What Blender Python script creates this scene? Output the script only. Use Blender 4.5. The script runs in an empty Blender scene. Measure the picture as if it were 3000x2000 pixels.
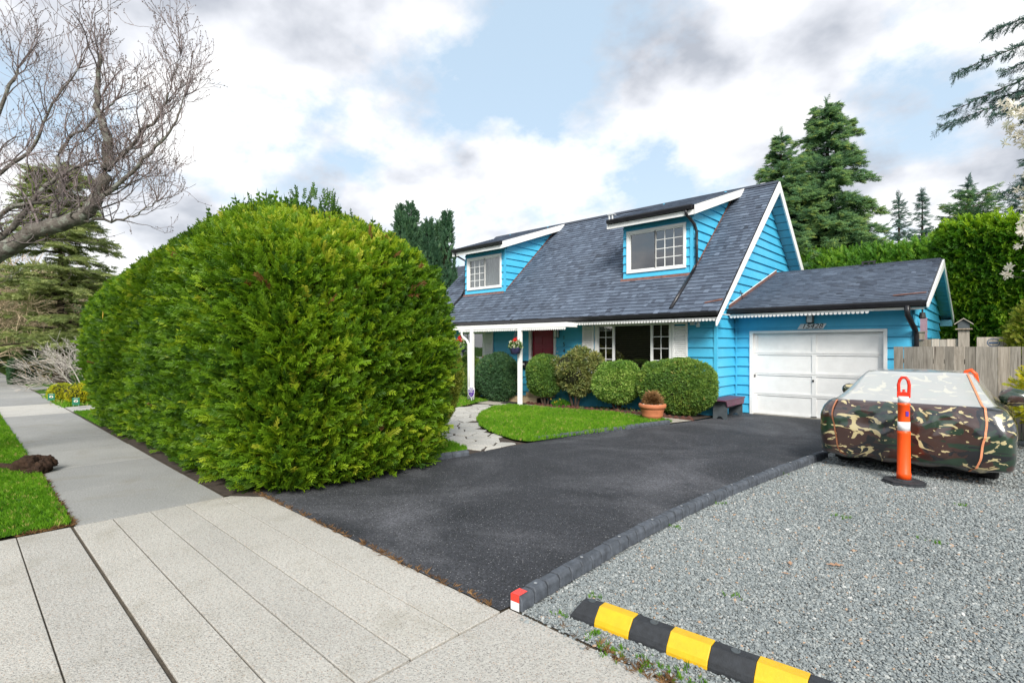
import bpy, bmesh, math, random
import numpy as np
from mathutils import Vector, Matrix, noise as mnoise

random.seed(7)
RNG = np.random.default_rng(7)
R = math.radians
SC = bpy.context.scene
COL = SC.collection

# ---------------------------------------------------------------- camera, sky, sun, exposure
cam_d = bpy.data.cameras.new("camera")
cam = bpy.data.objects.new("camera", cam_d)
COL.objects.link(cam)
cam.location = (0, 0, 1.7)
cam.rotation_euler = (R(90), 0, R(43))
cam_d.sensor_width = 36
cam_d.lens = 18.36
cam_d.shift_y = 0.004
cam_d.clip_start = 0.05
cam_d.clip_end = 900
SC.camera = cam

SUN_AZ, SUN_EL = R(134), R(37)          # azimuth clockwise from +Y
SUN_DIR = Vector((math.sin(SUN_AZ) * math.cos(SUN_EL), math.cos(SUN_AZ) * math.cos(SUN_EL), math.sin(SUN_EL)))

world = bpy.data.worlds.new("World")
SC.world = world
world.use_nodes = True
wt = world.node_tree
wt.nodes.clear()


def wn(kind, **kw):
    n = wt.nodes.new(kind)
    for k, v in kw.items():
        setattr(n, k, v)
    return n


def wmath(op, a, b=None, clamp=False):
    n = wt.nodes.new("ShaderNodeMath")
    n.operation = op
    n.use_clamp = clamp
    for i, v in enumerate((a, b)):
        if v is None:
            continue
        if isinstance(v, (int, float)):
            n.inputs[i].default_value = v
        else:
            wt.links.new(v, n.inputs[i])
    return n.outputs[0]


def wramp(fac, stops):
    n = wt.nodes.new("ShaderNodeValToRGB")
    els = n.color_ramp.elements
    while len(els) < len(stops):
        els.new(0.5)
    for e, (p, c) in zip(els, stops):
        e.position = p
        e.color = (*c, 1) if len(c) == 3 else c
    wt.links.new(fac, n.inputs[0])
    return n.outputs[0]


sky = wn("ShaderNodeTexSky", sky_type='NISHITA', sun_disc=False)
sky.sun_elevation = SUN_EL
sky.sun_rotation = SUN_AZ
sky.air_density = 1.0
sky.dust_density = 1.6
geo = wn("ShaderNodeTexCoord")
sep = wn("ShaderNodeSeparateXYZ")
wt.links.new(geo.outputs["Generated"], sep.inputs[0])
zz = wmath('MAXIMUM', sep.outputs[2], 0.0)
den = wmath('ADD', zz, 0.42)
comb = wn("ShaderNodeCombineXYZ")
wt.links.new(wmath('DIVIDE', sep.outputs[0], den), comb.inputs[0])
wt.links.new(wmath('DIVIDE', sep.outputs[1], den), comb.inputs[1])
comb.inputs[2].default_value = 3.0
n1 = wn("ShaderNodeTexNoise")
n1.inputs["Scale"].default_value = 2.3
n1.inputs["Detail"].default_value = 9
n1.inputs["Roughness"].default_value = 0.6
n1.inputs["Distortion"].default_value = 0.0
wt.links.new(comb.outputs[0], n1.inputs["Vector"])
cover = wramp(n1.outputs[0], [(0.405, (0, 0, 0)), (0.52, (1, 1, 1))])
n2 = wn("ShaderNodeTexNoise")
n2.inputs["Scale"].default_value = 2.9
n2.inputs["Detail"].default_value = 6
n2.inputs["Roughness"].default_value = 0.5
mp2 = wn("ShaderNodeMapping")
mp2.inputs["Location"].default_value = (4.3, 1.7, 2.0)
wt.links.new(comb.outputs[0], mp2.inputs[0])
wt.links.new(mp2.outputs[0], n2.inputs["Vector"])
cshade = wramp(n2.outputs[0], [(0.38, (4.0, 4.3, 4.9)), (0.48, (6.9, 7.1, 7.6)), (0.57, (9.3, 9.3, 9.3))])
# clear air: the sky texture, veiled by thin high cloud
veil = wn("ShaderNodeMix", data_type='RGBA')
veil.inputs[0].default_value = 0.62
wt.links.new(sky.outputs[0], veil.inputs[6])
veil.inputs[7].default_value = (6.2, 7.9, 9.4, 1)
mixc = wn("ShaderNodeMix", data_type='RGBA')
wt.links.new(cover, mixc.inputs[0])
wt.links.new(veil.outputs[2], mixc.inputs[6])
wt.links.new(cshade, mixc.inputs[7])
bg = wn("ShaderNodeBackground")
bg.inputs[1].default_value = 0.0525
hz = wmath('POWER', wmath('SUBTRACT', 1.0, zz), 7.0)
hmix = wn("ShaderNodeMix", data_type='RGBA')
wt.links.new(wmath('MULTIPLY', hz, 0.75), hmix.inputs[0])
wt.links.new(mixc.outputs[2], hmix.inputs[6])
hmix.inputs[7].default_value = (8.0, 8.3, 8.7, 1)
wt.links.new(hmix.outputs[2], bg.inputs[0])
wo = wn("ShaderNodeOutputWorld")
wt.links.new(bg.outputs[0], wo.inputs[0])

sun_d = bpy.data.lights.new("sun", 'SUN')
sun_d.energy = 2.15
sun_d.angle = R(24)
sun_d.color = (1.0, 0.955, 0.88)
sun = bpy.data.objects.new("sun", sun_d)
COL.objects.link(sun)
sun.rotation_euler = SUN_DIR.to_track_quat('Z', 'Y').to_euler()
sun.location = (10, -10, 30)

SC.view_settings.view_transform = 'Standard'
SC.view_settings.look = 'None'
SC.view_settings.gamma = 1
SC.view_settings.use_curve_mapping = False
SC.view_settings.exposure = 1.32
try:
    SC.cycles.max_bounces = 6
    SC.cycles.transparent_max_bounces = 8
    SC.cycles.use_adaptive_sampling = True
    SC.cycles.adaptive_threshold = 0.008
except Exception:
    pass

# ---------------------------------------------------------------- materials
MATS = {}


class NT:
    def __init__(self, name):
        self.m = bpy.data.materials.new(name)
        self.m.use_nodes = True
        self.t = self.m.node_tree
        self.t.nodes.clear()
        self.out = self.t.nodes.new("ShaderNodeOutputMaterial")
        MATS[name] = self.m

    def n(self, kind, **kw):
        x = self.t.nodes.new(kind)
        for k, v in kw.items():
            setattr(x, k, v)
        return x

    def l(self, a, b):
        self.t.links.new(a, b)

    def coords(self, scale=(1, 1, 1), kind="Object"):
        tc = self.n("ShaderNodeTexCoord")
        mp = self.n("ShaderNodeMapping")
        mp.inputs["Scale"].default_value = scale
        self.l(tc.outputs[kind], mp.inputs[0])
        return mp.outputs[0]

    def world_pos(self, scale=(1, 1, 1)):
        g = self.n("ShaderNodeNewGeometry")
        mp = self.n("ShaderNodeMapping")
        mp.inputs["Scale"].default_value = scale
        self.l(g.outputs["Position"], mp.inputs[0])
        return mp.outputs[0]

    def noise(self, vec, scale, detail=4, rough=0.55, dist=0.0):
        x = self.n("ShaderNodeTexNoise")
        x.inputs["Scale"].default_value = scale
        x.inputs["Detail"].default_value = detail
        x.inputs["Roughness"].default_value = rough
        x.inputs["Distortion"].default_value = dist
        self.l(vec, x.inputs["Vector"])
        return x.outputs[0]

    def voro(self, vec, scale, feature='F1', out=0, rnd=1.0):
        x = self.n("ShaderNodeTexVoronoi", feature=feature)
        x.inputs["Scale"].default_value = scale
        x.inputs["Randomness"].default_value = rnd
        self.l(vec, x.inputs["Vector"])
        return x.outputs[out]

    def ramp(self, fac, stops, interp='LINEAR'):
        x = self.n("ShaderNodeValToRGB")
        x.color_ramp.interpolation = interp
        els = x.color_ramp.elements
        while len(els) < len(stops):
            els.new(0.5)
        for e, (p, c) in zip(els, stops):
            e.position = p
            e.color = (*c, 1)
        self.l(fac, x.inputs[0])
        return x.outputs[0]

    def mix(self, fac, a, b, mode='MIX'):
        x = self.n("ShaderNodeMix", data_type='RGBA', blend_type=mode)
        for i, v in ((0, fac), (6, a), (7, b)):
            if isinstance(v, (int, float)):
                x.inputs[i].default_value = v
            elif isinstance(v, tuple):
                x.inputs[i].default_value = (*v, 1)
            else:
                self.l(v, x.inputs[i])
        return x.outputs[2]

    def math(self, op, a, b=0.0):
        x = self.n("ShaderNodeMath", operation=op)
        for i, v in enumerate((a, b)):
            if isinstance(v, (int, float)):
                x.inputs[i].default_value = v
            else:
                self.l(v, x.inputs[i])
        return x.outputs[0]

    def bump(self, h, strength=0.4, dist=0.01):
        x = self.n("ShaderNodeBump")
        x.inputs["Strength"].default_value = strength
        x.inputs["Distance"].default_value = dist
        self.l(h, x.inputs["Height"])
        return x.outputs[0]

    def bsdf(self, col, rough=0.6, normal=None, metal=0.0, spec=0.5, coat=0.0, ior=1.5):
        b = self.n("ShaderNodeBsdfPrincipled")
        if isinstance(col, tuple):
            b.inputs["Base Color"].default_value = (*col, 1)
        else:
            self.l(col, b.inputs["Base Color"])
        if isinstance(rough, (int, float)):
            b.inputs["Roughness"].default_value = rough
        else:
            self.l(rough, b.inputs["Roughness"])
        b.inputs["Metallic"].default_value = metal
        b.inputs["Specular IOR Level"].default_value = spec
        b.inputs["IOR"].default_value = ior
        b.inputs["Coat Weight"].default_value = coat
        if normal is not None:
            self.l(normal, b.inputs["Normal"])
        return b.outputs[0]

    def done(self, sh):
        self.l(sh, self.out.inputs[0])
        return self.m


def plain(name, c, rough=0.5, var=0.12, scale=6.0, bump=0.15, bscale=40.0, metal=0.0, spec=0.5, coat=0.0, dirt=0.0):
    """paint, plastic or metal: colour with slight unevenness, fine relief and a little grime"""
    t = NT(name)
    v = t.world_pos()
    nz = t.noise(v, scale, 4)
    lo = tuple(max(0, x * (1 - var)) for x in c)
    hi = tuple(min(1, x * (1 + var)) for x in c)
    col = t.ramp(nz, [(0.3, lo), (0.7, hi)])
    if dirt > 0:
        d = t.noise(v, 2.3, 6, 0.7)
        dm = t.ramp(d, [(0.45, (0, 0, 0)), (0.75, (1, 1, 1))])
        col = t.mix(t.math('MULTIPLY', dm, dirt), col, (0.16, 0.14, 0.11))
    nb = t.bump(t.noise(v, bscale, 3), bump, 0.004)
    rr = t.math('ADD', t.math('MULTIPLY', nz, 0.2), rough - 0.1)
    return t.done(t.bsdf(col, rr, nb, metal, spec, coat))


def foliage(name, stops, trans=0.3, rough=0.5, attr='tint', spec=0.35):
    """leaf material: the tint of each sprig picks the colour; light passes through"""
    t = NT(name)
    a = t.n("ShaderNodeAttribute", attribute_type='INSTANCER', attribute_name=attr)
    col = t.ramp(a.outputs["Fac"], stops)
    b = t.bsdf(col, rough, None, 0, spec)
    tr = t.n("ShaderNodeBsdfTranslucent")
    t.l(t.mix(1.0, col, (1.0, 1.0, 0.55), 'MULTIPLY'), tr.inputs[0])
    mx = t.n("ShaderNodeMixShader")
    mx.inputs[0].default_value = trans
    t.l(b, mx.inputs[1])
    t.l(tr.outputs[0], mx.inputs[2])
    return t.done(mx.outputs[0])


plain('white_paint', (0.84, 0.84, 0.83), 0.45, 0.05, 4, 0.1, dirt=0.10)
plain('vinyl_white', (0.78, 0.79, 0.78), 0.35, 0.04, 4, 0.05)
plain('dark_gutter', (0.018, 0.018, 0.022), 0.35, 0.2)
plain('dark_metal', (0.03, 0.03, 0.033), 0.4, 0.2)
plain('door_red', (0.26, 0.010, 0.032), 0.35, 0.1)
plain('bench_paint', (0.11, 0.035, 0.07), 0.5, 0.2, dirt=0.15)
plain('bench_grey', (0.06, 0.075, 0.085), 0.7, 0.25, dirt=0.2)
plain('terracotta', (0.50, 0.17, 0.075), 0.7, 0.14, 8, 0.25, dirt=0.12)
plain('purple_pot', (0.055, 0.05, 0.15), 0.45)
plain('rubber', (0.022, 0.025, 0.030), 0.8, 0.35, 25, 0.5, 120)
plain('rubber_edge', (0.064, 0.074, 0.090), 0.75, 0.4, 14, 0.7, 60)
plain('yellow_paint', (0.66, 0.40, 0.008), 0.5, 0.08, 20, 0.3, 90, dirt=0.10)
plain('orange_plastic', (0.86, 0.085, 0.006), 0.4, 0.06, 6, 0.1)
plain('red_plastic', (0.78, 0.035, 0.012), 0.35, 0.06)
plain('reflective_white', (0.80, 0.80, 0.80), 0.3, 0.06, 30, 0.1)
plain('reflective_red', (0.85, 0.05, 0.03), 0.3, 0.06)
plain('tile_tan', (0.46, 0.36, 0.22), 0.5, 0.15, 8)
plain('mat_black', (0.015, 0.015, 0.016), 0.95)
plain('soil', (0.045, 0.032, 0.024), 0.95, 0.4, 12, 0.9, 30)
plain('mulch', (0.05, 0.033, 0.024), 0.95, 0.5, 30, 1.0, 50)
plain('pebble_white', (0.7, 0.66, 0.58), 0.7, 0.2, 40)
plain('brick_red', (0.085, 0.030, 0.021), 0.85, 0.35, 14, 0.6, 50)
plain('stud', (0.6, 0.6, 0.6), 0.3, 0.05, metal=0.8)
plain('tyre', (0.010, 0.010, 0.011), 0.9)
plain('dark_room', (0.03, 0.03, 0.032), 0.95)
plain('curtain', (0.62, 0.63, 0.60), 0.9, 0.06, 3)
plain('blind', (0.20, 0.175, 0.11), 0.7, 0.15, 3)
plain('purple_sign', (0.10, 0.03, 0.32), 0.4, 0.05)
plain('green_sign', (0.004, 0.13, 0.07), 0.45, 0.05)
plain('sign_ink', (0.012, 0.012, 0.014), 0.5)
plain('flashing', (0.16, 0.075, 0.06), 0.7, 0.4, 12, 0.4)
plain('blue_tarp', (0.05, 0.11, 0.22), 0.6)
plain('mauve_board', (0.32, 0.19, 0.22), 0.7)
plain('soffit_blue', (0.16, 0.40, 0.50), 0.6, 0.06)
plain('orange_strap', (0.62, 0.24, 0.12), 0.55, 0.25, 60)
plain('plastic_dark', (0.03, 0.032, 0.035), 0.5)
plain('camera_white', (0.72, 0.73, 0.73), 0.35)
plain('dry_leaf', (0.38, 0.22, 0.13), 0.8, 0.25, 30)
plain('fence_post_light', (0.50, 0.47, 0.43), 0.8, 0.2, 10, 0.4)


def m_siding():
    t = NT('siding_blue')
    v = t.world_pos()
    a = t.noise(v, 1.3, 5, 0.6)
    col = t.ramp(a, [(0.3, (0.050, 0.415, 0.660)), (0.7, (0.082, 0.495, 0.750))])
    st = t.noise(t.world_pos((9, 9, 0.9)), 2.0, 5, 0.65)
    col = t.mix(t.math('MULTIPLY', t.ramp(st, [(0.55, (0, 0, 0)), (0.8, (1, 1, 1))]), 0.25), col, (0.10, 0.30, 0.37))
    nb = t.bump(t.noise(t.world_pos((2, 2, 30)), 6, 4), 0.12, 0.004)
    t.done(t.bsdf(col, 0.48, nb))


m_siding()


def m_shingle():
    t = NT('shingle')
    a = t.n("ShaderNodeAttribute", attribute_name='tint')
    col = t.ramp(a.outputs["Fac"], [(0.0, (0.026, 0.034, 0.052)), (0.35, (0.052, 0.068, 0.101)), (0.7, (0.080, 0.105, 0.150)), (1.0, (0.118, 0.150, 0.208))])
    v = t.world_pos()
    g = t.noise(v, 130, 2, 0.7)
    col = t.mix(t.ramp(g, [(0.35, (0.0, 0.0, 0.0)), (0.75, (1, 1, 1))]), col, t.mix(1.0, col, (1.75, 1.7, 1.6), 'MULTIPLY'))
    d = t.noise(v, 0.9, 5, 0.6)
    col = t.mix(t.math('MULTIPLY', t.ramp(d, [(0.5, (0, 0, 0)), (0.72, (1, 1, 1))]), 0.12), col, (0.095, 0.098, 0.098))
    nb = t.bump(g, 0.5, 0.004)
    t.done(t.bsdf(col, 0.72, nb, 0, 0.5))


m_shingle()


def m_asphalt():
    t = NT('asphalt')
    v = t.world_pos()
    big = t.noise(v, 0.55, 5, 0.62, 0.6)
    base = t.ramp(big, [(0.34, (0.009, 0.010, 0.012)), (0.48, (0.017, 0.018, 0.021)), (0.60, (0.033, 0.034, 0.038)), (0.74, (0.052, 0.053, 0.059))])
    f = t.noise(v, 62, 4, 0.8)
    base = t.mix(t.ramp(f, [(0.42, (0, 0, 0)), (0.58, (1, 1, 1))]), base, t.mix(1.0, base, (2.9, 2.9, 2.95), 'MULTIPLY'))
    wet = t.ramp(t.voro(v, 48), [(0.16, (1, 1, 1)), (0.27, (0, 0, 0))])
    pick = t.ramp(t.noise(v, 30, 2, 0.8), [(0.50, (0, 0, 0)), (0.6, (1, 1, 1))])
    base = t.mix(t.math('MULTIPLY', wet, pick), base, (0.30, 0.30, 0.31))
    h = t.math('ADD', f, t.math('MULTIPLY', t.voro(v, 110), 0.8))
    spots = t.ramp(t.noise(v, 2.6, 5, 0.65, 0.8), [(0.62, (0, 0, 0)), (0.70, (1, 1, 1))])
    base = t.mix(t.math('MULTIPLY', spots, 0.45), base, (0.012, 0.012, 0.014))
    nb = t.bump(h, 0.8, 0.006)
    t.done(t.bsdf(base, 0.78, nb, 0, 0.4))


m_asphalt()


def m_concrete(name, c1, c2, aggregate=True, stain=(0.20, 0.18, 0.13)):
    t = NT(name)
    v = t.world_pos()
    big = t.noise(v, 0.8, 6, 0.65)
    col = t.ramp(big, [(0.32, c1), (0.68, c2)])
    fine = t.noise(v, 60, 4, 0.7)
    col = t.mix(0.45, col, t.ramp(fine, [(0.35, tuple(x * .6 for x in c1)), (0.65, tuple(min(1, x * 1.25) for x in c2))]))
    h = fine
    if aggregate:
        vo = t.voro(v, 120, out=0)
        vc = t.voro(v, 120, out=1)
        sepc = t.n("ShaderNodeSeparateColor")
        t.l(vc, sepc.inputs[0])
        dark = t.math('MULTIPLY', t.ramp(sepc.outputs[0], [(0.70, (0, 0, 0)), (0.76, (1, 1, 1))]), t.ramp(vo, [(0.35, (1, 1, 1)), (0.55, (0, 0, 0))]))
        col = t.mix(t.math('MULTIPLY', dark, 0.8), col, (0.15, 0.145, 0.14))
        warm = t.math('MULTIPLY', t.ramp(sepc.outputs[1], [(0.86, (0, 0, 0)), (0.9, (1, 1, 1))]), t.ramp(vo, [(0.4, (1, 1, 1)), (0.6, (0, 0, 0))]))
        col = t.mix(t.math('MULTIPLY', warm, 0.5), col, (0.42, 0.30, 0.22))
        h = t.math('SUBTRACT', t.math('MULTIPLY', fine, 0.5), vo)
    else:
        sp = t.ramp(t.noise(v, 140, 2, 0.6), [(0.6, (0, 0, 0)), (0.7, (1, 1, 1))])
        col = t.mix(t.math('MULTIPLY', sp, 0.3), col, (0.12, 0.12, 0.12))
    oi = t.n("ShaderNodeObjectInfo")
    col = t.mix(1.0, col, t.ramp(oi.outputs["Random"], [(0.0, (0.90, 0.90, 0.90)), (1.0, (1.06, 1.05, 1.03))]), 'MULTIPLY')
    sm = t.ramp(t.noise(v, 1.7, 5, 0.7, 0.5), [(0.52, (0, 0, 0)), (0.74, (1, 1, 1))])
    col = t.mix(t.math('MULTIPLY', sm, 0.38), col, stain)
    sm2 = t.ramp(t.noise(v, 5.5, 6, 0.75, 1.0), [(0.60, (0, 0, 0)), (0.70, (1, 1, 1))])
    col = t.mix(t.math('MULTIPLY', sm2, 0.24), col, (0.10, 0.095, 0.085))
    nb = t.bump(h, 0.45, 0.006)
    t.done(t.bsdf(col, 0.85, nb, 0, 0.3))


m_concrete('aggregate', (0.36, 0.350, 0.322), (0.475, 0.463, 0.43))
m_concrete('sidewalk_grey', (0.245, 0.25, 0.245), (0.335, 0.335, 0.325), False)
m_concrete('driveway_pale', (0.38, 0.37, 0.345), (0.48, 0.47, 0.44), False)
m_concrete('flagstone', (0.36, 0.355, 0.33), (0.52, 0.51, 0.48), False, (0.25, 0.24, 0.2))
m_concrete('walk', (0.33, 0.31, 0.27), (0.42, 0.40, 0.35), True)
m_concrete('joint_dirt', (0.055, 0.045, 0.035), (0.09, 0.075, 0.055), False)


def m_gravel(name):
    t = NT(name)
    a = t.n("ShaderNodeAttribute", attribute_type='INSTANCER', attribute_name='tint')
    col = t.ramp(a.outputs["Fac"], [(0.0, (0.13, 0.15, 0.155)), (0.3, (0.19, 0.215, 0.222)), (0.6, (0.265, 0.288, 0.285)), (0.85, (0.37, 0.385, 0.375)), (0.95, (0.56, 0.55, 0.53)), (1.0, (0.38, 0.27, 0.19))])
    nz = t.noise(t.coords((1, 1, 1)), 3.0, 3)
    col = t.mix(nz, t.mix(1.0, col, (0.8, 0.8, 0.8), 'MULTIPLY'), t.mix(1.0, col, (1.2, 1.2, 1.2), 'MULTIPLY'))
    t.done(t.bsdf(col, 0.8, None, 0, 0.3))


m_gravel('gravel_stone')


def m_gravel_bed():
    t = NT('gravel_bed')
    v = t.world_pos()
    vc = t.voro(v, 55, out=1)
    s = t.n("ShaderNodeSeparateColor")
    t.l(vc, s.inputs[0])
    col = t.ramp(s.outputs[0], [(0.0, (0.075, 0.085, 0.09)), (0.4, (0.17, 0.19, 0.19)), (0.8, (0.32, 0.335, 0.33)), (1.0, (0.48, 0.48, 0.46))])
    d = t.voro(v, 55)
    col = t.mix(t.ramp(t.noise(v, 0.9, 4), [(0.5, (0, 0, 0)), (0.75, (1, 1, 1))]), col, t.mix(1.0, col, (0.72, 0.68, 0.62), 'MULTIPLY'))
    nb = t.bump(t.math('MULTIPLY', d, -1.0), 1.0, 0.02)
    t.done(t.bsdf(col, 0.85, nb, 0, 0.3))


m_gravel_bed()


def m_turf():
    t = NT('turf')
    v = t.world_pos()
    a = t.noise(v, 1.6, 6, 0.7)
    b = t.noise(v, 45, 4, 0.75)
    col = t.ramp(a, [(0.3, (0.040, 0.115, 0.010)), (0.6, (0.080, 0.195, 0.015)), (0.8, (0.16, 0.26, 0.03))])
    col = t.mix(t.ramp(b, [(0.3, (0, 0, 0)), (0.7, (1, 1, 1))]), t.mix(1.0, col, (0.45, 0.5, 0.45), 'MULTIPLY'), col)
    nb = t.bump(b, 1.0, 0.03)
    t.done(t.bsdf(col, 0.9, nb, 0, 0.2))


m_turf()


def m_wood(name, c1, c2, knots=True):
    t = NT(name)
    oi = t.n("ShaderNodeObjectInfo")
    tc = t.n("ShaderNodeTexCoord")
    mp = t.n("ShaderNodeMapping")
    mp.inputs["Scale"].default_value = (14, 14, 1.0)
    t.l(tc.outputs["Object"], mp.inputs[0])
    add = t.n("ShaderNodeVectorMath", operation='ADD')
    sc = t.n("ShaderNodeVectorMath", operation='SCALE')
    sc.inputs[0].default_value = (37, 11, 53)
    t.l(oi.outputs["Random"], sc.inputs["Scale"])
    t.l(mp.outputs[0], add.inputs[0])
    t.l(sc.outputs[0], add.inputs[1])
    g = t.noise(add.outputs[0], 1.6, 6, 0.65, 1.2)
    col = t.ramp(g, [(0.25, tuple(x * .55 for x in c1)), (0.45, c1), (0.7, c2)])
    br = t.ramp(oi.outputs["Random"], [(0, (0.75, 0.74, 0.72)), (0.5, (1, 1, 1)), (1, (1.2, 1.15, 1.1))])
    col = t.mix(1.0, col, br, 'MULTIPLY')
    kn = t.voro(add.outputs[0], 0.55)
    col = t.mix(t.math('MULTIPLY', t.ramp(kn, [(0.03, (1, 1, 1)), (0.14, (0, 0, 0))]), 0.75), col, (0.05, 0.035, 0.025))
    nb = t.bump(g, 0.35, 0.006)
    t.done(t.bsdf(col, 0.8, nb, 0, 0.3))


m_wood('fence_wood', (0.235, 0.215, 0.185), (0.37, 0.345, 0.305))
m_wood('old_wood', (0.24, 0.20, 0.155), (0.38, 0.33, 0.265))
m_wood('pale_wood', (0.42, 0.38, 0.33), (0.58, 0.53, 0.46))


def m_bark(name, c1, c2, lichen=0.0):
    t = NT(name)
    v = t.world_pos()
    a = t.noise(t.world_pos((3, 3, 3)), 4, 6, 0.7)
    col = t.ramp(a, [(0.3, c1), (0.7, c2)])
    if lichen:
        m = t.ramp(t.noise(v, 9, 4, 0.6), [(0.52, (0, 0, 0)), (0.62, (1, 1, 1))])
        col = t.mix(t.math('MULTIPLY', m, lichen), col, (0.30, 0.33, 0.28))
    nb = t.bump(t.noise(v, 26, 5, 0.7), 0.8, 0.02)
    t.done(t.bsdf(col, 0.9, nb, 0, 0.2))


m_bark('cherry_bark', (0.075, 0.065, 0.056), (0.20, 0.18, 0.16), 0.65)
m_bark('twig_bark', (0.14, 0.112, 0.112), (0.32, 0.265, 0.265))
m_bark('dark_bark', (0.030, 0.022, 0.018), (0.075, 0.055, 0.042))
m_bark('root_bark', (0.012, 0.007, 0.005), (0.060, 0.034, 0.021))
m_bark('pale_twig', (0.36, 0.32, 0.28), (0.58, 0.54, 0.50))
m_bark('tan_twig', (0.30, 0.23, 0.15), (0.52, 0.42, 0.28))
m_bark('core_brown', (0.012, 0.014, 0.007), (0.030, 0.034, 0.014))

foliage('thuja', [(0.0, (0.030, 0.085, 0.008)), (0.25, (0.080, 0.185, 0.010)), (0.55, (0.180, 0.325, 0.014)), (0.80, (0.340, 0.460, 0.022)), (0.97, (0.510, 0.530, 0.055)), (1.0, (0.26, 0.13, 0.05))], 0.45)
foliage('leyland', [(0.0, (0.030, 0.105, 0.012)), (0.45, (0.095, 0.260, 0.018)), (1.0, (0.400, 0.580, 0.030))], 0.4)
foliage('laurel', [(0.0, (0.047, 0.140, 0.023)), (0.5, (0.109, 0.281, 0.031)), (1.0, (0.296, 0.499, 0.047))], 0.35)
foliage('yew', [(0.0, (0.056, 0.129, 0.036)), (0.5, (0.136, 0.261, 0.049)), (0.85, (0.290, 0.398, 0.068)), (1.0, (0.398, 0.367, 0.107))], 0.28)
foliage('darkyew', [(0.0, (0.038, 0.093, 0.043)), (0.6, (0.081, 0.177, 0.077)), (0.93, (0.148, 0.256, 0.081)), (1.0, (0.270, 0.095, 0.069))], 0.28)
foliage('box', [(0.0, (0.061, 0.149, 0.027)), (0.5, (0.175, 0.333, 0.053)), (1.0, (0.525, 0.665, 0.175))], 0.3)
foliage('scrub', [(0.0, (0.081, 0.126, 0.050)), (0.5, (0.196, 0.230, 0.065)), (0.85, (0.367, 0.344, 0.115)), (1.0, (0.367, 0.436, 0.436))], 0.25)
foliage('golden', [(0.0, (0.165, 0.234, 0.016)), (0.5, (0.468, 0.495, 0.021)), (1.0, (0.825, 0.715, 0.027))], 0.35)
foliage('goldtip', [(0.0, (0.075, 0.138, 0.015)), (0.5, (0.225, 0.288, 0.025)), (1.0, (0.450, 0.450, 0.088))], 0.35)
foliage('spruce', [(0.0, (0.034, 0.093, 0.053)), (0.5, (0.103, 0.230, 0.105)), (0.85, (0.221, 0.366, 0.117)), (1.0, (0.382, 0.469, 0.117))], 0.28)
foliage('bluespruce', [(0.0, (0.027, 0.065, 0.065)), (0.5, (0.078, 0.161, 0.142)), (1.0, (0.184, 0.286, 0.219))], 0.28)
foliage('cedar', [(0.0, (0.090, 0.125, 0.045)), (0.5, (0.250, 0.310, 0.110)), (1.0, (0.460, 0.500, 0.210))], 0.45)
foliage('cypress', [(0.0, (0.025, 0.068, 0.039)), (0.5, (0.064, 0.149, 0.073)), (0.9, (0.139, 0.255, 0.106)), (1.0, (0.149, 0.116, 0.054))], 0.28)
foliage('grass', [(0.0, (0.063, 0.184, 0.011)), (0.5, (0.144, 0.345, 0.016)), (0.85, (0.253, 0.460, 0.029)), (1.0, (0.483, 0.460, 0.149))], 0.4)
foliage('flower_leaf', [(0.0, (0.030, 0.100, 0.012)), (0.55, (0.120, 0.260, 0.030)), (0.6, (0.700, 0.700, 0.520)), (1.0, (0.800, 0.800, 0.660))], 0.3)
foliage('magnolia_petal', [(0.0, (0.660, 0.600, 0.540)), (1.0, (0.840, 0.820, 0.780))], 0.3)
foliage('dry_stem', [(0.0, (0.100, 0.050, 0.022)), (1.0, (0.420, 0.250, 0.110))], 0.15)
foliage('red_petal', [(0.0, (0.620, 0.012, 0.010)), (1.0, (0.800, 0.030, 0.020))], 0.2)
foliage('far_leaf', [(0.0, (0.051, 0.093, 0.034)), (1.0, (0.170, 0.238, 0.076))], 0.2)


def m_glass():
    t = NT('glass')
    tr = t.n("ShaderNodeBsdfTransparent")
    tr.inputs[0].default_value = (0.80, 0.83, 0.82, 1)
    gl = t.n("ShaderNodeBsdfGlossy")
    gl.inputs["Roughness"].default_value = 0.015
    gl.inputs[0].default_value = (1, 1, 1, 1)
    fr = t.n("ShaderNodeFresnel")
    fr.inputs[0].default_value = 1.55
    nb = t.bump(t.noise(t.world_pos(), 1.6, 2), 0.02, 0.03)
    t.l(nb, gl.inputs["Normal"])
    f2 = t.math('MINIMUM', t.math('ADD', t.math('MULTIPLY', fr.outputs[0], 2.6), 0.06), 0.9)
    mx = t.n("ShaderNodeMixShader")
    t.l(f2, mx.inputs[0])
    t.l(tr.outputs[0], mx.inputs[1])
    t.l(gl.outputs[0], mx.inputs[2])
    t.done(mx.outputs[0])


m_glass()


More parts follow.
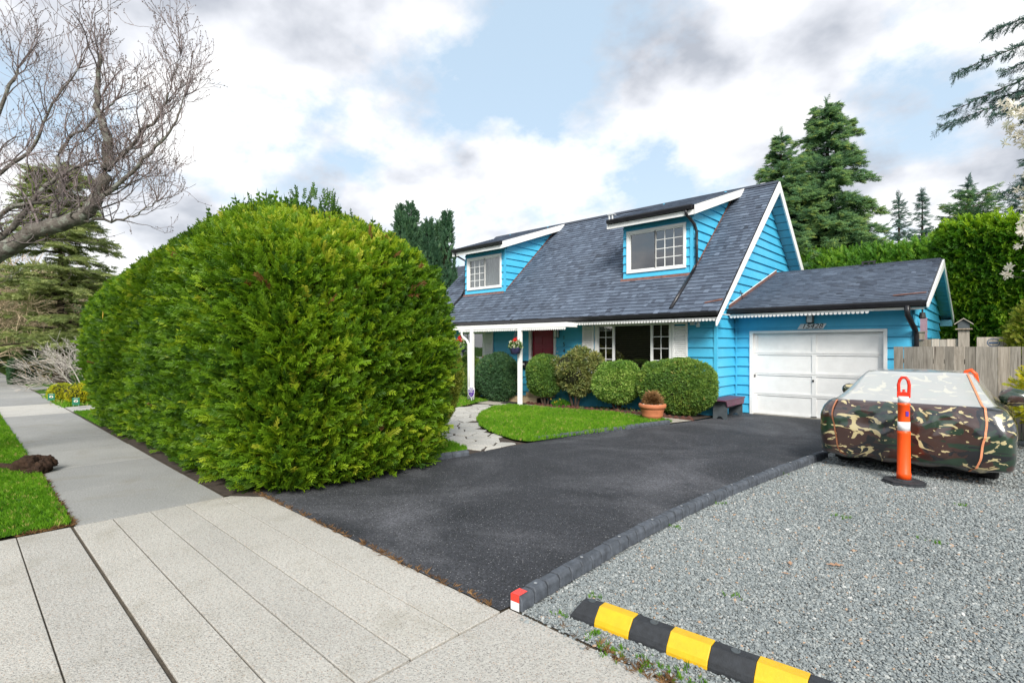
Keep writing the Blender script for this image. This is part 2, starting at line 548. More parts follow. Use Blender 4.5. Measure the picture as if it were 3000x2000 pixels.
def m_camo(name, painted_glare):
    t = NT(name)
    v = t.coords((1, 1, 1))
    w = t.noise(v, 1.6, 2, 0.5)
    wv = t.n("ShaderNodeVectorMath", operation='ADD')
    cw = t.n("ShaderNodeCombineXYZ")
    t.l(t.math('MULTIPLY', w, 0.35), cw.inputs[0])
    t.l(t.math('MULTIPLY', w, -0.25), cw.inputs[2])
    t.l(v, wv.inputs[0])
    t.l(cw.outputs[0], wv.inputs[1])
    mp = t.n("ShaderNodeMapping")
    mp.inputs["Scale"].default_value = (0.8, 0.8, 1.45)
    t.l(wv.outputs[0], mp.inputs[0])
    a = t.noise(mp.outputs[0], 2.6, 2.5, 0.45, 0.9)
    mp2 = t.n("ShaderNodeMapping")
    mp2.inputs["Location"].default_value = (5.1, 2.2, 7.7)
    t.l(mp.outputs[0], mp2.inputs[0])
    b = t.noise(mp2.outputs[0], 3.4, 3, 0.5, 1.3)
    mp3 = t.n("ShaderNodeMapping")
    mp3.inputs["Location"].default_value = (-3.1, 8.2, 1.7)
    t.l(mp.outputs[0], mp3.inputs[0])
    c = t.noise(mp3.outputs[0], 4.3, 2.5, 0.5, 2.2)
    col = t.ramp(a, [(0.0, (0.013, 0.034, 0.018)), (0.46, (0.046, 0.020, 0.015))], 'CONSTANT')
    col = t.mix(t.ramp(b, [(0.0, (0, 0, 0)), (0.57, (1, 1, 1))], 'CONSTANT'), col, (0.009, 0.009, 0.012))
    col = t.mix(t.ramp(c, [(0.0, (0, 0, 0)), (0.60, (1, 1, 1))], 'CONSTANT'), col, (0.50, 0.42, 0.22))
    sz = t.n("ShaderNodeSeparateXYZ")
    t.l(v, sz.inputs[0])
    pale = t.math('MULTIPLY', t.ramp(sz.outputs[2], [(0.0, (0, 0, 0)), (0.958, (1, 1, 1))], 'CONSTANT'), painted_glare)  # sky glare on the upper slopes, painted into the cloth colour
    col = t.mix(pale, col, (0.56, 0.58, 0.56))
    nb = t.bump(t.noise(v, 7, 3, 0.5, 1.0), 0.12, 0.02)
    b = t.n("ShaderNodeBsdfPrincipled")
    t.l(col, b.inputs["Base Color"])
    t.l(nb, b.inputs["Normal"])
    b.inputs["Roughness"].default_value = 0.3
    b.inputs["Specular IOR Level"].default_value = 0.6
    b.inputs["Coat Weight"].default_value = 1.0
    b.inputs["Coat IOR"].default_value = 1.7
    b.inputs["Coat Roughness"].default_value = 0.12
    t.done(b.outputs[0])


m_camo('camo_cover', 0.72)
m_camo('camo_mirror', 0.0)

# ---------------------------------------------------------------- object helpers
WM = {}


def world_of(o):
    return WM.get(o.name, Matrix.Identity(4))


def put(o, parent=None, basis=None):
    COL.objects.link(o)
    basis = basis if basis is not None else Matrix.Identity(4)
    o.matrix_basis = basis
    WM[o.name] = basis
    if parent is not None:
        o.parent = parent
        o.matrix_parent_inverse = world_of(parent).inverted()
    return o


def tag(o, label=None, cat=None, group=None, kind=None):
    for k, v in (('label', label), ('category', cat), ('group', group), ('kind', kind)):
        if v:
            o[k] = v
    return o


def thing(name, loc, label, cat, group=None):
    o = bpy.data.objects.new(name, None)
    o.empty_display_size = 0.2
    put(o, None, Matrix.Translation(Vector(loc)))
    return tag(o, label, cat, group)


class MB:
    """collects shapes into one mesh"""

    def __init__(self):
        self.v, self.f, self.mi = [], [], []
        self.cur = 0

    def add(self, vs, fs):
        k = len(self.v)
        self.v += [tuple(p) for p in vs]
        self.f += [tuple(i + k for i in q) for q in fs]
        self.mi += [self.cur] * len(fs)
        return self

    def box(self, x0, x1, y0, y1, z0, z1, M=None):
        vs = [(x0, y0, z0), (x1, y0, z0), (x1, y1, z0), (x0, y1, z0), (x0, y0, z1), (x1, y0, z1), (x1, y1, z1), (x0, y1, z1)]
        if M is not None:
            vs = [tuple(M @ Vector(p)) for p in vs]
        return self.add(vs, [(0, 3, 2, 1), (4, 5, 6, 7), (0, 1, 5, 4), (1, 2, 6, 5), (2, 3, 7, 6), (3, 0, 4, 7)])

    def prism(self, poly, d):
        """poly: list of 3D points of a planar polygon, d: extrusion vector"""
        n = len(poly)
        d = Vector(d)
        a = [Vector(p) for p in poly]
        b = [p + d for p in a]
        fs = [tuple(range(n - 1, -1, -1)), tuple(range(n, 2 * n))]
        fs += [(i, (i + 1) % n, n + (i + 1) % n, n + i) for i in range(n)]
        return self.add(a + b, fs)

    def tube(self, pts, rad, n=8, caps=True):
        pts = [Vector(p) for p in pts]
        if isinstance(rad, (int, float)):
            rad = [rad] * len(pts)
        rings = []
        up = Vector((0.13, 0.21, 0.97))
        for i, p in enumerate(pts):
            t = (pts[min(i + 1, len(pts) - 1)] - pts[max(i - 1, 0)])
            if t.length < 1e-9:
                t = Vector((0, 0, 1))
            t.normalize()
            a = t.cross(up)
            if a.length < 0.1:
                a = t.cross(Vector((1, 0, 0)))
            a.normalize()
            b = t.cross(a)
            rings.append([p + (a * math.cos(2 * math.pi * j / n) + b * math.sin(2 * math.pi * j / n)) * rad[i] for j in range(n)])
        vs = [q for r in rings for q in r]
        fs = []
        for i in range(len(pts) - 1):
            for j in range(n):
                fs.append((i * n + j, i * n + (j + 1) % n, (i + 1) * n + (j + 1) % n, (i + 1) * n + j))
        if caps:
            fs.append(tuple(range(n - 1, -1, -1)))
            k = (len(pts) - 1) * n
            fs.append(tuple(range(k, k + n)))
        return self.add(vs, fs)

    def lathe(self, prof, c=(0, 0, 0), n=24, sx=1, sy=1):
        vs, fs = [], []
        for r, z in prof:
            for j in range(n):
                a = 2 * math.pi * j / n
                vs.append((c[0] + r * sx * math.cos(a), c[1] + r * sy * math.sin(a), c[2] + z))
        for i in range(len(prof) - 1):
            for j in range(n):
                fs.append((i * n + j, i * n + (j + 1) % n, (i + 1) * n + (j + 1) % n, (i + 1) * n + j))
        fs.append(tuple(range(n - 1, -1, -1)))
        k = (len(prof) - 1) * n
        fs.append(tuple(range(k, k + n)))
        return self.add(vs, fs)

    def build(self, name, mats, parent=None, smooth=False, bevel=0.0, sub=0):
        me = bpy.data.meshes.new(name)
        base = Vector((0, 0, 0))
        vs = self.v
        if parent is None and vs:
            a = np.array(vs)
            lo, hi = a.min(0), a.max(0)
            base = Vector(((lo[0] + hi[0]) / 2, (lo[1] + hi[1]) / 2, lo[2]))
            vs = (a - np.array(base)).tolist()
        me.from_pydata(vs, [], self.f)
        mats = [mats] if isinstance(mats, str) else mats
        for m in mats:
            me.materials.append(MATS[m])
        if len(mats) > 1:
            me.polygons.foreach_set('material_index', self.mi)
        if smooth:
            me.polygons.foreach_set('use_smooth', [True] * len(me.polygons))
        me.update()
        o = bpy.data.objects.new(name, me)
        put(o, parent, Matrix.Translation(base))
        if bevel:
            b = o.modifiers.new('bevel', 'BEVEL')
            b.width = bevel
            b.segments = 2
            b.limit_method = 'ANGLE'
        if sub:
            s = o.modifiers.new('sub', 'SUBSURF')
            s.levels = sub
            s.render_levels = sub
        return o


def mesh_of(vs, fs, name, mat, smooth=False):
    me = bpy.data.meshes.new(name)
    me.from_pydata([tuple(p) for p in vs], [], [tuple(q) for q in fs])
    if mat:
        me.materials.append(MATS[mat])
    if smooth:
        me.polygons.foreach_set('use_smooth', [True] * len(me.polygons))
    me.update()
    return me


def sheet(name, poly, z, mat, kind='structure', parent=None, gzf=None, cell=None):
    """a flat sheet from an outline"""
    me = bpy.data.meshes.new(name)
    bm = bmesh.new()
    vs = [bm.verts.new((p[0], p[1], z)) for p in poly]
    bm.faces.new(vs)
    if cell:
        xs = [p[0] for p in poly]
        ys = [p[1] for p in poly]
        x = min(xs) + cell
        while x < max(xs):
            bmesh.ops.bisect_plane(bm, geom=bm.verts[:] + bm.edges[:] + bm.faces[:], plane_co=(x, 0, 0), plane_no=(1, 0, 0))
            x += cell
        y = min(ys) + cell
        while y < max(ys):
            bmesh.ops.bisect_plane(bm, geom=bm.verts[:] + bm.edges[:] + bm.faces[:], plane_co=(0, y, 0), plane_no=(0, 1, 0))
            y += cell
    if gzf:
        for v in bm.verts:
            v.co.z = z + gzf(v.co.x, v.co.y)
    bmesh.ops.recalc_face_normals(bm, faces=bm.faces[:])
    for f in bm.faces:
        if f.normal.z < 0:
            f.normal_flip()
    bm.to_mesh(me)
    bm.free()
    me.materials.append(MATS[mat])
    o = put(bpy.data.objects.new(name, me), parent)
    return tag(o, kind=kind)


# ---- scattering of sprigs, blades and stones: points carry rotation, scale, variant and tint
def orient(zdir, ydir):
    """Euler angles (XYZ) that turn local Z to zdir and local Y towards ydir"""
    z = zdir / np.maximum(np.linalg.norm(zdir, axis=1, keepdims=True), 1e-9)
    x = np.cross(ydir, z)
    ln = np.linalg.norm(x, axis=1, keepdims=True)
    bad = ln[:, 0] < 1e-4
    x[bad] = np.cross(np.array([[0.3, 0.5, 0.8]]), z[bad])
    x = x / np.maximum(np.linalg.norm(x, axis=1, keepdims=True), 1e-9)
    y = np.cross(z, x)
    r20, r21, r22, r10, r00 = x[:, 2], y[:, 2], z[:, 2], x[:, 1], x[:, 0]
    return np.stack([np.arctan2(r21, r22), -np.arcsin(np.clip(r20, -1, 1)), np.arctan2(r10, r00)], 1)


GN_CACHE = {}


def gn_group(key, meshes):
    if key in GN_CACHE:
        return GN_CACHE[key]
    g = bpy.data.node_groups.new(key, 'GeometryNodeTree')
    g.interface.new_socket('Geometry', in_out='INPUT', socket_type='NodeSocketGeometry')
    g.interface.new_socket('Geometry', in_out='OUTPUT', socket_type='NodeSocketGeometry')
    N, L = g.nodes, g.links
    gi, go = N.new('NodeGroupInput'), N.new('NodeGroupOutput')
    iop = N.new('GeometryNodeInstanceOnPoints')
    join = N.new('GeometryNodeJoinGeometry')
    for me in reversed(meshes):
        src = bpy.data.objects.new(me.name, me)
        oi = N.new('GeometryNodeObjectInfo')
        oi.inputs['Object'].default_value = src
        oi.inputs['As Instance'].default_value = False
        ti = N.new('GeometryNodeGeometryToInstance')
        L.new(oi.outputs['Geometry'], ti.inputs[0])
        L.new(ti.outputs[0], join.inputs[0])

    def named(nm, ty):
        a = N.new('GeometryNodeInputNamedAttribute')
        a.data_type = ty
        a.inputs['Name'].default_value = nm
        return a.outputs['Attribute']

    e2r = N.new('FunctionNodeEulerToRotation')
    L.new(named('rot', 'FLOAT_VECTOR'), e2r.inputs[0])
    L.new(gi.outputs[0], iop.inputs['Points'])
    L.new(join.outputs[0], iop.inputs['Instance'])
    iop.inputs['Pick Instance'].default_value = True
    L.new(named('vi', 'INT'), iop.inputs['Instance Index'])
    L.new(e2r.outputs[0], iop.inputs['Rotation'])
    L.new(named('scl', 'FLOAT'), iop.inputs['Scale'])
    L.new(iop.outputs[0], go.inputs[0])
    GN_CACHE[key] = g
    return g


def scatter(name, key, meshes, pts, rot, scl, tint, parent=None, kind=None, vi=None):
    n = len(pts)
    me = bpy.data.meshes.new(name)
    me.vertices.add(n)
    me.vertices.foreach_set('co', np.asarray(pts, dtype=np.float32).ravel())
    if vi is None:
        vi = RNG.integers(0, len(meshes), n)
    for nm, ty, data, fld in (('rot', 'FLOAT_VECTOR', rot, 'vector'), ('scl', 'FLOAT', scl, 'value'), ('tint', 'FLOAT', np.clip(tint, 0, 1), 'value'), ('vi', 'INT', vi, 'value')):
        a = me.attributes.new(nm, ty, 'POINT')
        a.data.foreach_set(fld, np.asarray(data, dtype=np.int32 if ty == 'INT' else np.float32).ravel())
    me.materials.append(meshes[0].materials[0])
    o = put(bpy.data.objects.new(name, me), parent)
    md = o.modifiers.new('scatter', 'NODES')
    md.node_group = gn_group(key, meshes)
    if kind:
        o['kind'] = kind
    return o


def unit(n):
    v = RNG.normal(size=(n, 3))
    return v / np.linalg.norm(v, axis=1, keepdims=True)


def vnoise(p, s, off=0.0):
    """smooth value noise of an (n,3) array, range about -1..1"""
    q = p * s + off
    return (np.sin(q[:, 0] * 1.7 + 1.3 * np.sin(q[:, 1] * 1.1 + off)) + np.sin(q[:, 1] * 1.9 + 1.1 * np.sin(q[:, 2] * 1.3)) + np.sin(q[:, 2] * 2.1 + 1.2 * np.sin(q[:, 0] * 0.9))) / 3.0


# ---- sprig meshes
def fan_mesh(name, mat, pairs=8, width=0.42, leaf=0.36, seed=0, droop=0.2, w=0.042):
    """flat feathery spray, one unit tall along Z, spread along X"""
    r = random.Random(seed)
    vs, fs = [], []

    def blade(a, b, wd, sag):
        a, b = Vector(a), Vector(b)
        d = (b - a)
        side = Vector((d.z, 0, -d.x)).normalized() * wd
        m = a.lerp(b, 0.55)
        k = len(vs)
        vs.extend([a - side * .5, a + side * .5, m + side + Vector((0, sag * .4, 0)), b + Vector((0, sag, 0)), m - side + Vector((0, sag * .4, 0))])
        fs.append((k, k + 1, k + 2, k + 3, k + 4))

    blade((0, 0, 0), (r.uniform(-.06, .06), 0, 1), w * 0.8, droop)
    for i in range(pairs):
        z = 0.06 + 0.86 * i / pairs
        for s in (-1, 1):
            ln = leaf * (1 - 0.55 * (i / pairs)) * r.uniform(.75, 1.2)
            ang = R(r.uniform(32, 55))
            b = (s * ln * math.sin(ang), 0, z + ln * math.cos(ang))
            blade((0, droop * z * z, z), b, w * r.uniform(.8, 1.2), droop * z + r.uniform(-.08, .08))
    me = mesh_of(vs, fs, name, mat)
    return me


def tuft_mesh(name, mat, n=7, seed=0, leafw=0.22, leafl=0.55):
    """small cluster of leaves about one unit across"""
    r = random.Random(seed)
    vs, fs = [], []
    for i in range(n):
        a = r.uniform(0, 2 * math.pi)
        e = r.uniform(-0.1, 1.25)
        d = Vector((math.cos(a) * math.cos(e), math.sin(a) * math.cos(e), math.sin(e)))
        s = d.cross(Vector((r.uniform(-1, 1), r.uniform(-1, 1), r.uniform(-1, 1)))).normalized() * leafw * r.uniform(.7, 1.2) * .5
        o = d * r.uniform(0.02, 0.2)
        t = o + d * leafl * r.uniform(.7, 1.25)
        m = o.lerp(t, .5)
        k = len(vs)
        vs.extend([o, m + s, t, m - s])
        fs.append((k, k + 1, k + 2, k + 3))
    return mesh_of(vs, fs, name, mat)


def needle_mesh(name, mat, seed=0, n=24, nl=0.15, side=4, w=0.022):
    """conifer twig: axis and side twigs with needles, one unit long along Z"""
    r = random.Random(seed)
    vs, fs = [], []

    def needles(a, b, cnt, ln):
        a, b = Vector(a), Vector(b)
        d = (b - a).normalized()
        for i in range(cnt):
            p = a.lerp(b, (i + r.random()) / cnt)
            o = d.cross(Vector((r.uniform(-1, 1), r.uniform(-1, 1), r.uniform(-1, 1)))).normalized()
            q = p + (o * .85 + d * .6).normalized() * ln * r.uniform(.7, 1.2)
            s = d.cross(o) * w
            k = len(vs)
            vs.extend([p - s, p + s, q])
            fs.append((k, k + 1, k + 2))

    needles((0, 0, 0), (0, 0, 1), n, nl)
    for i in range(side):
        z = 0.12 + 0.65 * i / side
        for s in (-1, 1):
            ln = 0.5 * (1 - z * .7) * r.uniform(.7, 1.1)
            needles((0, 0, z), (s * ln * .75, r.uniform(-.1, .1) - .1 * ln, z + ln * .62), int(n * .45), nl)
    return mesh_of(vs, fs, name, mat)


def blade_mesh(name, mat, n=7, seed=0, spread=0.35, w=0.05):
    r = random.Random(seed)
    vs, fs = [], []
    for i in range(n):
        a = r.uniform(0, 2 * math.pi)
        b0 = Vector((r.uniform(-.25, .25), r.uniform(-.25, .25), 0))
        lean = Vector((math.cos(a), math.sin(a), 0)) * spread * r.uniform(.3, 1.3)
        h = r.uniform(.55, 1.1)
        s = Vector((-math.sin(a), math.cos(a), 0)) * w
        m = b0 + lean * .35 + Vector((0, 0, h * .6))
        t = b0 + lean + Vector((0, 0, h))
        k = len(vs)
        vs.extend([b0 - s, b0 + s, m + s * .7, t, m - s * .7])
        fs.append((k, k + 1, k + 2, k + 3, k + 4))
    return mesh_of(vs, fs, name, mat)


def stone_mesh(name, mat, seed):
    r = random.Random(seed)
    bm = bmesh.new()
    bmesh.ops.create_icosphere(bm, subdivisions=1, radius=0.5)
    for v in bm.verts:
        v.co *= r.uniform(.75, 1.2)
        v.co.z *= .62
        v.co.x *= 1.15
    me = bpy.data.meshes.new(name)
    bm.to_mesh(me)
    bm.free()
    me.materials.append(MATS[mat])
    return me


FAN = {}


def fans(mat, tag_='', **kw):
    if mat + tag_ not in FAN:
        FAN[mat + tag_] = [fan_mesh('spray', mat, seed=i + 1, **kw) for i in range(4)]
    return FAN[mat + tag_]
    if mat not in FAN:
        FAN[mat] = [fan_mesh('spray', mat, seed=i + 1, **kw) for i in range(4)]
    return FAN[mat]


TUFT = {}


def tufts(mat, **kw):
    if mat not in TUFT:
        TUFT[mat] = [tuft_mesh('tuft', mat, seed=i + 1, **kw) for i in range(4)]
    return TUFT[mat]


NEED = {}


def needles(mat, **kw):
    if mat not in NEED:
        NEED[mat] = [needle_mesh('twig', mat, seed=i + 1, **kw) for i in range(3)]
    return NEED[mat]


def smooth(a, b, t):
    t = min(1.0, max(0.0, (t - a) / (b - a)))
    return t * t * (3 - 2 * t)


def gz(x, y):
    """the front garden dips slightly towards the porch"""
    return -0.08 * smooth(6.3, 9.5, -x) * smooth(7, 10.5, y)


def inside(poly, x, y):
    c = False
    j = len(poly) - 1
    for i in range(len(poly)):
        xi, yi = poly[i][0], poly[i][1]
        xj, yj = poly[j][0], poly[j][1]
        if (yi > y) != (yj > y) and x < (xj - xi) * (y - yi) / (yj - yi) + xi:
            c = not c
        j = i
    return c


def text_mesh(txt, size, shear=0.0, extrude=0.002):
    cu = bpy.data.curves.new('lettering', 'FONT')
    cu.body = txt
    cu.size = size
    cu.shear = shear
    cu.extrude = extrude
    cu.align_x = 'CENTER'
    cu.align_y = 'CENTER'
    cu.resolution_u = 3
    o = bpy.data.objects.new('lettering', cu)
    COL.objects.link(o)
    dg = bpy.context.evaluated_depsgraph_get()
    me = bpy.data.meshes.new_from_object(o.evaluated_get(dg))
    bpy.data.objects.remove(o)
    return me


def text_part(name, txt, size, loc, rot, mat, parent, shear=0.0, sx=1.0):
    me = text_mesh(txt, size, shear)
    me.materials.clear()
    me.materials.append(MATS[mat])
    o = bpy.data.objects.new(name, me)
    M = Matrix.Translation(Vector(loc)) @ rot.to_4x4() @ Matrix.Diagonal((sx, 1, 1, 1))
    return put(o, parent, M)


FACE_FRONT = Matrix(((1, 0, 0), (0, 0, -1), (0, 1, 0)))      # text on a wall that faces -Y

# ================================================================ the setting: ground, pavement, drive, lawns
sheet('ground', [(-420, -420), (420, -420), (420, 420), (-420, 420)], -0.17, 'turf')
sw = sheet('sidewalk', [(-70, 0.0), (6, 0.0), (6, 2.52), (-2.0, 2.5), (-70, 2.12)], -0.014, 'joint_dirt')


def slab(x0, x1, y0, y1, mat, z=0.0, gap=0.005, tilt=0.0):
    b = MB()
    g = gap
    zs = [z + random.uniform(-tilt, tilt) for _ in range(4)]
    b.add([(x0 + g, y0 + g, -0.09), (x1 - g, y0 + g, -0.09), (x1 - g, y1 - g, -0.09), (x0 + g, y1 - g, -0.09),
           (x0 + g, y0 + g, zs[0]), (x1 - g, y0 + g, zs[1]), (x1 - g, y1 - g, zs[2]), (x0 + g, y1 - g, zs[3])],
          [(0, 3, 2, 1), (4, 5, 6, 7), (0, 1, 5, 4), (1, 2, 6, 5), (2, 3, 7, 6), (3, 0, 4, 7)])
    return b.build('slab', mat, sw, bevel=0.004)


APR = [0.0, 0.39, 0.77, 1.08, 1.39, 1.70, 2.05, 2.40]
for i in range(7):
    x0, x1 = -6.37, -2.335
    g = 0.011 if i == 2 else 0.0045
    slab(x0, x1, APR[i] + (0.008 if i == 2 else 0), APR[i + 1] - (0.008 if i == 1 else 0), 'aggregate', 0.0, 0.0045, 0.001)
slab(-2.325, -0.2, 0.0, 2.46, 'aggregate', 0.002, 0.006)
slab(-0.2, 5.5, 0.0, 2.46, 'aggregate', 0.002, 0.006)
x = -6.375
k = 0
while x > -69:
    w = 1.55
    m = 'sidewalk_grey'
    if -19.6 < x < -16.9:
        m = 'driveway_pale'
    slab(x - w, x, 0.79, 2.09, m, random.uniform(-0.004, 0.004), 0.007, 0.004)
    x -= w
    k += 1

# the asphalt drive
DRIVE = [(-6.30, 2.385), (-2.335, 2.392), (-2.325, 2.47), (-2.33, 4.4), (-2.30, 6.0), (-2.03, 8.9), (-1.60, 13.6), (-4.92, 13.6), (-4.92, 12.0), (-5.0, 11.5),
         (-5.18, 10.6), (-5.98, 7.05), (-6.03, 6.2), (-6.06, 5.5), (-6.15, 4.8), (-6.25, 3.6)]
sheet('driveway', DRIVE, 0.008, 'asphalt')
GRAVEL = [(-2.33, 2.48), (6, 2.48), (6, 13.1), (-1.55, 13.1), (-2.03, 8.9), (-2.30, 6.0), (-2.33, 4.4)]
sheet('gravel_bed', GRAVEL, -0.002, 'gravel_bed')

# lawns
LAWN = [(-5.93, 7.0), (-5.98, 6.83), (-6.27, 6.80), (-6.71, 6.93), (-7.3, 7.17), (-7.93, 7.51), (-8.75, 8.22), (-9.75, 9.35), (-10.5, 10.45), (-10.50, 11.1), (-9.75, 11.22), (-8.33, 11.2), (-6.9, 11.1), (-5.6, 10.98), (-5.24, 10.75)]
sheet('lawn', LAWN, 0.035, 'turf', gzf=gz, cell=0.5)
LAWN2 = [(-10.76, 8.85), (-11.3, 9.95), (-11.75, 11.0), (-11.9, 11.75), (-18, 12.2), (-20, 8), (-11, 6.9), (-9.6, 7.6)]
sheet('lawn', LAWN2, 0.03, 'turf', gzf=gz, cell=0.6)
LAWN3 = [(-6.06, 5.42), (-6.3, 5.68), (-6.64, 5.80), (-7.2, 5.9), (-8.3, 5.9), (-8.3, 4.9), (-6.2, 4.6)]
sheet('lawn', LAWN3, 0.035, 'turf')
VERGE = [(-6.40, 0.38), (-6.41, 0.775), (-9.2, 0.785), (-22, 0.79), (-70, 0.79), (-70, -6), (-6.40, -6)]
sheet('verge', VERGE, 0.018, 'turf')
SIDE = [(-13.6, 2.11), (-17.2, 2.1), (-17.2, 9), (-14.6, 9), (-14.6, 2.6)]
sheet('lawn', SIDE, 0.014, 'turf')
HBED = [(-6.0, 2.42), (-6.42, 2.10), (-14.4, 2.10), (-14.8, 5.5), (-6.1, 5.5)]
sheet('hedge_bed', HBED, 0.004, 'soil')
sheet('neighbour_path', [(-17.25, 2.1), (-18.7, 2.1), (-20.8, 9), (-18.8, 9)], 0.01, 'driveway_pale')
sheet('neighbour_drive', [(-23.6, 2.1), (-24.6, 2.1), (-24.6, 14), (-23.6, 14)], 0.012, 'sidewalk_grey')
sheet('neighbour_drive', [(-27.0, 2.1), (-28.6, 2.1), (-29.6, 14), (-27.4, 14)], 0.012, 'sidewalk_grey')

# concrete walk along the flower bed, bed itself
WALK = [(-11.85, 11.05), (-10.55, 10.92), (-10.50, 11.1), (-9.75, 11.22), (-8.33, 11.2), (-6.9, 11.1), (-5.6, 10.98), (-5.22, 10.62), (-5.02, 11.36),
        (-7.0, 11.50), (-9.0, 11.72), (-10.45, 11.80), (-10.45, 12.0), (-11.95, 12.0)]
sheet('garden_walk', WALK, 0.022, 'walk', gzf=gz, cell=0.5)
BED = [(-5.0, 11.36), (-7.0, 11.50), (-9.0, 11.72), (-10.45, 11.80), (-10.45, 12.42), (-4.93, 12.42)]
sheet('flower_bed', BED, 0.03, 'mulch', gzf=gz, cell=0.5)
sheet('flower_bed', [(-11.95, 11.75), (-16, 12.05), (-16, 12.42), (-11.95, 12.42)], 0.045, 'mulch', gzf=gz, cell=0.5)

# flagstone path: every stone its own piece
PATH = [(-6.00, 5.47), (-6.3, 5.70), (-6.64, 5.82), (-7.2, 5.92), (-8.4, 6.5), (-9.7, 7.6), (-10.72, 8.86), (-11.3, 9.95), (-11.72, 11.0), (-10.55, 10.9),
        (-10.5, 10.45), (-9.75, 9.35), (-8.75, 8.22), (-7.93, 7.51), (-7.3, 7.17), (-6.71, 6.93), (-6.27, 6.80), (-5.97, 6.82)]
path = sheet('garden_path', PATH, 0.004, 'soil', gzf=gz, cell=0.5)
rs = random.Random(11)
seeds = []
tries = 0
while len(seeds) < 330 and tries < 30000:
    tries += 1
    px, py = rs.uniform(-12.3, -5.6), rs.uniform(5.0, 11.6)
    md = 0.24 + 0.20 * rs.random()
    if all((px - a) ** 2 + (py - b) ** 2 > md * md for a, b in seeds):
        seeds.append((px, py))


def clip_half(poly, nx, ny, d):
    out = []
    for i in range(len(poly)):
        a, b = poly[i], poly[(i + 1) % len(poly)]
        da, db = a[0] * nx + a[1] * ny - d, b[0] * nx + b[1] * ny - d
        if da <= 0:
            out.append(a)
        if (da < 0) != (db < 0):
            t = da / (da - db)
            out.append((a[0] + (b[0] - a[0]) * t, a[1] + (b[1] - a[1]) * t))
    return out


for sx_, sy_ in seeds:
    if not inside(PATH, sx_, sy_):
        continue
    cell = [(sx_ - 1, sy_ - 1), (sx_ + 1, sy_ - 1), (sx_ + 1, sy_ + 1), (sx_ - 1, sy_ + 1)]
    for ox, oy in seeds:
        if (ox, oy) == (sx_, sy_):
            continue
        dx, dy = ox - sx_, oy - sy_
        ln = math.hypot(dx, dy)
        if ln > 2.2:
            continue
        nx, ny = dx / ln, dy / ln
        cell = clip_half(cell, nx, ny, nx * (sx_ + ox) / 2 + ny * (sy_ + oy) / 2 - rs.uniform(0.006, 0.018))
        if len(cell) < 3:
            break
    # keep to the drive edge
    cell = clip_half(cell, 1, 0.03, -5.88 + 0.0) if len(cell) >= 3 else cell
    if len(cell) < 3:
        continue
    pts = []
    for i in range(len(cell)):
        a, b = cell[i], cell[(i + 1) % len(cell)]
        L = math.hypot(b[0] - a[0], b[1] - a[1])
        if L < 0.03:
            continue
        nseg = 3 if L > 0.25 else 2
        for s in range(nseg):
            t = s / nseg
            j = 0.014 if s else 0.0
            q = (a[0] + (b[0] - a[0]) * t + rs.uniform(-j, j), a[1] + (b[1] - a[1]) * t + rs.uniform(-j, j))
            pull = 0.965 if s == 0 else 0.99
            pts.append((sx_ + (q[0] - sx_) * pull, sy_ + (q[1] - sy_) * pull))
    zt = 0.030 + rs.uniform(-0.006, 0.006)
    MB().prism([(p[0], p[1], gz(*p) - 0.01) for p in pts], (0, 0, zt)).build('flagstone', 'flagstone', path, bevel=0.006)


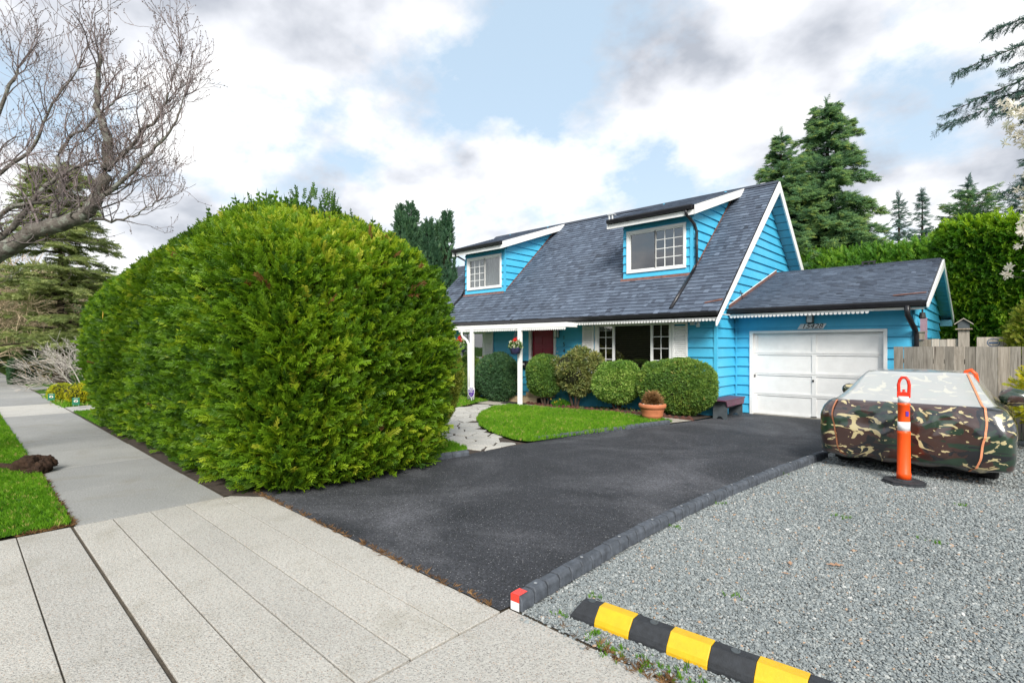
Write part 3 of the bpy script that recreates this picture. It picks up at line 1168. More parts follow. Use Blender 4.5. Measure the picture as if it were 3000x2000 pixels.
# ---- rubber edging: each moulded block a piece
def edging(name, pts, label, L=0.14, h=0.10, w=0.11, cap=False):
    P = [Vector((p[0], p[1], 0)) for p in pts]
    t = thing(name, (P[0].x, P[0].y, 0), label, 'edging')
    # arc-length walk along a smoothed line
    dens = []
    for i in range(len(P) - 1):
        p0, p1, p2, p3 = P[max(i - 1, 0)], P[i], P[i + 1], P[min(i + 2, len(P) - 1)]
        for s in range(160):
            u = s / 160
            dens.append(0.5 * ((2 * p1) + (p2 - p0) * u + (2 * p0 - 5 * p1 + 4 * p2 - p3) * u * u + (3 * p1 - p0 - 3 * p2 + p3) * u ** 3))
    dens.append(P[-1])
    stops, acc = [dens[0]], 0.0
    for a, b in zip(dens, dens[1:]):
        d = (b - a).length
        acc += d
        if acc >= L:
            stops.append(b.copy())
            acc = 0.0
    mesh = []
    for v in range(4):
        rr = random.Random(v + 31)
        b = MB()
        hl = L / 2 - 0.004
        prof = [(-w / 2, 0), (w / 2, 0), (w / 2 - .003, h * .72), (w / 2 - .022, h), (-w / 2 + .022, h), (-w / 2 + .003, h * .72)]
        b.add([(-hl + rr.uniform(0, .004), y, z * rr.uniform(.95, 1.03)) for y, z in prof] + [(hl - rr.uniform(0, .004), y, z * rr.uniform(.95, 1.03)) for y, z in prof],
              [(5, 4, 3, 2, 1, 0), (6, 7, 8, 9, 10, 11)] + [(i, (i + 1) % 6, 6 + (i + 1) % 6, 6 + i) for i in range(6)])
        mesh.append(mesh_of(b.v, b.f, 'block', 'rubber_edge'))
    for i, (a, b) in enumerate(zip(stops, stops[1:])):
        mid = (a + b) / 2
        ang = math.atan2(b.y - a.y, b.x - a.x)
        M = Matrix.Translation((mid.x, mid.y, gz(mid.x, mid.y) + random.uniform(-.006, .004))) @ Matrix.Rotation(ang + random.uniform(-.03, .03), 4, 'Z')
        o = bpy.data.objects.new('block', mesh[i % 4])
        put(o, t, M)
        bv = o.modifiers.new('bevel', 'BEVEL')
        bv.width = 0.005
        if i % 4 == 1:
            c = MB().lathe([(0.012, 0), (0.012, 0.003), (0.006, 0.005)], (0, 0, 0), 10)
            me = mesh_of(c.v, c.f, 'stud', 'stud')
            put(bpy.data.objects.new('stud', me), t, Matrix.Translation((mid.x, mid.y, h + 0.0005)))
    if cap:
        a, b = stops[0], stops[1]
        d = (b - a).normalized()
        s = Vector((-d.y, d.x, 0))
        e = 0.003
        # red tape over the top of the first block, white on its end
        q = MB()
        A = a + d * 0.0
        q.add([A - s * (w / 2 - .02) + Vector((0, 0, h + e)), A + s * (w / 2 - .02) + Vector((0, 0, h + e)), A + s * (w / 2 - .02) + d * .085 + Vector((0, 0, h + e)), A - s * (w / 2 - .02) + d * .085 + Vector((0, 0, h + e)),
               A - s * (w / 2 - .02) - d * e + Vector((0, 0, h * .55)), A + s * (w / 2 - .02) - d * e + Vector((0, 0, h * .55)), A - s * (w / 2 - .02) - d * e + Vector((0, 0, h + e)), A + s * (w / 2 - .02) - d * e + Vector((0, 0, h + e))],
              [(0, 1, 2, 3), (4, 5, 7, 6)])
        tag(q.build('red_reflector', 'reflective_red', t), 'red reflective tape on the near end')
        q = MB()
        q.add([A - s * (w / 2 - .02) - d * e, A + s * (w / 2 - .02) - d * e, A + s * (w / 2 - .02) - d * e + Vector((0, 0, h * .55)), A - s * (w / 2 - .02) - d * e + Vector((0, 0, h * .55))], [(0, 1, 2, 3)])
        q.build('white_reflector', 'reflective_white', t)
    return t


edging('rubber_edging', [(-2.275, 2.47), (-2.30, 3.0), (-2.335, 4.0), (-2.32, 5.0), (-2.26, 6.0), (-2.13, 7.5), (-1.93, 9.2)],
       'long black rubber edging with red end tape between asphalt drive and gravel', cap=True)
edging('rubber_edging', [(-6.02, 7.05), (-5.86, 7.8), (-5.55, 9.3), (-5.22, 10.75)], 'low black rubber edging along the front lawn, ending beside the terracotta pot', L=0.3, h=0.085)
edging('rubber_edging', [(-6.03, 5.46), (-6.09, 5.1), (-6.12, 4.5)], 'short black rubber edging stub at the foot of the big hedge', L=0.3, h=0.085)

# ================================================================ the blue house
HX0, HX1 = -15.5, -4.93            # gable walls
YF = 12.4                          # front wall
RX0, RX1 = -15.87, -4.57           # roof ends
EY, EZ, RY, RZ = 11.75, 2.5, 16.0, 6.35
SL = (RZ - EZ) / (RY - EY)
YB = 2 * RY - YF                   # back wall
GX1 = -1.32                        # garage right wall
GYF = 13.62
GEY, GEZ, GRY, GRZ = 13.08, 2.60, 16.86, 3.86
GSL = (GRZ - GEZ) / (GRY - GEY)
house = thing('blue_house', ((HX0 + GX1) / 2, YF, 0), 'bright blue clapboard house with steep grey roof, two dormers and attached garage', 'house')


class Wall:
    def __init__(self, O, U, N):
        self.O, self.U, self.N = Vector(O), Vector(U), Vector(N)

    def p(self, u, z, d=0.0):
        return self.O + self.U * u + self.N * d + Vector((0, 0, z))

    def M(self, u, z, d=0.0):
        return self.p(u, z, d)

    def box(self, b, u0, u1, z0, z1, d0, d1):
        vs = [self.p(u, z, d) for d in (d0, d1) for z in (z0, z1) for u in (u0, u1)]
        # indices: d,z,u
        f = [(0, 1, 3, 2), (4, 6, 7, 5), (0, 4, 5, 1), (2, 3, 7, 6), (0, 2, 6, 4), (1, 5, 7, 3)]
        b.add(vs, f)
        return b


def siding(wall, part, z0, z1, ext, holes=(), pitch=0.235, zref=0.0, maxlen=4.3):
    """lapped boards, each its own piece; ext(z)->(u0,u1); holes: (u0,u1,z0,z1)"""
    k0 = math.floor((z0 - zref) / pitch)
    k1 = math.ceil((z1 - zref) / pitch)
    for k in range(k0, k1):
        b0, b1 = max(z0, zref + k * pitch), min(z1, zref + (k + 1) * pitch)
        if b1 - b0 < 0.01:
            continue
        cuts = sorted({b0, b1} | {h[2] for h in holes if b0 + .01 < h[2] < b1 - .01} | {h[3] for h in holes if b0 + .01 < h[3] < b1 - .01})
        for a, c in zip(cuts, cuts[1:]):
            mid = (a + c) / 2
            e0, e1 = ext(a + 1e-4), ext(c - 1e-4)
            if e0 is None and e1 is None:
                continue
            if e0 is None:
                e0 = e1
            if e1 is None:
                e1 = ((e0[0] + e0[1]) / 2,) * 2
            hs = sorted((h[0], h[1]) for h in holes if h[2] < mid < h[3])
            segs, l0 = [], None
            edges = [(e0[0], e1[0])]
            for h0, h1 in hs:
                segs.append((edges[-1], (h0, h0)))
                edges.append((h1, h1))
            segs.append((edges[-1], (e0[1], e1[1])))
            for (lb, lt), (rb, rt) in segs:
                if rb - lb < 0.02 and rt - lt < 0.02:
                    continue
                n = max(1, math.ceil((rb - lb) / maxlen))
                off = random.uniform(-.6, .6) if n > 1 else 0
                for i in range(n):
                    f0, f1 = i / n, (i + 1) / n
                    ub0 = lb + (rb - lb) * f0 + (off if 0 < i else 0)
                    ub1 = lb + (rb - lb) * f1 + (off if i + 1 < n else 0)
                    ut0 = lt + (rt - lt) * f0 + (off if 0 < i else 0)
                    ut1 = lt + (rt - lt) * f1 + (off if i + 1 < n else 0)
                    g = 0.001
                    t0 = 0.042 - 0.036 * (a - (zref + k * pitch)) / pitch
                    t1 = 0.042 - 0.036 * (c - (zref + k * pitch)) / pitch
                    j = random.uniform(-.0015, .0015)
                    vs = [wall.p(ub0 + g, a + .009, .003), wall.p(ub1 - g, a + .009, .003), wall.p(ut1 - g, c, .003), wall.p(ut0 + g, c, .003),
                          wall.p(ub0 + g, a + .005, t0 + j), wall.p(ub1 - g, a + .005, t0 + j), wall.p(ut1 - g, c, t1 + j), wall.p(ut0 + g, c, t1 + j)]
                    fl = [(0, 3, 2, 1), (4, 5, 6, 7), (0, 1, 5, 4), (1, 2, 6, 5), (2, 3, 7, 6), (3, 0, 4, 7)]
                    if wall.U.cross(Vector((0, 0, 1))).dot(wall.N) < 0:
                        fl = [tuple(reversed(q)) for q in fl]
                    MB().add(vs, fl).build('siding_board', 'siding_blue', part)


def backing(wall, name, z0, z1, ext, holes=(), depth=0.12, step=0.235):
    b = MB()
    cuts = sorted({z0, z1} | {h[2] for h in holes} | {h[3] for h in holes} | {z0 + i * step for i in range(1, int((z1 - z0) / step))})
    cuts = [c for c in cuts if z0 <= c <= z1]
    for a, c in zip(cuts, cuts[1:]):
        if c - a < 1e-4:
            continue
        mid = (a + c) / 2
        e0, e1 = ext(a + 1e-4), ext(c - 1e-4)
        if e0 is None and e1 is None:
            continue
        e0 = e0 or e1
        e1 = e1 or ((e0[0] + e0[1]) / 2,) * 2
        hs = sorted((h[0], h[1]) for h in holes if h[2] < mid < h[3])
        L = (e0[0], e1[0])
        segs = []
        for h0, h1 in hs:
            segs.append((L, (h0, h0)))
            L = (h1, h1)
        segs.append((L, (e0[1], e1[1])))
        for (lb, lt), (rb, rt) in segs:
            if rb - lb < 1e-3 and rt - lt < 1e-3:
                continue
            vs = [wall.p(lb, a, -depth), wall.p(rb, a, -depth), wall.p(rt, c, -depth), wall.p(lt, c, -depth), wall.p(lb, a, 0), wall.p(rb, a, 0), wall.p(rt, c, 0), wall.p(lt, c, 0)]
            b.add(vs, [(0, 3, 2, 1), (4, 5, 6, 7), (0, 1, 5, 4), (1, 2, 6, 5), (2, 3, 7, 6), (3, 0, 4, 7)])
    return b.build(name, 'siding_blue', house)


def window(wall, u0, u1, z0, z1, panes, fw=0.07, label=None, room=0.5, behind=None, proud=0.058):
    """panes: list of (u0,u1,cols,rows) in fractions of the clear width"""
    b = MB()
    d0, d1 = -0.06, proud
    wall.box(b, u0, u1, z0, z0 + fw, d0, d1)
    wall.box(b, u0, u1, z1 - fw, z1, d0, d1)
    wall.box(b, u0, u0 + fw, z0 + fw, z1 - fw, d0, d1)
    wall.box(b, u1 - fw, u1, z0 + fw, z1 - fw, d0, d1)
    w = b.build('window', 'vinyl_white', house, bevel=0.004)
    if label:
        w['label'] = label
    a0, a1 = u0 + fw, u1 - fw
    c0, c1 = z0 + fw, z1 - fw
    for (f0, f1, cols, rows) in panes:
        p0, p1 = a0 + (a1 - a0) * f0, a0 + (a1 - a0) * f1
        s = 0.03
        b = MB()
        wall.box(b, p0, p1, c0, c0 + s, -.045, .012)
        wall.box(b, p0, p1, c1 - s, c1, -.045, .012)
        wall.box(b, p0, p0 + s, c0 + s, c1 - s, -.045, .012)
        wall.box(b, p1 - s, p1, c0 + s, c1 - s, -.045, .012)
        b.build('sash', 'vinyl_white', w)
        b = MB()
        vs = [wall.p(p0 + s, c0 + s, -.02), wall.p(p1 - s, c0 + s, -.02), wall.p(p1 - s, c1 - s, -.02), wall.p(p0 + s, c1 - s, -.02)]
        b.add(vs, [(0, 1, 2, 3)])
        b.build('pane', 'glass', w)
        for i in range(1, cols):
            m = p0 + s + (p1 - p0 - 2 * s) * i / cols
            wall.box(MB(), m - .009, m + .009, c0 + s, c1 - s, -.019, -.008).build('muntin', 'vinyl_white', w)
        for i in range(1, rows):
            m = c0 + s + (c1 - c0 - 2 * s) * i / rows
            wall.box(MB(), p0 + s, p1 - s, m - .009, m + .009, -.0175, -.0065).build('muntin', 'vinyl_white', w)
    # room behind the glass
    b = MB()
    e = 0.02
    q = [wall.p(u, z, d) for d in (-.07, -room) for z in (z0 + e, z1 - e) for u in (u0 + e, u1 - e)]
    b.add(q, [(4, 5, 7, 6), (0, 1, 5, 4), (2, 6, 7, 3), (0, 4, 6, 2), (1, 3, 7, 5)])
    b.build('room', 'dark_room', w)
    if behind:
        behind(w, a0, a1, c0, c1)
    return w


def curtain(wall, lo, hi):
    def f(w, a0, a1, c0, c1):
        b = MB()
        n = 60
        A, B = a0 + (a1 - a0) * lo, a0 + (a1 - a0) * hi
        vs, fs = [], []
        for i in range(n + 1):
            u = A + (B - A) * i / n
            d = -.12 + .025 * math.sin(i * 1.25) + .012 * math.sin(i * 0.53)
            vs += [wall.p(u, c0 - .01, d), wall.p(u, c1 + .01, d)]
        for i in range(n):
            fs.append((2 * i, 2 * i + 2, 2 * i + 3, 2 * i + 1))
        b.add(vs, fs).build('curtain', 'curtain', w, smooth=True)
    return f


def blinds(wall, lo, hi):
    def f(w, a0, a1, c0, c1):
        b = MB()
        A, B = a0 + (a1 - a0) * lo, a0 + (a1 - a0) * hi
        z = c0
        while z < c1:
            vs = [wall.p(A, z, -.14), wall.p(B, z, -.14), wall.p(B, z + .035, -.11), wall.p(A, z + .035, -.11)]
            b.add(vs, [(0, 1, 2, 3)])
            z += .055
        b.build('blind', 'blind', w)
    return f


# ---- walls -----------------------------------------------------------------
WF = Wall((0, YF, 0), (1, 0, 0), (0, -1, 0))
BW = (-8.33, -6.02, 0.92, 2.33)            # picture window
LW = (-14.10, -12.82, 1.22, 2.20)          # window by the porch
DR = (-10.70, -9.80, 0.27, 2.30)           # front door
fe = lambda z: (HX0, HX1)
wall_f = backing(WF, 'front_wall', -0.2, 2.72, fe, [BW, LW, DR])
siding(WF, wall_f, -0.06, 2.42, fe, [BW, LW, DR], zref=0.01)


def gable_ext(z):
    a = max(YF, EY + (z + 0.16 - EZ) / SL)
    if a >= RY:
        return None
    return (a, 2 * RY - a)


WG = Wall((HX1, 0, 0), (0, 1, 0), (1, 0, 0))
wall_g = backing(WG, 'gable_wall', -0.2, RZ - 0.18, gable_ext)
gext = lambda z: (lambda e: None if e is None else (e[0], min(e[1], 19.4)))(gable_ext(z))
siding(WG, wall_g, -0.02, RZ - 0.2, gext, [(GYF - .02, 21, -1, GEZ + 0.05)], zref=0.01)
WL = Wall((HX0, 0, 0), (0, -1, 0), (-1, 0, 0))
backing(WL, 'far_gable_wall', -0.2, RZ - 0.18, lambda z: (lambda e: None if e is None else (-e[1], -e[0]))(gable_ext(z)))
WB = Wall((0, YB, 0), (-1, 0, 0), (0, 1, 0))
backing(WB, 'back_wall', -0.2, 2.72, lambda z: (-HX1, -HX0))
# corner board
MB().box(HX1 + .042, HX1 + .048, YF - .045, YF + .012, -0.02, 2.40).box(HX1 - .03, HX1 + .048, YF - .0505, YF - .0445, -0.02, 2.40).build('corner_board', 'siding_blue', house)

# ---- garage walls
WGF = Wall((0, GYF, 0), (1, 0, 0), (0, -1, 0))
GD = (-4.48, -1.80, -0.05, 2.0)
GT = (-4.55, -1.74, -0.05, 2.06)
wall_gf = backing(WGF, 'garage_front_wall', -0.2, 2.62, lambda z: (HX1 + .03, GX1), [GD])
siding(WGF, wall_gf, 0.02, 2.60, lambda z: (HX1 + .03, GX1), [GT], zref=0.01)


def gar_ext(z):
    a = max(GYF, GEY + (z + 0.13 - GEZ) / GSL)
    if a >= GRY:
        return None
    return (a, 2 * GRY - a)


WGS = Wall((GX1, 0, 0), (0, 1, 0), (1, 0, 0))
wall_gs = backing(WGS, 'garage_side_wall', -0.2, GRZ - 0.14, gar_ext)
siding(WGS, wall_gs, 0.02, GRZ - 0.16, gar_ext, zref=0.01)
MB().box(HX1 + .03, GX1, 2 * GRY - GYF - .1, 2 * GRY - GYF, -.2, 2.62).build('garage_back_wall', 'siding_blue', house)
MB().box(GX1 + .042, GX1 + .048, GYF - .045, GYF + .02, 0, 2.5).build('corner_board', 'siding_blue', house)
MB().box(HX1 + .043, HX1 + .075, GYF - .075, GYF - .044, 0.02, 2.42).build('corner_board', 'siding_blue', house)

# ---- roof slabs and shingles ----------------------------------------------
TH = 0.15
rf = MB()
rf.prism([(RX0, EY, EZ), (RX0, RY, RZ), (RX0, RY, RZ - TH * 1.35), (RX0, EY, EZ - TH * 1.35)], (RX1 - RX0, 0, 0))
rb = MB()
roof = rf.build('roof', 'dark_gutter', house)
rb.prism([(RX0, RY + .001, RZ), (RX0, 2 * RY - EY, EZ), (RX0, 2 * RY - EY, EZ - TH * 1.35), (RX0, RY + .001, RZ - TH * 1.35)], (RX1 - RX0, 0, 0))
rb.build('rear_roof', 'shingle', house)

DORM = [(-14.36, -12.36), (-7.73, -5.75)]
DY, DFY, DFZ = 12.90, 12.55, 5.19
DSL = (RZ + 0.02 - DFZ) / (RY + 0.05 - DFY)
SH_ALL = []        # (matrix, width, height, tint, parent, size on the picture)


def course_list(x0, x1, y0, z0, y1, z1, expo, parent, cutter=None):
    """shingle tabs on a slope that rises from (y0,z0) to (y1,z1)"""
    d = Vector((0, y1 - y0, z1 - z0))
    L = d.length
    d.normalize()
    nrm = Vector((1, 0, 0)).cross(d)
    n = int(math.ceil(L / expo))
    for r in range(n):
        h = expo
        if (r + 1) * expo > L:
            h = L - r * expo
        if h < 0.03:
            continue
        x = x0 - random.uniform(0, .2)
        while x < x1:
            w = random.choice((0.09, 0.12, 0.15, 0.18, 0.22))
            a, b = max(x, x0), min(x + w, x1)
            x += w
            if b - a < 0.02:
                continue
            base = Vector(((a + b) / 2, y0, z0)) + d * (r * expo)
            if cutter and cutter((a + b) / 2, base.y + d.y * h / 2):
                continue
            prot = random.choice((0.0, 0.0, 0.012, 0.022))
            rot = Matrix((Vector((1, 0, 0)), d, nrm)).transposed().to_4x4()
            M = Matrix.Translation(base - d * prot + nrm * 0.002) @ rot
            tint = min(1, max(0, random.gauss(0.50, 0.16)))
            v = base - Vector((0, 0, 1.7))
            size = (b - a) * (h + prot) * abs(nrm.dot(v.normalized())) / v.length_squared
            SH_ALL.append((M, b - a - .003, h + prot + .018, tint, parent, size))


def main_cut(xc, yc):
    for x0, x1 in DORM:
        if x0 < xc < x1 and yc > DY - .02:
            return True
    return False


EXPO = 0.142
course_list(RX0, RX1 - .02, EY - .03, EZ - .02, RY, RZ, EXPO, roof, main_cut)
# dormer roofs
d_roofs = []
for x0, x1 in DORM:
    a, b = x0 - .28, x1 + .24
    s = MB().prism([(a, DFY, DFZ), (a, RY + .05, RZ + .02), (a, RY + .05, RZ - .09), (a, DFY, DFZ - .11)], (b - a, 0, 0)).build('dormer_roof', 'dark_gutter', house)
    d_roofs.append(s)
    course_list(a, b, DFY - .03, DFZ - .004, RY + .04, RZ + .025, 0.15, s)
gr = MB().prism([(HX1 + .03, GEY, GEZ), (HX1 + .03, GRY, GRZ), (HX1 + .03, GRY, GRZ - .13), (HX1 + .03, GEY, GEZ - .13)], (-1.03 - HX1 - .03, 0, 0)).build('garage_roof', 'dark_gutter', house)
MB().prism([(HX1 + .03, GRY + .001, GRZ), (HX1 + .03, 2 * GRY - GEY, GEZ), (HX1 + .03, 2 * GRY - GEY, GEZ - .13), (HX1 + .03, GRY + .001, GRZ - .13)], (-1.03 - HX1 - .03, 0, 0)).build('rear_garage_roof', 'shingle', house)
course_list(HX1 + .04, -1.05, GEY - .03, GEZ - .012, GRY, GRZ, 0.145, gr)

SH_ALL.sort(key=lambda s: -s[5])
TAB = {}


def tab_mesh(w, h, tint):
    key = (round(w, 2), round(h, 2), int(tint * 8))
    if key in TAB:
        return TAB[key]
    w2, h2 = key[0] / 2, key[1]
    if w2 < .01:
        w2 = .01
    vs = [(-w2, 0, 0), (w2, 0, 0), (w2, h2, 0), (-w2, h2, 0), (-w2, 0, .024), (w2, 0, .024), (w2, h2, .003), (-w2, h2, .003)]
    fs = [(4, 5, 6, 7), (0, 1, 5, 4), (1, 2, 6, 5), (3, 0, 4, 7)]
    me = mesh_of(vs, fs, 'shingle', 'shingle')
    at = me.attributes.new('tint', 'FLOAT', 'POINT')
    at.data.foreach_set('value', [(key[2] + .5) / 8] * 8)
    TAB[key] = me
    return me


for M, w, h, tint, par, size in SH_ALL[:290]:
    put(bpy.data.objects.new('shingle', tab_mesh(w, h, tint)), par, M)
rest = {}
for it in SH_ALL[290:]:
    rest.setdefault(it[4].name, []).append(it)
for nm, lst in rest.items():
    vs, fs, tv = [], [], []
    for M, w, h, tint, par, size in lst:
        k = len(vs)
        w2 = max(w, .02) / 2
        for p in ((-w2, 0, 0), (w2, 0, 0), (w2, h, 0), (-w2, h, 0), (-w2, 0, .024), (w2, 0, .024), (w2, h, .003), (-w2, h, .003)):
            vs.append(tuple(M @ Vector(p)))
        fs += [tuple(i + k for i in q) for q in ((4, 5, 6, 7), (0, 1, 5, 4), (1, 2, 6, 5), (3, 0, 4, 7))]
        tv += [tint] * 8
    me = mesh_of(vs, fs, 'shingle_field', 'shingle')
    at = me.attributes.new('tint', 'FLOAT', 'POINT')
    at.data.foreach_set('value', tv)
    tag(put(bpy.data.objects.new('shingle_field', me), lst[0][4]), kind='stuff')

# ridge caps
for (a, b, y, z, dz) in ((RX0, RX1, RY, RZ, .02), (HX1 + .03, -1.05, GRY, GRZ, .015)):
    m = MB()
    x = a
    while x < b - .01:
        e = min(x + .24, b)
        m.prism([(x, y - .13, z - .085 + dz), (x, y, z + dz + .02), (x, y + .13, z - .085 + dz), (x, y, z + .004)], (e - x - .004, 0, 0))
        x += .24
    m.build('ridge_cap', 'shingle', house)

# ---- bargeboards, soffits, fascias, gutters --------------------------------
def barge(x, y0, z0, y1, z1, hgt, th=.035, tail=0.0):
    b = MB()
    d = Vector((0, y1 - y0, z1 - z0)).normalized()
    lo = Vector((x, y0, z0)) - d * tail
    hi = Vector((x, y1, z1))
    b.prism([lo, hi, hi - Vector((0, 0, hgt)), lo - Vector((0, 0, hgt * (0.35 if tail else 1)))], (th, 0, 0))
    return b


barge(RX1 + .002, EY, EZ - .02, RY, RZ - .01, .30, tail=0.36).build('bargeboard', 'white_paint', house)
barge(RX1 + .002, 2 * RY - EY, EZ - .02, RY + .002, RZ - .01, .30).build('bargeboard', 'white_paint', house)
barge(RX0 - .037, EY, EZ - .02, RY, RZ - .01, .30).build('bargeboard', 'white_paint', house)
barge(-1.028, GEY, GEZ - .02, GRY, GRZ - .01, .21, tail=0.18).build('bargeboard', 'white_paint', house)
barge(-1.028, 2 * GRY - GEY, GEZ - .02, GRY + .002, GRZ - .01, .21).build('bargeboard', 'white_paint', house)
# soffit boards under the gable overhangs
for (x0, x1, ey, ez, ry, rz, off) in ((HX1 + .03, RX1 - .003, EY, EZ, RY, RZ, TH * 1.35 + .004), (GX1 + .03, -1.035, GEY, GEZ, GRY, GRZ, .134)):
    for sgn in (1, -1):
        n = int(math.hypot(ry - ey, rz - ez) / .28)
        for i in range(n):
            f0, f1 = i / n, (i + 1) / n - .006
            ya, yb = ey + (ry - ey) * f0, ey + (ry - ey) * f1
            za, zb = ez + (rz - ez) * f0 - off, ez + (rz - ez) * f1 - off
            if sgn < 0:
                ya, yb = 2 * ry - ya, 2 * ry - yb
            MB().prism([(x0, ya, za), (x0, yb, zb), (x0, yb, zb - .012), (x0, ya, za - .012)], (x1 - x0, 0, 0)).build('soffit_board', 'soffit_blue', house)
# eave soffits
MB().box(RX0, RX1 - .01, EY + .04, YF - .03, 2.405, 2.42).build('soffit', 'white_paint', house)
MB().box(HX1 + .035, -1.05, GEY + .04, GYF - .03, 2.455, 2.47).build('soffit', 'soffit_blue', house)
# garage rear eave end
MB().box(GX1 + .03, -1.03, 2 * GRY - GEY - .5, 2 * GRY - GEY, GEZ - .32, GEZ - .14).build('eave_return', 'soffit_blue', house)


def gutter(x0, x1, y, ztop, name='gutter'):
    prof = [(0, 0), (-.115, 0), (-.115, -.03), (-.09, -.10), (0, -.10), (0, -.09), (-.083, -.09), (-.105, -.028), (-.105, -.008), (0, -.008)]
    b = MB()
    b.prism([(x0, y + a, ztop + c) for a, c in prof], (x1 - x0, 0, 0))
    b.box(x0, x0 + .004, y - .114, y - .001, ztop - .099, ztop - .001).box(x1 - .004, x1, y - .114, y - .001, ztop - .099, ztop - .001)
    return b.build(name, 'dark_gutter', house)


gutter(RX0 + .02, RX1 - .03, EY - .012, EZ - .02)
gutter(HX1 + .06, -1.07, GEY - .012, GEZ - .01)
for x0, x1 in DORM:
    gutter(x0 - .27, x1 + .20, DFY - .012, DFZ)
    MB().box(x0 - .28, x1 + .24, DFY - .01, DFY + .02, DFZ - .235, DFZ - .115).build('fascia', 'white_paint', house)
    # bargeboards of the dormer roof
    for xx in (x1 + .241, x0 - .281 - .03):
        b = MB()
        b.prism([(xx, DFY - .03, DFZ - .01), (xx, RY - .02, RZ - .005), (xx, RY - .20, RZ - .27), (xx, DFY - .03, DFZ - .235)], (.03, 0, 0))
        b.build('dormer_bargeboard', 'white_paint', house)
MB().box(RX0 + .03, RX1 - .035, EY + .005, EY + .035, EZ - .19, EZ - .125).build('fascia', 'white_paint', house)
MB().box(HX1 + .06, -1.08, GEY + .005, GEY + .03, GEZ - .18, GEZ - .115).build('fascia', 'white_paint', house)


def scallops(x0, x1, y, z, step=.082, drop=.055, th=.018):
    b = MB()
    n = int((x1 - x0) / step)
    b.box(x0, x1, y, y + th, z - .03, z)
    for i in range(n):
        a = x0 + i * step
        pts = [(a + .012, y, z - .03)] + [(a + step / 2 + math.cos(t) * (step / 2 - .008), y, z - .03 - drop * (.45 + .55 * math.sin(t)) + .0) for t in (math.pi, math.pi * .8, math.pi * .5, math.pi * .2, 0)] + [(a + step - .012, y, z - .03)]
        b.prism(pts, (0, th, 0))
    return b.build('scalloped_trim', 'white_paint', house)


scallops(-8.60, RX1 - .06, EY - .03, EZ - .16)
scallops(HX1 + .08, -1.9, GEY - .03, GEZ - .145)

# flashing where the garage roof meets the gable wall, loose strips on the eaves
for ya, yb in ((GEY + .02, GRY - .02),):
    za, zb = GEZ + GSL * (ya - GEY), GEZ + GSL * (yb - GEY)
    MB().prism([(HX1 + .043, ya, za + .02), (HX1 + .043, yb, zb + .02), (HX1 + .043, yb, zb + .095), (HX1 + .043, ya, za + .095)], (.02, 0, 0)).build('flashing', 'flashing', house)
    MB().prism([(HX1 + .0435, ya, za + .0955), (HX1 + .0435, yb, zb + .0955), (HX1 + .0435, yb, zb + .112), (HX1 + .0435, ya, za + .112)], (.012, 0, 0)).build('flashing', 'white_paint', house)
MB().prism([(-5.0, EY + .16, EZ + SL * .16 + .03), (-4.6, EY + .20, EZ + SL * .20 + .05), (-4.6, EY + .24, EZ + SL * .24 + .05), (-5.0, EY + .19, EZ + SL * .19 + .03)], (0, -.008, .012)).build('eave_strip', 'flashing', house)
MB().prism([(-1.62, GEY + .30, GEZ + GSL * .30 + .03), (-1.08, GEY + .40, GEZ + GSL * .40 + .035), (-1.08, GEY + .46, GEZ + GSL * .46 + .035), (-1.62, GEY + .35, GEZ + GSL * .35 + .03)], (0, -.006, .014)).build('eave_strip', 'flashing', house)
# bare wires on the gable wall
b_ = MB()
for o_ in (0, .05):
    b_.tube([(HX1 + .05, 13.85 + o_, 3.12), (HX1 + .09, 13.80 + o_, 3.02), (HX1 + .10, 13.86 + o_, 2.90), (HX1 + .05, 13.98 + o_, 2.93)], .006, 5)
b_.build('wire', 'dark_metal', house)

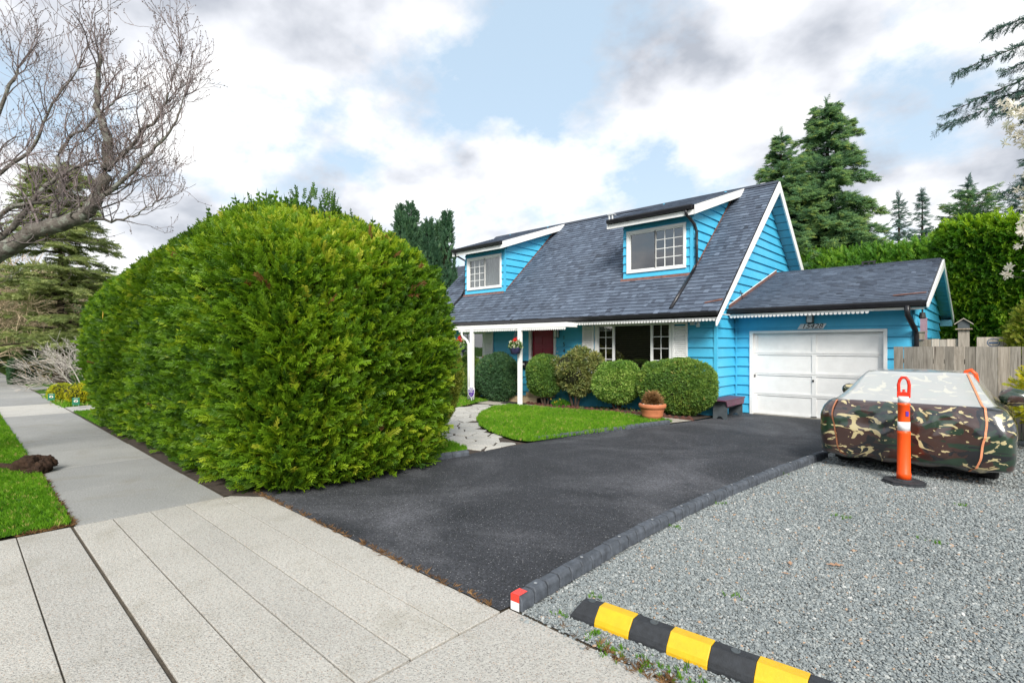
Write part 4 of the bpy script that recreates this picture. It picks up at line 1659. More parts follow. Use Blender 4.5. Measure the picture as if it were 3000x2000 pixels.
# ---- dormers ---------------------------------------------------------------
for di, (x0, x1) in enumerate(DORM):
    WD = Wall((0, DY, 0), (1, 0, 0), (0, -1, 0))
    zb = EZ + SL * (DY - EY)
    zt = 4.99
    wz0, wz1 = 3.70, 4.87
    wu0, wu1 = x0 + .12, x1 - .13
    hole = (wu0 + .01, wu1 - .01, wz0 + .01, wz1 - .01)
    wd = backing(WD, 'dormer_front', zb - .1, zt + .05, lambda z, a=x0, c=x1: (a, c), [hole])
    siding(WD, wd, zb + .02, zt, lambda z, a=x0, c=x1: (a, c), [(wu0, wu1, wz0, wz1)], zref=zb - .03)
    WS = Wall((x1, 0, 0), (0, 1, 0), (1, 0, 0))

    def cheek(z):
        r = EY + (z - EZ) / SL
        s = DFY + (z - (DFZ - .20)) / DSL
        a = max(DY, s)
        return (a, r) if r - a > .01 else None

    ws = backing(WS, 'dormer_side', zb - .05, RZ - .2, cheek, depth=.06)
    siding(WS, ws, zb + .02, RZ - .25, cheek, zref=zb - .03)
    WS2 = Wall((x0, 0, 0), (0, -1, 0), (-1, 0, 0))
    backing(WS2, 'dormer_side', zb - .05, RZ - .2, lambda z: (lambda e: None if e is None else (-e[1], -e[0]))(cheek(z)), depth=.06)
    MB().box(x1 + .042, x1 + .047, DY - .045, DY + .01, zb, zt).box(x1 - .02, x1 + .047, DY - .05, DY - .0445, zb, zt).build('corner_board', 'siding_blue', house)
    # flashing at the foot and up the cheek
    n = Vector((0, -SL, 1)).normalized()
    MB().prism([(x0 - .06, DY - .10, EZ + SL * (DY - .10 - EY) + .024), (x0 - .06, DY - .045, EZ + SL * (DY - .045 - EY) + .06), (x0 - .06, DY - .045, EZ + SL * (DY - .026 - EY) + .02), (x0 - .06, DY - .10, EZ + SL * (DY - .10 - EY) + .016)], (x1 - x0 + .06, 0, 0)).build('flashing', 'flashing', house)
    b = MB()
    y0_, y1_ = DY + .0, 15.45
    b.prism([(x1 + .043, y0_, EZ + SL * (y0_ - EY) + .02), (x1 + .043, y1_, EZ + SL * (y1_ - EY) + .02), (x1 + .043, y1_, EZ + SL * (y1_ - EY) + .075), (x1 + .043, y0_, EZ + SL * (y0_ - EY) + .075)], (.012, 0, 0))
    b.build('flashing', 'flashing', house)
    if di == 1:
        window(WD, wu0, wu1, wz0, wz1, [(0, .5, 1, 1), (.48, 1, 3, 4)], label='white slider window reflecting grey sky, right half with muntins', room=.45)
    else:
        window(WD, wu0, wu1, wz0, wz1, [(0, .51, 3, 4), (.49, 1, 1, 1)], label='white slider window with pale curtain, left half with muntins', room=.45, behind=curtain(WD, 0.0, .93))

# downspouts
def pipe(pts, r=.038, mat='dark_gutter', name='downspout'):
    return MB().tube(pts, r, 8).build(name, mat, house, smooth=True)


def on_roof(x, y, up=.05):
    return (x, y, EZ + SL * (y - EY) + up)


pipe([(-5.72, DFY - .06, DFZ - .1), (-5.72, DFY - .04, DFZ - .2), (-5.66, DY - .03, 4.78), (-5.63, DY + .03, 4.60), (-5.63, DY + .03, 3.82), (-5.64, DY - .02, 3.72), on_roof(-5.72, DY - .14, .06)])
pipe([on_roof(-5.72, DY - .14, .06), on_roof(-5.78, EY + .05, .05)], .045)
pipe([(-14.50, DFY - .06, DFZ - .1), (-14.50, DFY - .02, DFZ - .2), (-14.42, DY + .05, 4.82), (-14.42, DY + .05, 3.85), on_roof(-14.46, DY - .12, .06)])
pipe([on_roof(-14.46, DY - .12, .06), on_roof(-14.52, EY + .05, .05)], .045)
pipe([(-1.34, GEY - .07, GEZ - .1), (-1.34, GEY - .06, GEZ - .28), (-1.26, GYF - .10, 2.02), (-1.25, GYF - .04, 1.9), (-1.25, GYF - .04, 0.1)], .05)
# lamp on the garage corner, vent on the roof, light on the garage ridge, aerial bits
b = MB().lathe([(.0, 0), (.045, .0), (.06, -.10), (.05, -.12)], (-1.12, GEY + .15, 2.36), 12)
b.tube([(-1.12, GEY + .15, 2.36), (-1.12, GEY + .15, 2.46)], .015)
tag(b.build('flood_lamp', 'plastic_dark', house), 'black flood lamp under the garage eave')
b = MB().lathe([(.10, 0), (.10, .10), (.21, .12), (.21, .17), (.12, .21), (.0, .22)], (-5.05, RY + .25, RZ - .12), 20)
b.build('roof_vent', 'camera_white', house, smooth=False)
b = MB().box(-2.72, -2.40, GRY - .07, GRY - .02, GRZ + .07, GRZ + .11).box(-2.58, -2.54, GRY - .06, GRY - .02, GRZ - .03, GRZ + .07).box(-2.71, -2.67, GRY - .12, GRY - .02, GRZ, GRZ + .09).box(-2.45, -2.41, GRY - .12, GRY - .02, GRZ, GRZ + .09)
b.build('ridge_light', 'dark_metal', house)
b = MB().box(-8.03, -7.83, DFY - .02, DFY + .12, DFZ + .16, DFZ + .175, None).box(-8.0, -7.97, DFY, DFY + .03, DFZ + .02, DFZ + .16).box(-7.9, -7.87, DFY, DFY + .03, DFZ + .02, DFZ + .16)
b.build('solar_lamp', 'camera_white', house)

# ---- front openings ---------------------------------------------------------
def shutter(u0, u1, z0, z1):
    b = MB()
    WF.box(b, u0, u0 + .05, z0, z1, .044, .078)
    WF.box(b, u1 - .05, u1, z0, z1, .044, .078)
    WF.box(b, u0 + .05, u1 - .05, z0, z0 + .07, .044, .078)
    WF.box(b, u0 + .05, u1 - .05, z1 - .07, z1, .044, .078)
    s = b.build('shutter', 'white_paint', house)
    z = z0 + .075
    sl = MB()
    vs = [WF.p(u, zz, d) for (zz, d) in ((0, .044), (.045, .046), (.05, .052), (.005, .075)) for u in (u0 + .05, u1 - .05)]
    me = None
    while z < z1 - .11:
        q = MB()
        q.add([v + Vector((0, 0, z)) for v in vs], [(0, 1, 3, 2), (2, 3, 5, 4), (4, 5, 7, 6), (6, 7, 1, 0), (0, 2, 4, 6), (1, 7, 5, 3)])
        q.build('slat', 'white_paint', s)
        z += .052


window(WF, *BW, [(0, .235, 2, 4), (.235, .765, 1, 1), (.765, 1, 2, 4)], label='wide picture window with muntined side lights and dark blinds', room=.6, behind=blinds(WF, .0, 1.0))
window(WF, *LW, [(0, .5, 2, 4), (.5, 1, 1, 1)], label='small dark window behind the porch post', room=.5)
shutter(-8.74, -8.36, .92, 2.33)
shutter(-6.0, -5.60, .92, 2.30)
shutter(-12.80, -12.38, 1.20, 2.20)
# white panels between window and shutter
# front door
u0, u1, z0, z1 = DR
b = MB()
WF.box(b, u0 - .09, u0, z0 - .02, z1, -.05, .062)
WF.box(b, u1, u1 + .07, z0 - .02, z1, -.05, .062)
WF.box(b, u0 - .09, u1 + .07, z1, z1 + .07, -.05, .062)
b.build('door_frame', 'white_paint', house, bevel=.004)
b = MB()
WF.box(b, u0, u1, z0, z1, -.055, -.02)
door = b.build('front_door', 'door_red', house)
for c in range(2):
    for r, (a, e) in enumerate(((1.72, 1.98), (1.08, 1.62), (.42, .98))):
        q = MB()
        cu0 = u0 + .11 + c * .37
        zz0, zz1 = z0 + (a - .27), z0 + (e - .27)
        WF.box(q, cu0, cu0 + .30, zz0, zz1, -.0195, -.010)
        q.build('door_panel', 'door_red', door, bevel=.006)
q = MB()
WF.box(q, u0 + .34, u0 + .58, 1.22, 1.28, -.0195, -.004)
tag(q.build('letter_slot', 'camera_white', door), 'pale letter slot across the dark red door')
q = MB().lathe([(.0, -.03), (.03, -.02), (.033, 0), (.02, .02), (0, .03)], (u1 - .08, YF - .02, 1.25), 12)
q.build('door_knob', 'stud', door)


def lantern(wall, u, z, h=.24, w=.11):
    L = wall.box(MB(), u - .05, u + .05, z + .02, z + h * .75, .026, .045).build('lantern', 'dark_metal', house)
    b = MB()
    wall.box(b, u - w / 2 - .015, u + w / 2 + .015, z + h, z + h + .025, .03, .045 + w + .03)
    wall.box(b, u - w / 3, u + w / 3, z + h + .025, z + h + .06, .05, .045 + w)
    wall.box(b, u - w / 2, u + w / 2, z, z + .015, .045, .045 + w)
    for s in (-1, 1):
        for d in (.048, .045 + w):
            wall.box(b, u + s * w / 2 - .006, u + s * w / 2 + .006, z + .015, z + h, d - .006, d + .006)
    b.build('lantern_cage', 'dark_metal', L)
    q = MB()
    wall.box(q, u - w / 2 + .012, u + w / 2 - .012, z + .016, z + h - .002, .056, .038 + w)
    q.build('lantern_glass', 'camera_white', L)


lantern(WGF, -3.19, 2.22, .21, .13)
lantern(WF, -9.66, 1.93, .23, .13)
# house numbers
for i, ch in enumerate('15428'):
    text_part('house_number', ch, .17, WF.p(-9.42, 1.93 - i * .197, .046), FACE_FRONT, 'sign_ink', house)
b = MB()
vs = [WGF.p(-3.47, 2.085, .045), WGF.p(-2.94, 2.085, .045), WGF.p(-2.87, 2.205, .045), WGF.p(-3.40, 2.205, .045)]
b.prism(vs, (0, -.012, 0))
num = b.build('number_plate', 'camera_white', house)
num['label'] = 'slanted pale plate reading 15428'
text_part('digits', '15428', .155, WGF.p(-3.17, 2.146, .0605), FACE_FRONT, 'sign_ink', num, shear=.35, sx=1.12)
# door bell, alarm light
MB().lathe([(.0, 0), (.03, 0), (.03, .02), (.0, .022)], (-9.66, YF - .05, 1.51), 14).build('door_bell', 'camera_white', house)
b = MB().box(-5.60, -5.28, YF - .22, YF - .03, 2.27, 2.33).box(-5.50, -5.40, YF - .16, YF - .06, 2.20, 2.27)
b.tube([(-5.30, YF - .14, 2.27), (-5.28, YF - .2, 2.16)], [.03, .05], 10)
tag(b.build('security_light', 'camera_white', house, bevel=.006), 'white security light by the window shutter')
# mail box
b = MB()
WF.box(b, -11.12, -10.82, 1.02, 1.20, .028, .14)
WF.box(b, -11.13, -10.81, 1.20, 1.225, .028, .16)
tag(b.build('mail_box', 'dark_metal', house, bevel=.004), 'black mail box left of the red door')
b = MB()
WF.box(b, -10.98, -10.90, 1.09, 1.15, .1405, .146)
b.build('mail_sticker', 'camera_white', house)

# ---- garage door -----------------------------------------------------------
b = MB()
t0, t1, tz = GT[0], GT[1], GT[3]
WGF.box(b, t0, GD[0] + .005, 0.0, tz, -.08, .062)
WGF.box(b, GD[1] - .005, t1, 0.0, tz, -.08, .062)
WGF.box(b, GD[0] + .005, GD[1] - .005, GD[3], tz, -.08, .062)
b.build('garage_door_frame', 'white_paint', house, bevel=.004)
b = MB()
WGF.box(b, GD[0] + .006, GD[1] - .006, 0.02, GD[3] - .002, -.09, -.045)
gd = b.build('garage_door', 'white_paint', house)
gd['label'] = 'white sectional garage door of eight flat panels'
n = 4
H = (GD[3] - .02) / n
mid = (GD[0] + GD[1]) / 2
for r in range(n):
    z0 = .02 + r * H
    q = MB()
    WGF.box(q, GD[0] + .008, GD[1] - .008, z0 + .004, z0 + .05, -.0445, -.018)
    WGF.box(q, GD[0] + .008, GD[1] - .008, z0 + H - .035, z0 + H - .004, -.0445, -.018)
    for a, c in ((GD[0] + .008, GD[0] + .09), (mid - .045, mid + .045), (GD[1] - .09, GD[1] - .008)):
        WGF.box(q, a, c, z0 + .05, z0 + H - .035, -.0445, -.018)
    q.build('rail', 'white_paint', gd, bevel=.003)
    for a, c in ((GD[0] + .09, mid - .045), (mid + .045, GD[1] - .09)):
        q = MB()
        WGF.box(q, a + .002, c - .002, z0 + .052, z0 + H - .037, -.0445, -.036)
        q.build('panel', 'white_paint', gd)
for (u, z, w, h) in ((mid - .03, .86, .035, .045), (mid - .06, .04, .12, .015), (GD[0] + .03, .92, .02, .07)):
    q = MB()
    WGF.box(q, u, u + w, z, z + h, -.0175, .004)
    q.build('latch', 'dark_metal', gd)
MB().box(GD[0], GD[1], GYF - .06, GYF + .1, -.02, .016).build('door_sill', 'walk', house)

# ---- porch -----------------------------------------------------------------
PY = 11.30
b = MB().box(-14.2, -10.31, PY - .03, PY + .03, 2.20, 2.33)
b.build('porch_beam', 'white_paint', house, bevel=.004)
MB().box(-10.308, -8.50, PY - .025, PY + .025, 2.205, 2.325).build('porch_beam', 'white_paint', house, bevel=.004)
MB().box(-8.55, -8.50, PY + .026, EY + .0, 2.205, 2.32).build('porch_beam', 'white_paint', house)
MB().box(-14.2, -8.56, PY + .031, EY + .004, 2.31, 2.335).build('porch_ceiling', 'white_paint', house)
scallops(-12.9, -8.55, PY - .02, 2.205, .075, .045)
for xx in (-12.28, -10.22):
    g = gz(xx, PY)
    b = MB().box(xx - .055, xx + .055, PY - .05, PY + .05, g - .02, 2.20)
    for s in (-1, 1):
        b.box(xx + s * .03 - .008, xx + s * .03 + .008, PY - .056, PY - .0505, g + .05, 2.16)
    b.build('porch_post', 'white_paint', house, bevel=.004)
pipe([(-12.72, PY - .06, 2.22), (-12.72, PY - .06, 2.06), (-12.66, PY - .06, 1.98), (-12.44, PY - .06, 1.85), (-12.38, PY - .06, 1.75), (-12.38, PY - .06, .0)], .04, 'white_paint')
# step of tan tiles with slab, door mat
st = MB().box(-11.62, -10.10, 11.95, 12.37, -.1, .118).build('porch_step', 'soil', house)
xx = -11.62
while xx < -10.12:
    MB().box(xx + .004, min(xx + .30, -10.10) - .004, 11.935, 11.9495, -.06, .118).build('tile', 'tile_tan', st)
    MB().box(xx + .004, min(xx + .30, -10.10) - .004, 11.936, 12.37, .1185, .13).build('tile', 'tile_tan', st)
    xx += .30
MB().box(-10.75, -9.75, 12.16, 12.37, .131, .26).build('threshold', 'tile_tan', house)
tag(MB().box(-11.15, -10.35, 11.45, 11.85, -.055, -.035).build('door_mat', 'mat_black'), 'flat black door mat before the tiled porch step', 'mat')

# ================================================================ grass and gravel
def sample_poly(poly, n, filt=None):
    a = np.array([(p[0], p[1]) for p in poly])
    lo, hi = a.min(0), a.max(0)
    out = np.zeros((0, 2))
    while len(out) < n:
        q = RNG.uniform(lo, hi, (n * 2, 2))
        c = np.zeros(len(q), bool)
        j = len(a) - 1
        for i in range(len(a)):
            xi, yi, xj, yj = a[i, 0], a[i, 1], a[j, 0], a[j, 1]
            if yi != yj:
                m = ((yi > q[:, 1]) != (yj > q[:, 1])) & (q[:, 0] < (xj - xi) * (q[:, 1] - yi) / (yj - yi) + xi)
                c ^= m
            j = i
        q = q[c]
        if filt is not None:
            q = q[filt(q)]
        out = np.vstack([out, q])
    return out[:n]


GRASS = [blade_mesh('blade_tuft', 'grass', 8, s + 3) for s in range(5)]
vgz = np.vectorize(gz)


def grass(name, poly, n, z, h, label, filt=None, dark=0.0):
    q = sample_poly(poly, n, filt)
    p = np.column_stack([q, vgz(q[:, 0], q[:, 1]) + z])
    up = np.tile([0, 0, 1.0], (n, 1)) + unit(n) * .18
    rot = orient(up, unit(n))
    patch = vnoise(p, 1.3, 2.0) * .5 + vnoise(p, 3.1, 5.0) * .5
    t = .56 + .26 * patch + RNG.normal(0, .2, n) - dark
    dry = RNG.random(n) < .03
    t[dry] = 1.0
    s = h * (1 + .25 * patch) * RNG.uniform(.6, 1.3, n)
    o = scatter(name, 'gn_grass', GRASS, p, rot, s, t, None, 'stuff')
    tag(o, label, 'grass')


grass('grass', LAWN, 17000, .03, .08, 'bright green grass of the round front lawn')
grass('grass', LAWN2, 9000, .025, .065, 'bright grass beside the porch post and path', lambda q: (q[:, 0] > -14.5) & (q[:, 1] > 7.8))
grass('grass', LAWN3, 2200, .03, .07, 'small wedge of grass between hedge and flagstones')
grass('grass', VERGE, 26000, .012, .055, 'mown grass verge on the street side of the pavement', lambda q: (q[:, 0] > -20) & (q[:, 1] > -.45), .06)
grass('grass', [(-13.7, 2.12), (-17.25, 2.12), (-18.4, 5.5), (-15.0, 5.5), (-15.0, 2.5)], 6000, .008, .06, 'lawn strip past the far end of the hedge')
grass('grass', [(-18.8, 2.12), (-23.5, 2.12), (-23.5, 7), (-20.2, 7)], 9000, -.165, .25, 'lawn around the small golden shrubs')
sheet('lawn', [(-18.75, 2.11), (-23.55, 2.11), (-23.55, 12), (-21.5, 12)], 0.010, 'turf')
sheet('lawn', [(-24.65, 2.11), (-26.9, 2.11), (-27.2, 12), (-24.65, 12)], 0.010, 'turf')
sheet('lawn', [(-28.7, 2.11), (-69, 2.11), (-69, 12), (-29.7, 12)], 0.010, 'turf')

STONES = [stone_mesh('gravel_stone', 'gravel_stone', s) for s in range(6)]
GNEAR = [(-2.22, 2.5), (1.6, 2.5), (1.6, 5.0), (-2.27, 5.0)]
GMID = [(-2.26, 5.0), (1.6, 5.0), (1.6, 8.6), (-1.93, 8.6), (-2.2, 6.2)]
GFAR = [(-1.93, 8.6), (1.6, 8.6), (1.6, 12.9), (-1.6, 12.9)]


def gravel(poly, n, size, label, filt=None):
    q = sample_poly(poly, n, filt)
    p = np.column_stack([q, RNG.uniform(-.004, .008, n)])
    rot = orient(np.tile([0, 0, 1.0], (n, 1)) + unit(n) * .55, unit(n))
    s = size * np.exp(RNG.normal(0, .32, n))
    t = np.clip(RNG.beta(2.0, 2.3, n) * .97 + vnoise(p, .9) * .05, 0, .97)
    t[RNG.random(n) < .02] = 1.0
    o = scatter('gravel', 'gn_gravel', STONES, p, rot, s, t, None, 'stuff')
    tag(o, label, 'gravel')


gravel(GNEAR, 120000, .0120, 'loose grey gravel around the striped parking stop')
gravel(GMID, 80000, .0145, 'loose grey gravel in front of the covered car')
gravel(GFAR, 12000, .024, 'loose grey gravel under and beside the covered car')
# stones strayed against the pavement edge
gravel([(-2.2, 2.40), (1.2, 2.42), (1.2, 2.5), (-2.2, 2.49)], 500, .016, 'stray gravel along the pavement slab edge')


def cover_stuff(name, key, meshes, poly_or_pts, h, tint, label, cat):
    p = np.array(poly_or_pts, float)
    n = len(p)
    o = scatter(name, key, meshes, p, orient(np.tile([0, 0, 1.0], (n, 1)) + unit(n) * .3, unit(n)), h * RNG.uniform(.5, 1.3, n), np.full(n, tint) + RNG.normal(0, .15, n), None, 'stuff')
    tag(o, label, cat)


wd = []
for cx, cy, k, r in ((-1.55, 2.5, 26, .07), (-1.28, 2.53, 30, .10), (-1.05, 2.49, 40, .10), (-.85, 2.5, 30, .09), (-2.02, 2.62, 8, .03), (-1.98, 2.95, 10, .04), (-1.72, 2.56, 12, .05), (-.6, 2.55, 26, .1),
                     (-2.2, 5.6, 12, .05), (-2.12, 7.5, 10, .05), (-1.15, 6.0, 9, .05), (-.4, 5.8, 8, .06), (-.3, 7.3, 8, .05), (-2.22, 4.6, 10, .04), (-1.3, 3.6, 5, .03)):
    for _ in range(k):
        wd.append((cx + random.gauss(0, r), cy + random.gauss(0, r * .5), 0.0))
cover_stuff('weeds', 'gn_grass', GRASS, wd, .035, .45, 'tiny green weeds sprouting from the gravel', 'weeds')
DRYT = [blade_mesh('dry_tuft', 'dry_stem', 6, s + 13, 1.2, .04) for s in range(3)]
wd = [(random.uniform(-6.3, -2.4), 2.40 + random.gauss(0, .012), .004) for _ in range(160)] + [(-1.4 + random.gauss(0, .2), 2.47 + random.gauss(0, .03), 0) for _ in range(60)] + [(-6.4 + random.gauss(0, .012), random.uniform(.39, .8), 0) for _ in range(80)] + [(random.uniform(-9.3, -6.4), .785 + random.gauss(0, .012), 0) for _ in range(260)]
cover_stuff('debris', 'gn_dry', DRYT, wd, .03, .3, 'dry needles and litter along the pavement joints', 'litter')


# ================================================================ hedges
def sdf_box(p, c, b, r):
    q = np.abs(p - c) - (b - r)
    qm = np.maximum(q, 0)
    ln = np.linalg.norm(qm, axis=1)
    d = ln + np.minimum(q.max(1), 0) - r
    n = np.where(ln[:, None] > 1e-6, qm / np.maximum(ln[:, None], 1e-6), 0) * np.sign(p - c)
    flat = ln <= 1e-6
    if flat.any():
        k = q[flat].argmax(1)
        m = np.zeros((flat.sum(), 3))
        m[np.arange(len(k)), k] = 1
        n[flat] = m * np.sign((p - c)[flat])
    return d, n


CAMP = np.array([0, 0, 1.7])


def hedge_points(c, b, r, n, bulge, depth=(0.0, .1), face=-.35, zmin=.03, sink=0.0):
    c, b = np.array(c), np.array(b)
    P, Nn = [], []
    tot = 0
    while tot < n:
        p = c + RNG.uniform(-1, 1, (n * 2, 3)) * (b + .25)
        d, nn = sdf_box(p, c, b, r)
        k = np.abs(d) < .25
        p, nn, d = p[k], nn[k], d[k]
        p = p - nn * d[:, None]
        k = (p[:, 2] > zmin) & ((nn * (CAMP - p) / np.linalg.norm(CAMP - p, axis=1, keepdims=True)).sum(1) > face)
        p, nn = p[k], nn[k]
        P.append(p)
        Nn.append(nn)
        tot += len(p)
    p, nn = np.vstack(P)[:n], np.vstack(Nn)[:n]
    off = bulge(p) - RNG.uniform(depth[0], depth[1], n) if bulge else -RNG.uniform(depth[0], depth[1], n)
    return p + nn * off[:, None], nn


def core_mesh(name, c, b, r, inset, parent, bulge=None, mat='core_brown', zmin=0.0, warp=None):
    """closed dark core added inside the foliage to block light, in place of inner twigs"""
    c, b = np.array(c), np.array(b)
    bm = bmesh.new()
    bmesh.ops.create_cube(bm, size=2)
    bmesh.ops.subdivide_edges(bm, edges=bm.edges[:], cuts=14, use_grid_fill=True)
    co = np.array([v.co[:] for v in bm.verts])
    p = c + co * b
    d, nn = sdf_box(p, c, b, r)
    off = (bulge(p) if bulge else 0) - inset
    p = p - nn * d[:, None] + nn * np.broadcast_to(off, (len(p),))[:, None]
    p[:, 2] = np.maximum(p[:, 2], zmin)
    if warp:
        p = warp(p)
    for v, q in zip(bm.verts, p):
        v.co = q
    me = bpy.data.meshes.new(name)
    bm.to_mesh(me)
    bm.free()
    me.materials.append(MATS[mat])
    return put(bpy.data.objects.new(name, me), parent)


# -- the big thuja hedge
HC, HB, HR = (-10.70, 3.58, 1.40), (5.07, 1.50, 2.20), .80


def hwarp(p):
    """the crown leans in: rounder near end, lower far end"""
    q = p.copy()
    u = np.clip((q[:, 2] - 1.6) / 2.0, 0, 1.1) ** 2
    sm = lambda a, b, t: np.clip((t - a) / (b - a), 0, 1) ** 2 * (3 - 2 * np.clip((t - a) / (b - a), 0, 1))
    q[:, 0] -= .80 * u * sm(-8.5, -5.7, p[:, 0])
    q[:, 1] = 3.5 + (q[:, 1] - 3.5) * (1 - .30 * u)
    q[:, 2] *= .985 - .10 * sm(8.5, 16.0, -p[:, 0]) - .06 * sm(-7.6, -5.6, p[:, 0])
    return q



def hbulge(p):
    taper = (.30 + .25 * (p[:, 0] < -14)) * np.clip(1 - p[:, 2] / 1.3, 0, 1) ** 1.6
    return .10 * vnoise(p, .85, 1.0) + .065 * vnoise(p, 2.3, 3.0) + .05 * vnoise(p, 5.1, 8.0) - taper


hedge = thing('hedge', (-11.05, 3.55, 0), 'huge rounded yellow-green conifer hedge beside the pavement', 'hedge')
core_mesh('light_block_core', HC, HB, HR, .20, hedge, hbulge, warp=hwarp)  # unseen dark filler added so light does not pass through the hedge
n = 50000
p, nn = hedge_points(HC, HB, HR, n, hbulge, (-.04, .17))
p = hwarp(p)
d = nn * .62 + np.array([0, 0, .50]) + unit(n) * .55
d[:, 2] = np.where(nn[:, 2] > .6, np.abs(d[:, 2]) + .3, d[:, 2])
rot = orient(d, nn + unit(n) * .75)
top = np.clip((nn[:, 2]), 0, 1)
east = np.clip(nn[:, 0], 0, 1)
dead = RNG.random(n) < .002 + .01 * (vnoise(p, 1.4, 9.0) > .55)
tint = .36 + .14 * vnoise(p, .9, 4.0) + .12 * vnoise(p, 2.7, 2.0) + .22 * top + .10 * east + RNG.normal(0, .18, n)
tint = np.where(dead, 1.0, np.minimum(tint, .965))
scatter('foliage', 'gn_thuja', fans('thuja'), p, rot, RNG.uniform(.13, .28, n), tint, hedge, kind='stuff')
# loose leading shoots along the crown
m = 900
p2, n2 = hedge_points(HC, HB, HR, m * 6, hbulge, (0, .05))
k = n2[:, 2] > .82
p2, n2 = p2[k][:m], n2[k][:m]
m = len(p2)
p2 = hwarp(p2)
p2[:, 2] += .02
scatter('leading_shoots', 'gn_thuja', fans('thuja'), p2, orient(np.array([0, 0, 1.0]) + unit(m) * .35, unit(m)), np.where(RNG.random(m) < .2, RNG.uniform(.2, .34, m), RNG.uniform(.09, .18, m)), .26 + RNG.normal(0, .12, m), hedge, kind='stuff')
THIN = fans('thuja', 'thin', pairs=6, leaf=.24, w=.045, droop=.05)
m = 420
p3, n3 = hedge_points(HC, HB, HR, m * 8, hbulge, (0, .05), face=-1.0)
k = n3[:, 2] > .80
p3 = hwarp(p3[k][:m])
m = len(p3)
near = np.clip(1 - np.abs(p3[:, 0] + 8.3) / 2.2, 0, 1)
scatter('tall_shoots', 'gn_thujathin', THIN, p3, orient(np.array([0, 0, 1.0]) + unit(m) * .42, unit(m)), RNG.uniform(.22, .42, m) + .20 * near * RNG.random(m), .12 + RNG.normal(0, .10, m), hedge, kind='stuff')
for (cx, cy, hh, cnt) in ((-7.85, 3.7, .75, 34), (-7.3, 3.8, .5, 26), (-9.9, 3.4, .6, 30), (-11.4, 3.4, .4, 20)):
    zt = hwarp(np.array([[cx, cy, 3.62]]))[0, 2] - .02
    q = np.column_stack([cx + RNG.normal(0, .11, cnt), cy + RNG.normal(0, .10, cnt), zt + hh * .7 * RNG.random(cnt) ** 1.3])
    scatter('tall_shoot', 'gn_thujathin', THIN, q, orient(np.array([0, 0, 1.0]) + unit(cnt) * .4, unit(cnt)), RNG.uniform(.16, .32, cnt), .10 + RNG.normal(0, .08, cnt), hedge, kind='stuff')
b = MB()
for i in range(14):
    xx = -15.4 + i * .7
    b.tube([(xx, 3.5 + random.uniform(-.3, .3), 0), (xx + random.uniform(-.1, .1), 3.5, 1.4)], [.06, .04], 6)
b.build('trunk', 'dark_bark', hedge)
q = fan_mesh('yellow_leaf', 'golden', 2, .3, .5, 5)
lf = MB().add([(-12.16, 1.90, 2.24), (-12.02, 1.88, 2.18), (-11.86, 1.87, 2.27), (-11.98, 1.88, 2.34)], [(0, 1, 2, 3)])
tag(lf.build('fallen_leaf', 'yellow_paint'), 'single yellow leaf caught on the shaded hedge face', 'leaf')

# -- clipped golden shrub that closes the hedge towards the porch
def ellipsoid_points(c, rad, n, face=-.3, zmin=.02, rough=.05, depth=.08, squash=1.0):
    nn = unit(n * 4)
    p = nn * np.array(rad)
    g = nn / np.array(rad)
    g /= np.linalg.norm(g, axis=1, keepdims=True)
    p = p + np.array(c)
    p += g * (rough * (vnoise(p, 2.2, 1.0) + .6 * vnoise(p, 5.0, 4.0)) - RNG.uniform(0, depth, len(p)))[:, None]
    v = CAMP - p
    v /= np.linalg.norm(v, axis=1, keepdims=True)
    k = (p[:, 2] > zmin) & ((g * v).sum(1) > face)
    return p[k][:n], g[k][:n]


def shrub(name, c, rad, n, mat, size, label, tint0=.45, tv=.2, stems=6, group=None, key=None, leaf=None, base=None, rough=.065, kind='tuft', face=-.3, upb=.3, depth=.10, cat='shrub'):
    bz = gz(c[0], c[1]) + .03 if base is None else base
    t = thing(name, (c[0], c[1], bz), label, cat, group)
    p, g = ellipsoid_points(c, rad, n, face, bz + .02, rough, depth)
    m = len(p)
    ms = {'tuft': tufts, 'fan': fans, 'needle': needles}[kind](mat)
    rot = orient(g + unit(m) * .5 + np.array([0, 0, upb]), g + unit(m) * .8)
    tint = tint0 + .14 * vnoise(p, 3.0, c[0]) + .10 * vnoise(p, 7.0, c[1]) + RNG.normal(0, tv, m)
    scatter('foliage', 'gn_' + kind + mat, ms, p, rot, size * RNG.uniform(.7, 1.3, m), tint, t, kind='stuff')
    bm = bmesh.new()
    bmesh.ops.create_icosphere(bm, subdivisions=3, radius=1)
    for v in bm.verts:
        v.co = Vector((v.co.x * rad[0] * .86, v.co.y * rad[1] * .86, v.co.z * rad[2] * .86)) + Vector(c)
        v.co.z = max(v.co.z, bz)
    me = bpy.data.meshes.new('light_block_core')
    bm.to_mesh(me)
    bm.free()
    me.materials.append(MATS['core_brown'])  # dark core added to stop light inside the leaves
    put(bpy.data.objects.new('light_block_core', me), t)
    b = MB()
    for i in range(stems):
        a = 2 * math.pi * i / stems + random.uniform(-.3, .3)
        b.tube([(c[0] + .06 * math.cos(a), c[1] + .06 * math.sin(a), bz - .02), (c[0] + .14 * math.cos(a), c[1] + .14 * math.sin(a), bz + (c[2] - bz) * .3), (c[0] + rad[0] * .5 * math.cos(a), c[1] + rad[1] * .5 * math.sin(a), c[2] - rad[2] * .35)], [.035, .028, .014], 6)
    b.build('stem', 'dark_bark', t)
    return t


shrub('golden_shrub', (-7.42, 5.85, 1.2), (.62, .42, .95), 8000, 'goldtip', .06, 'clipped golden green shrub closing the right end of the big hedge', .48, .2)

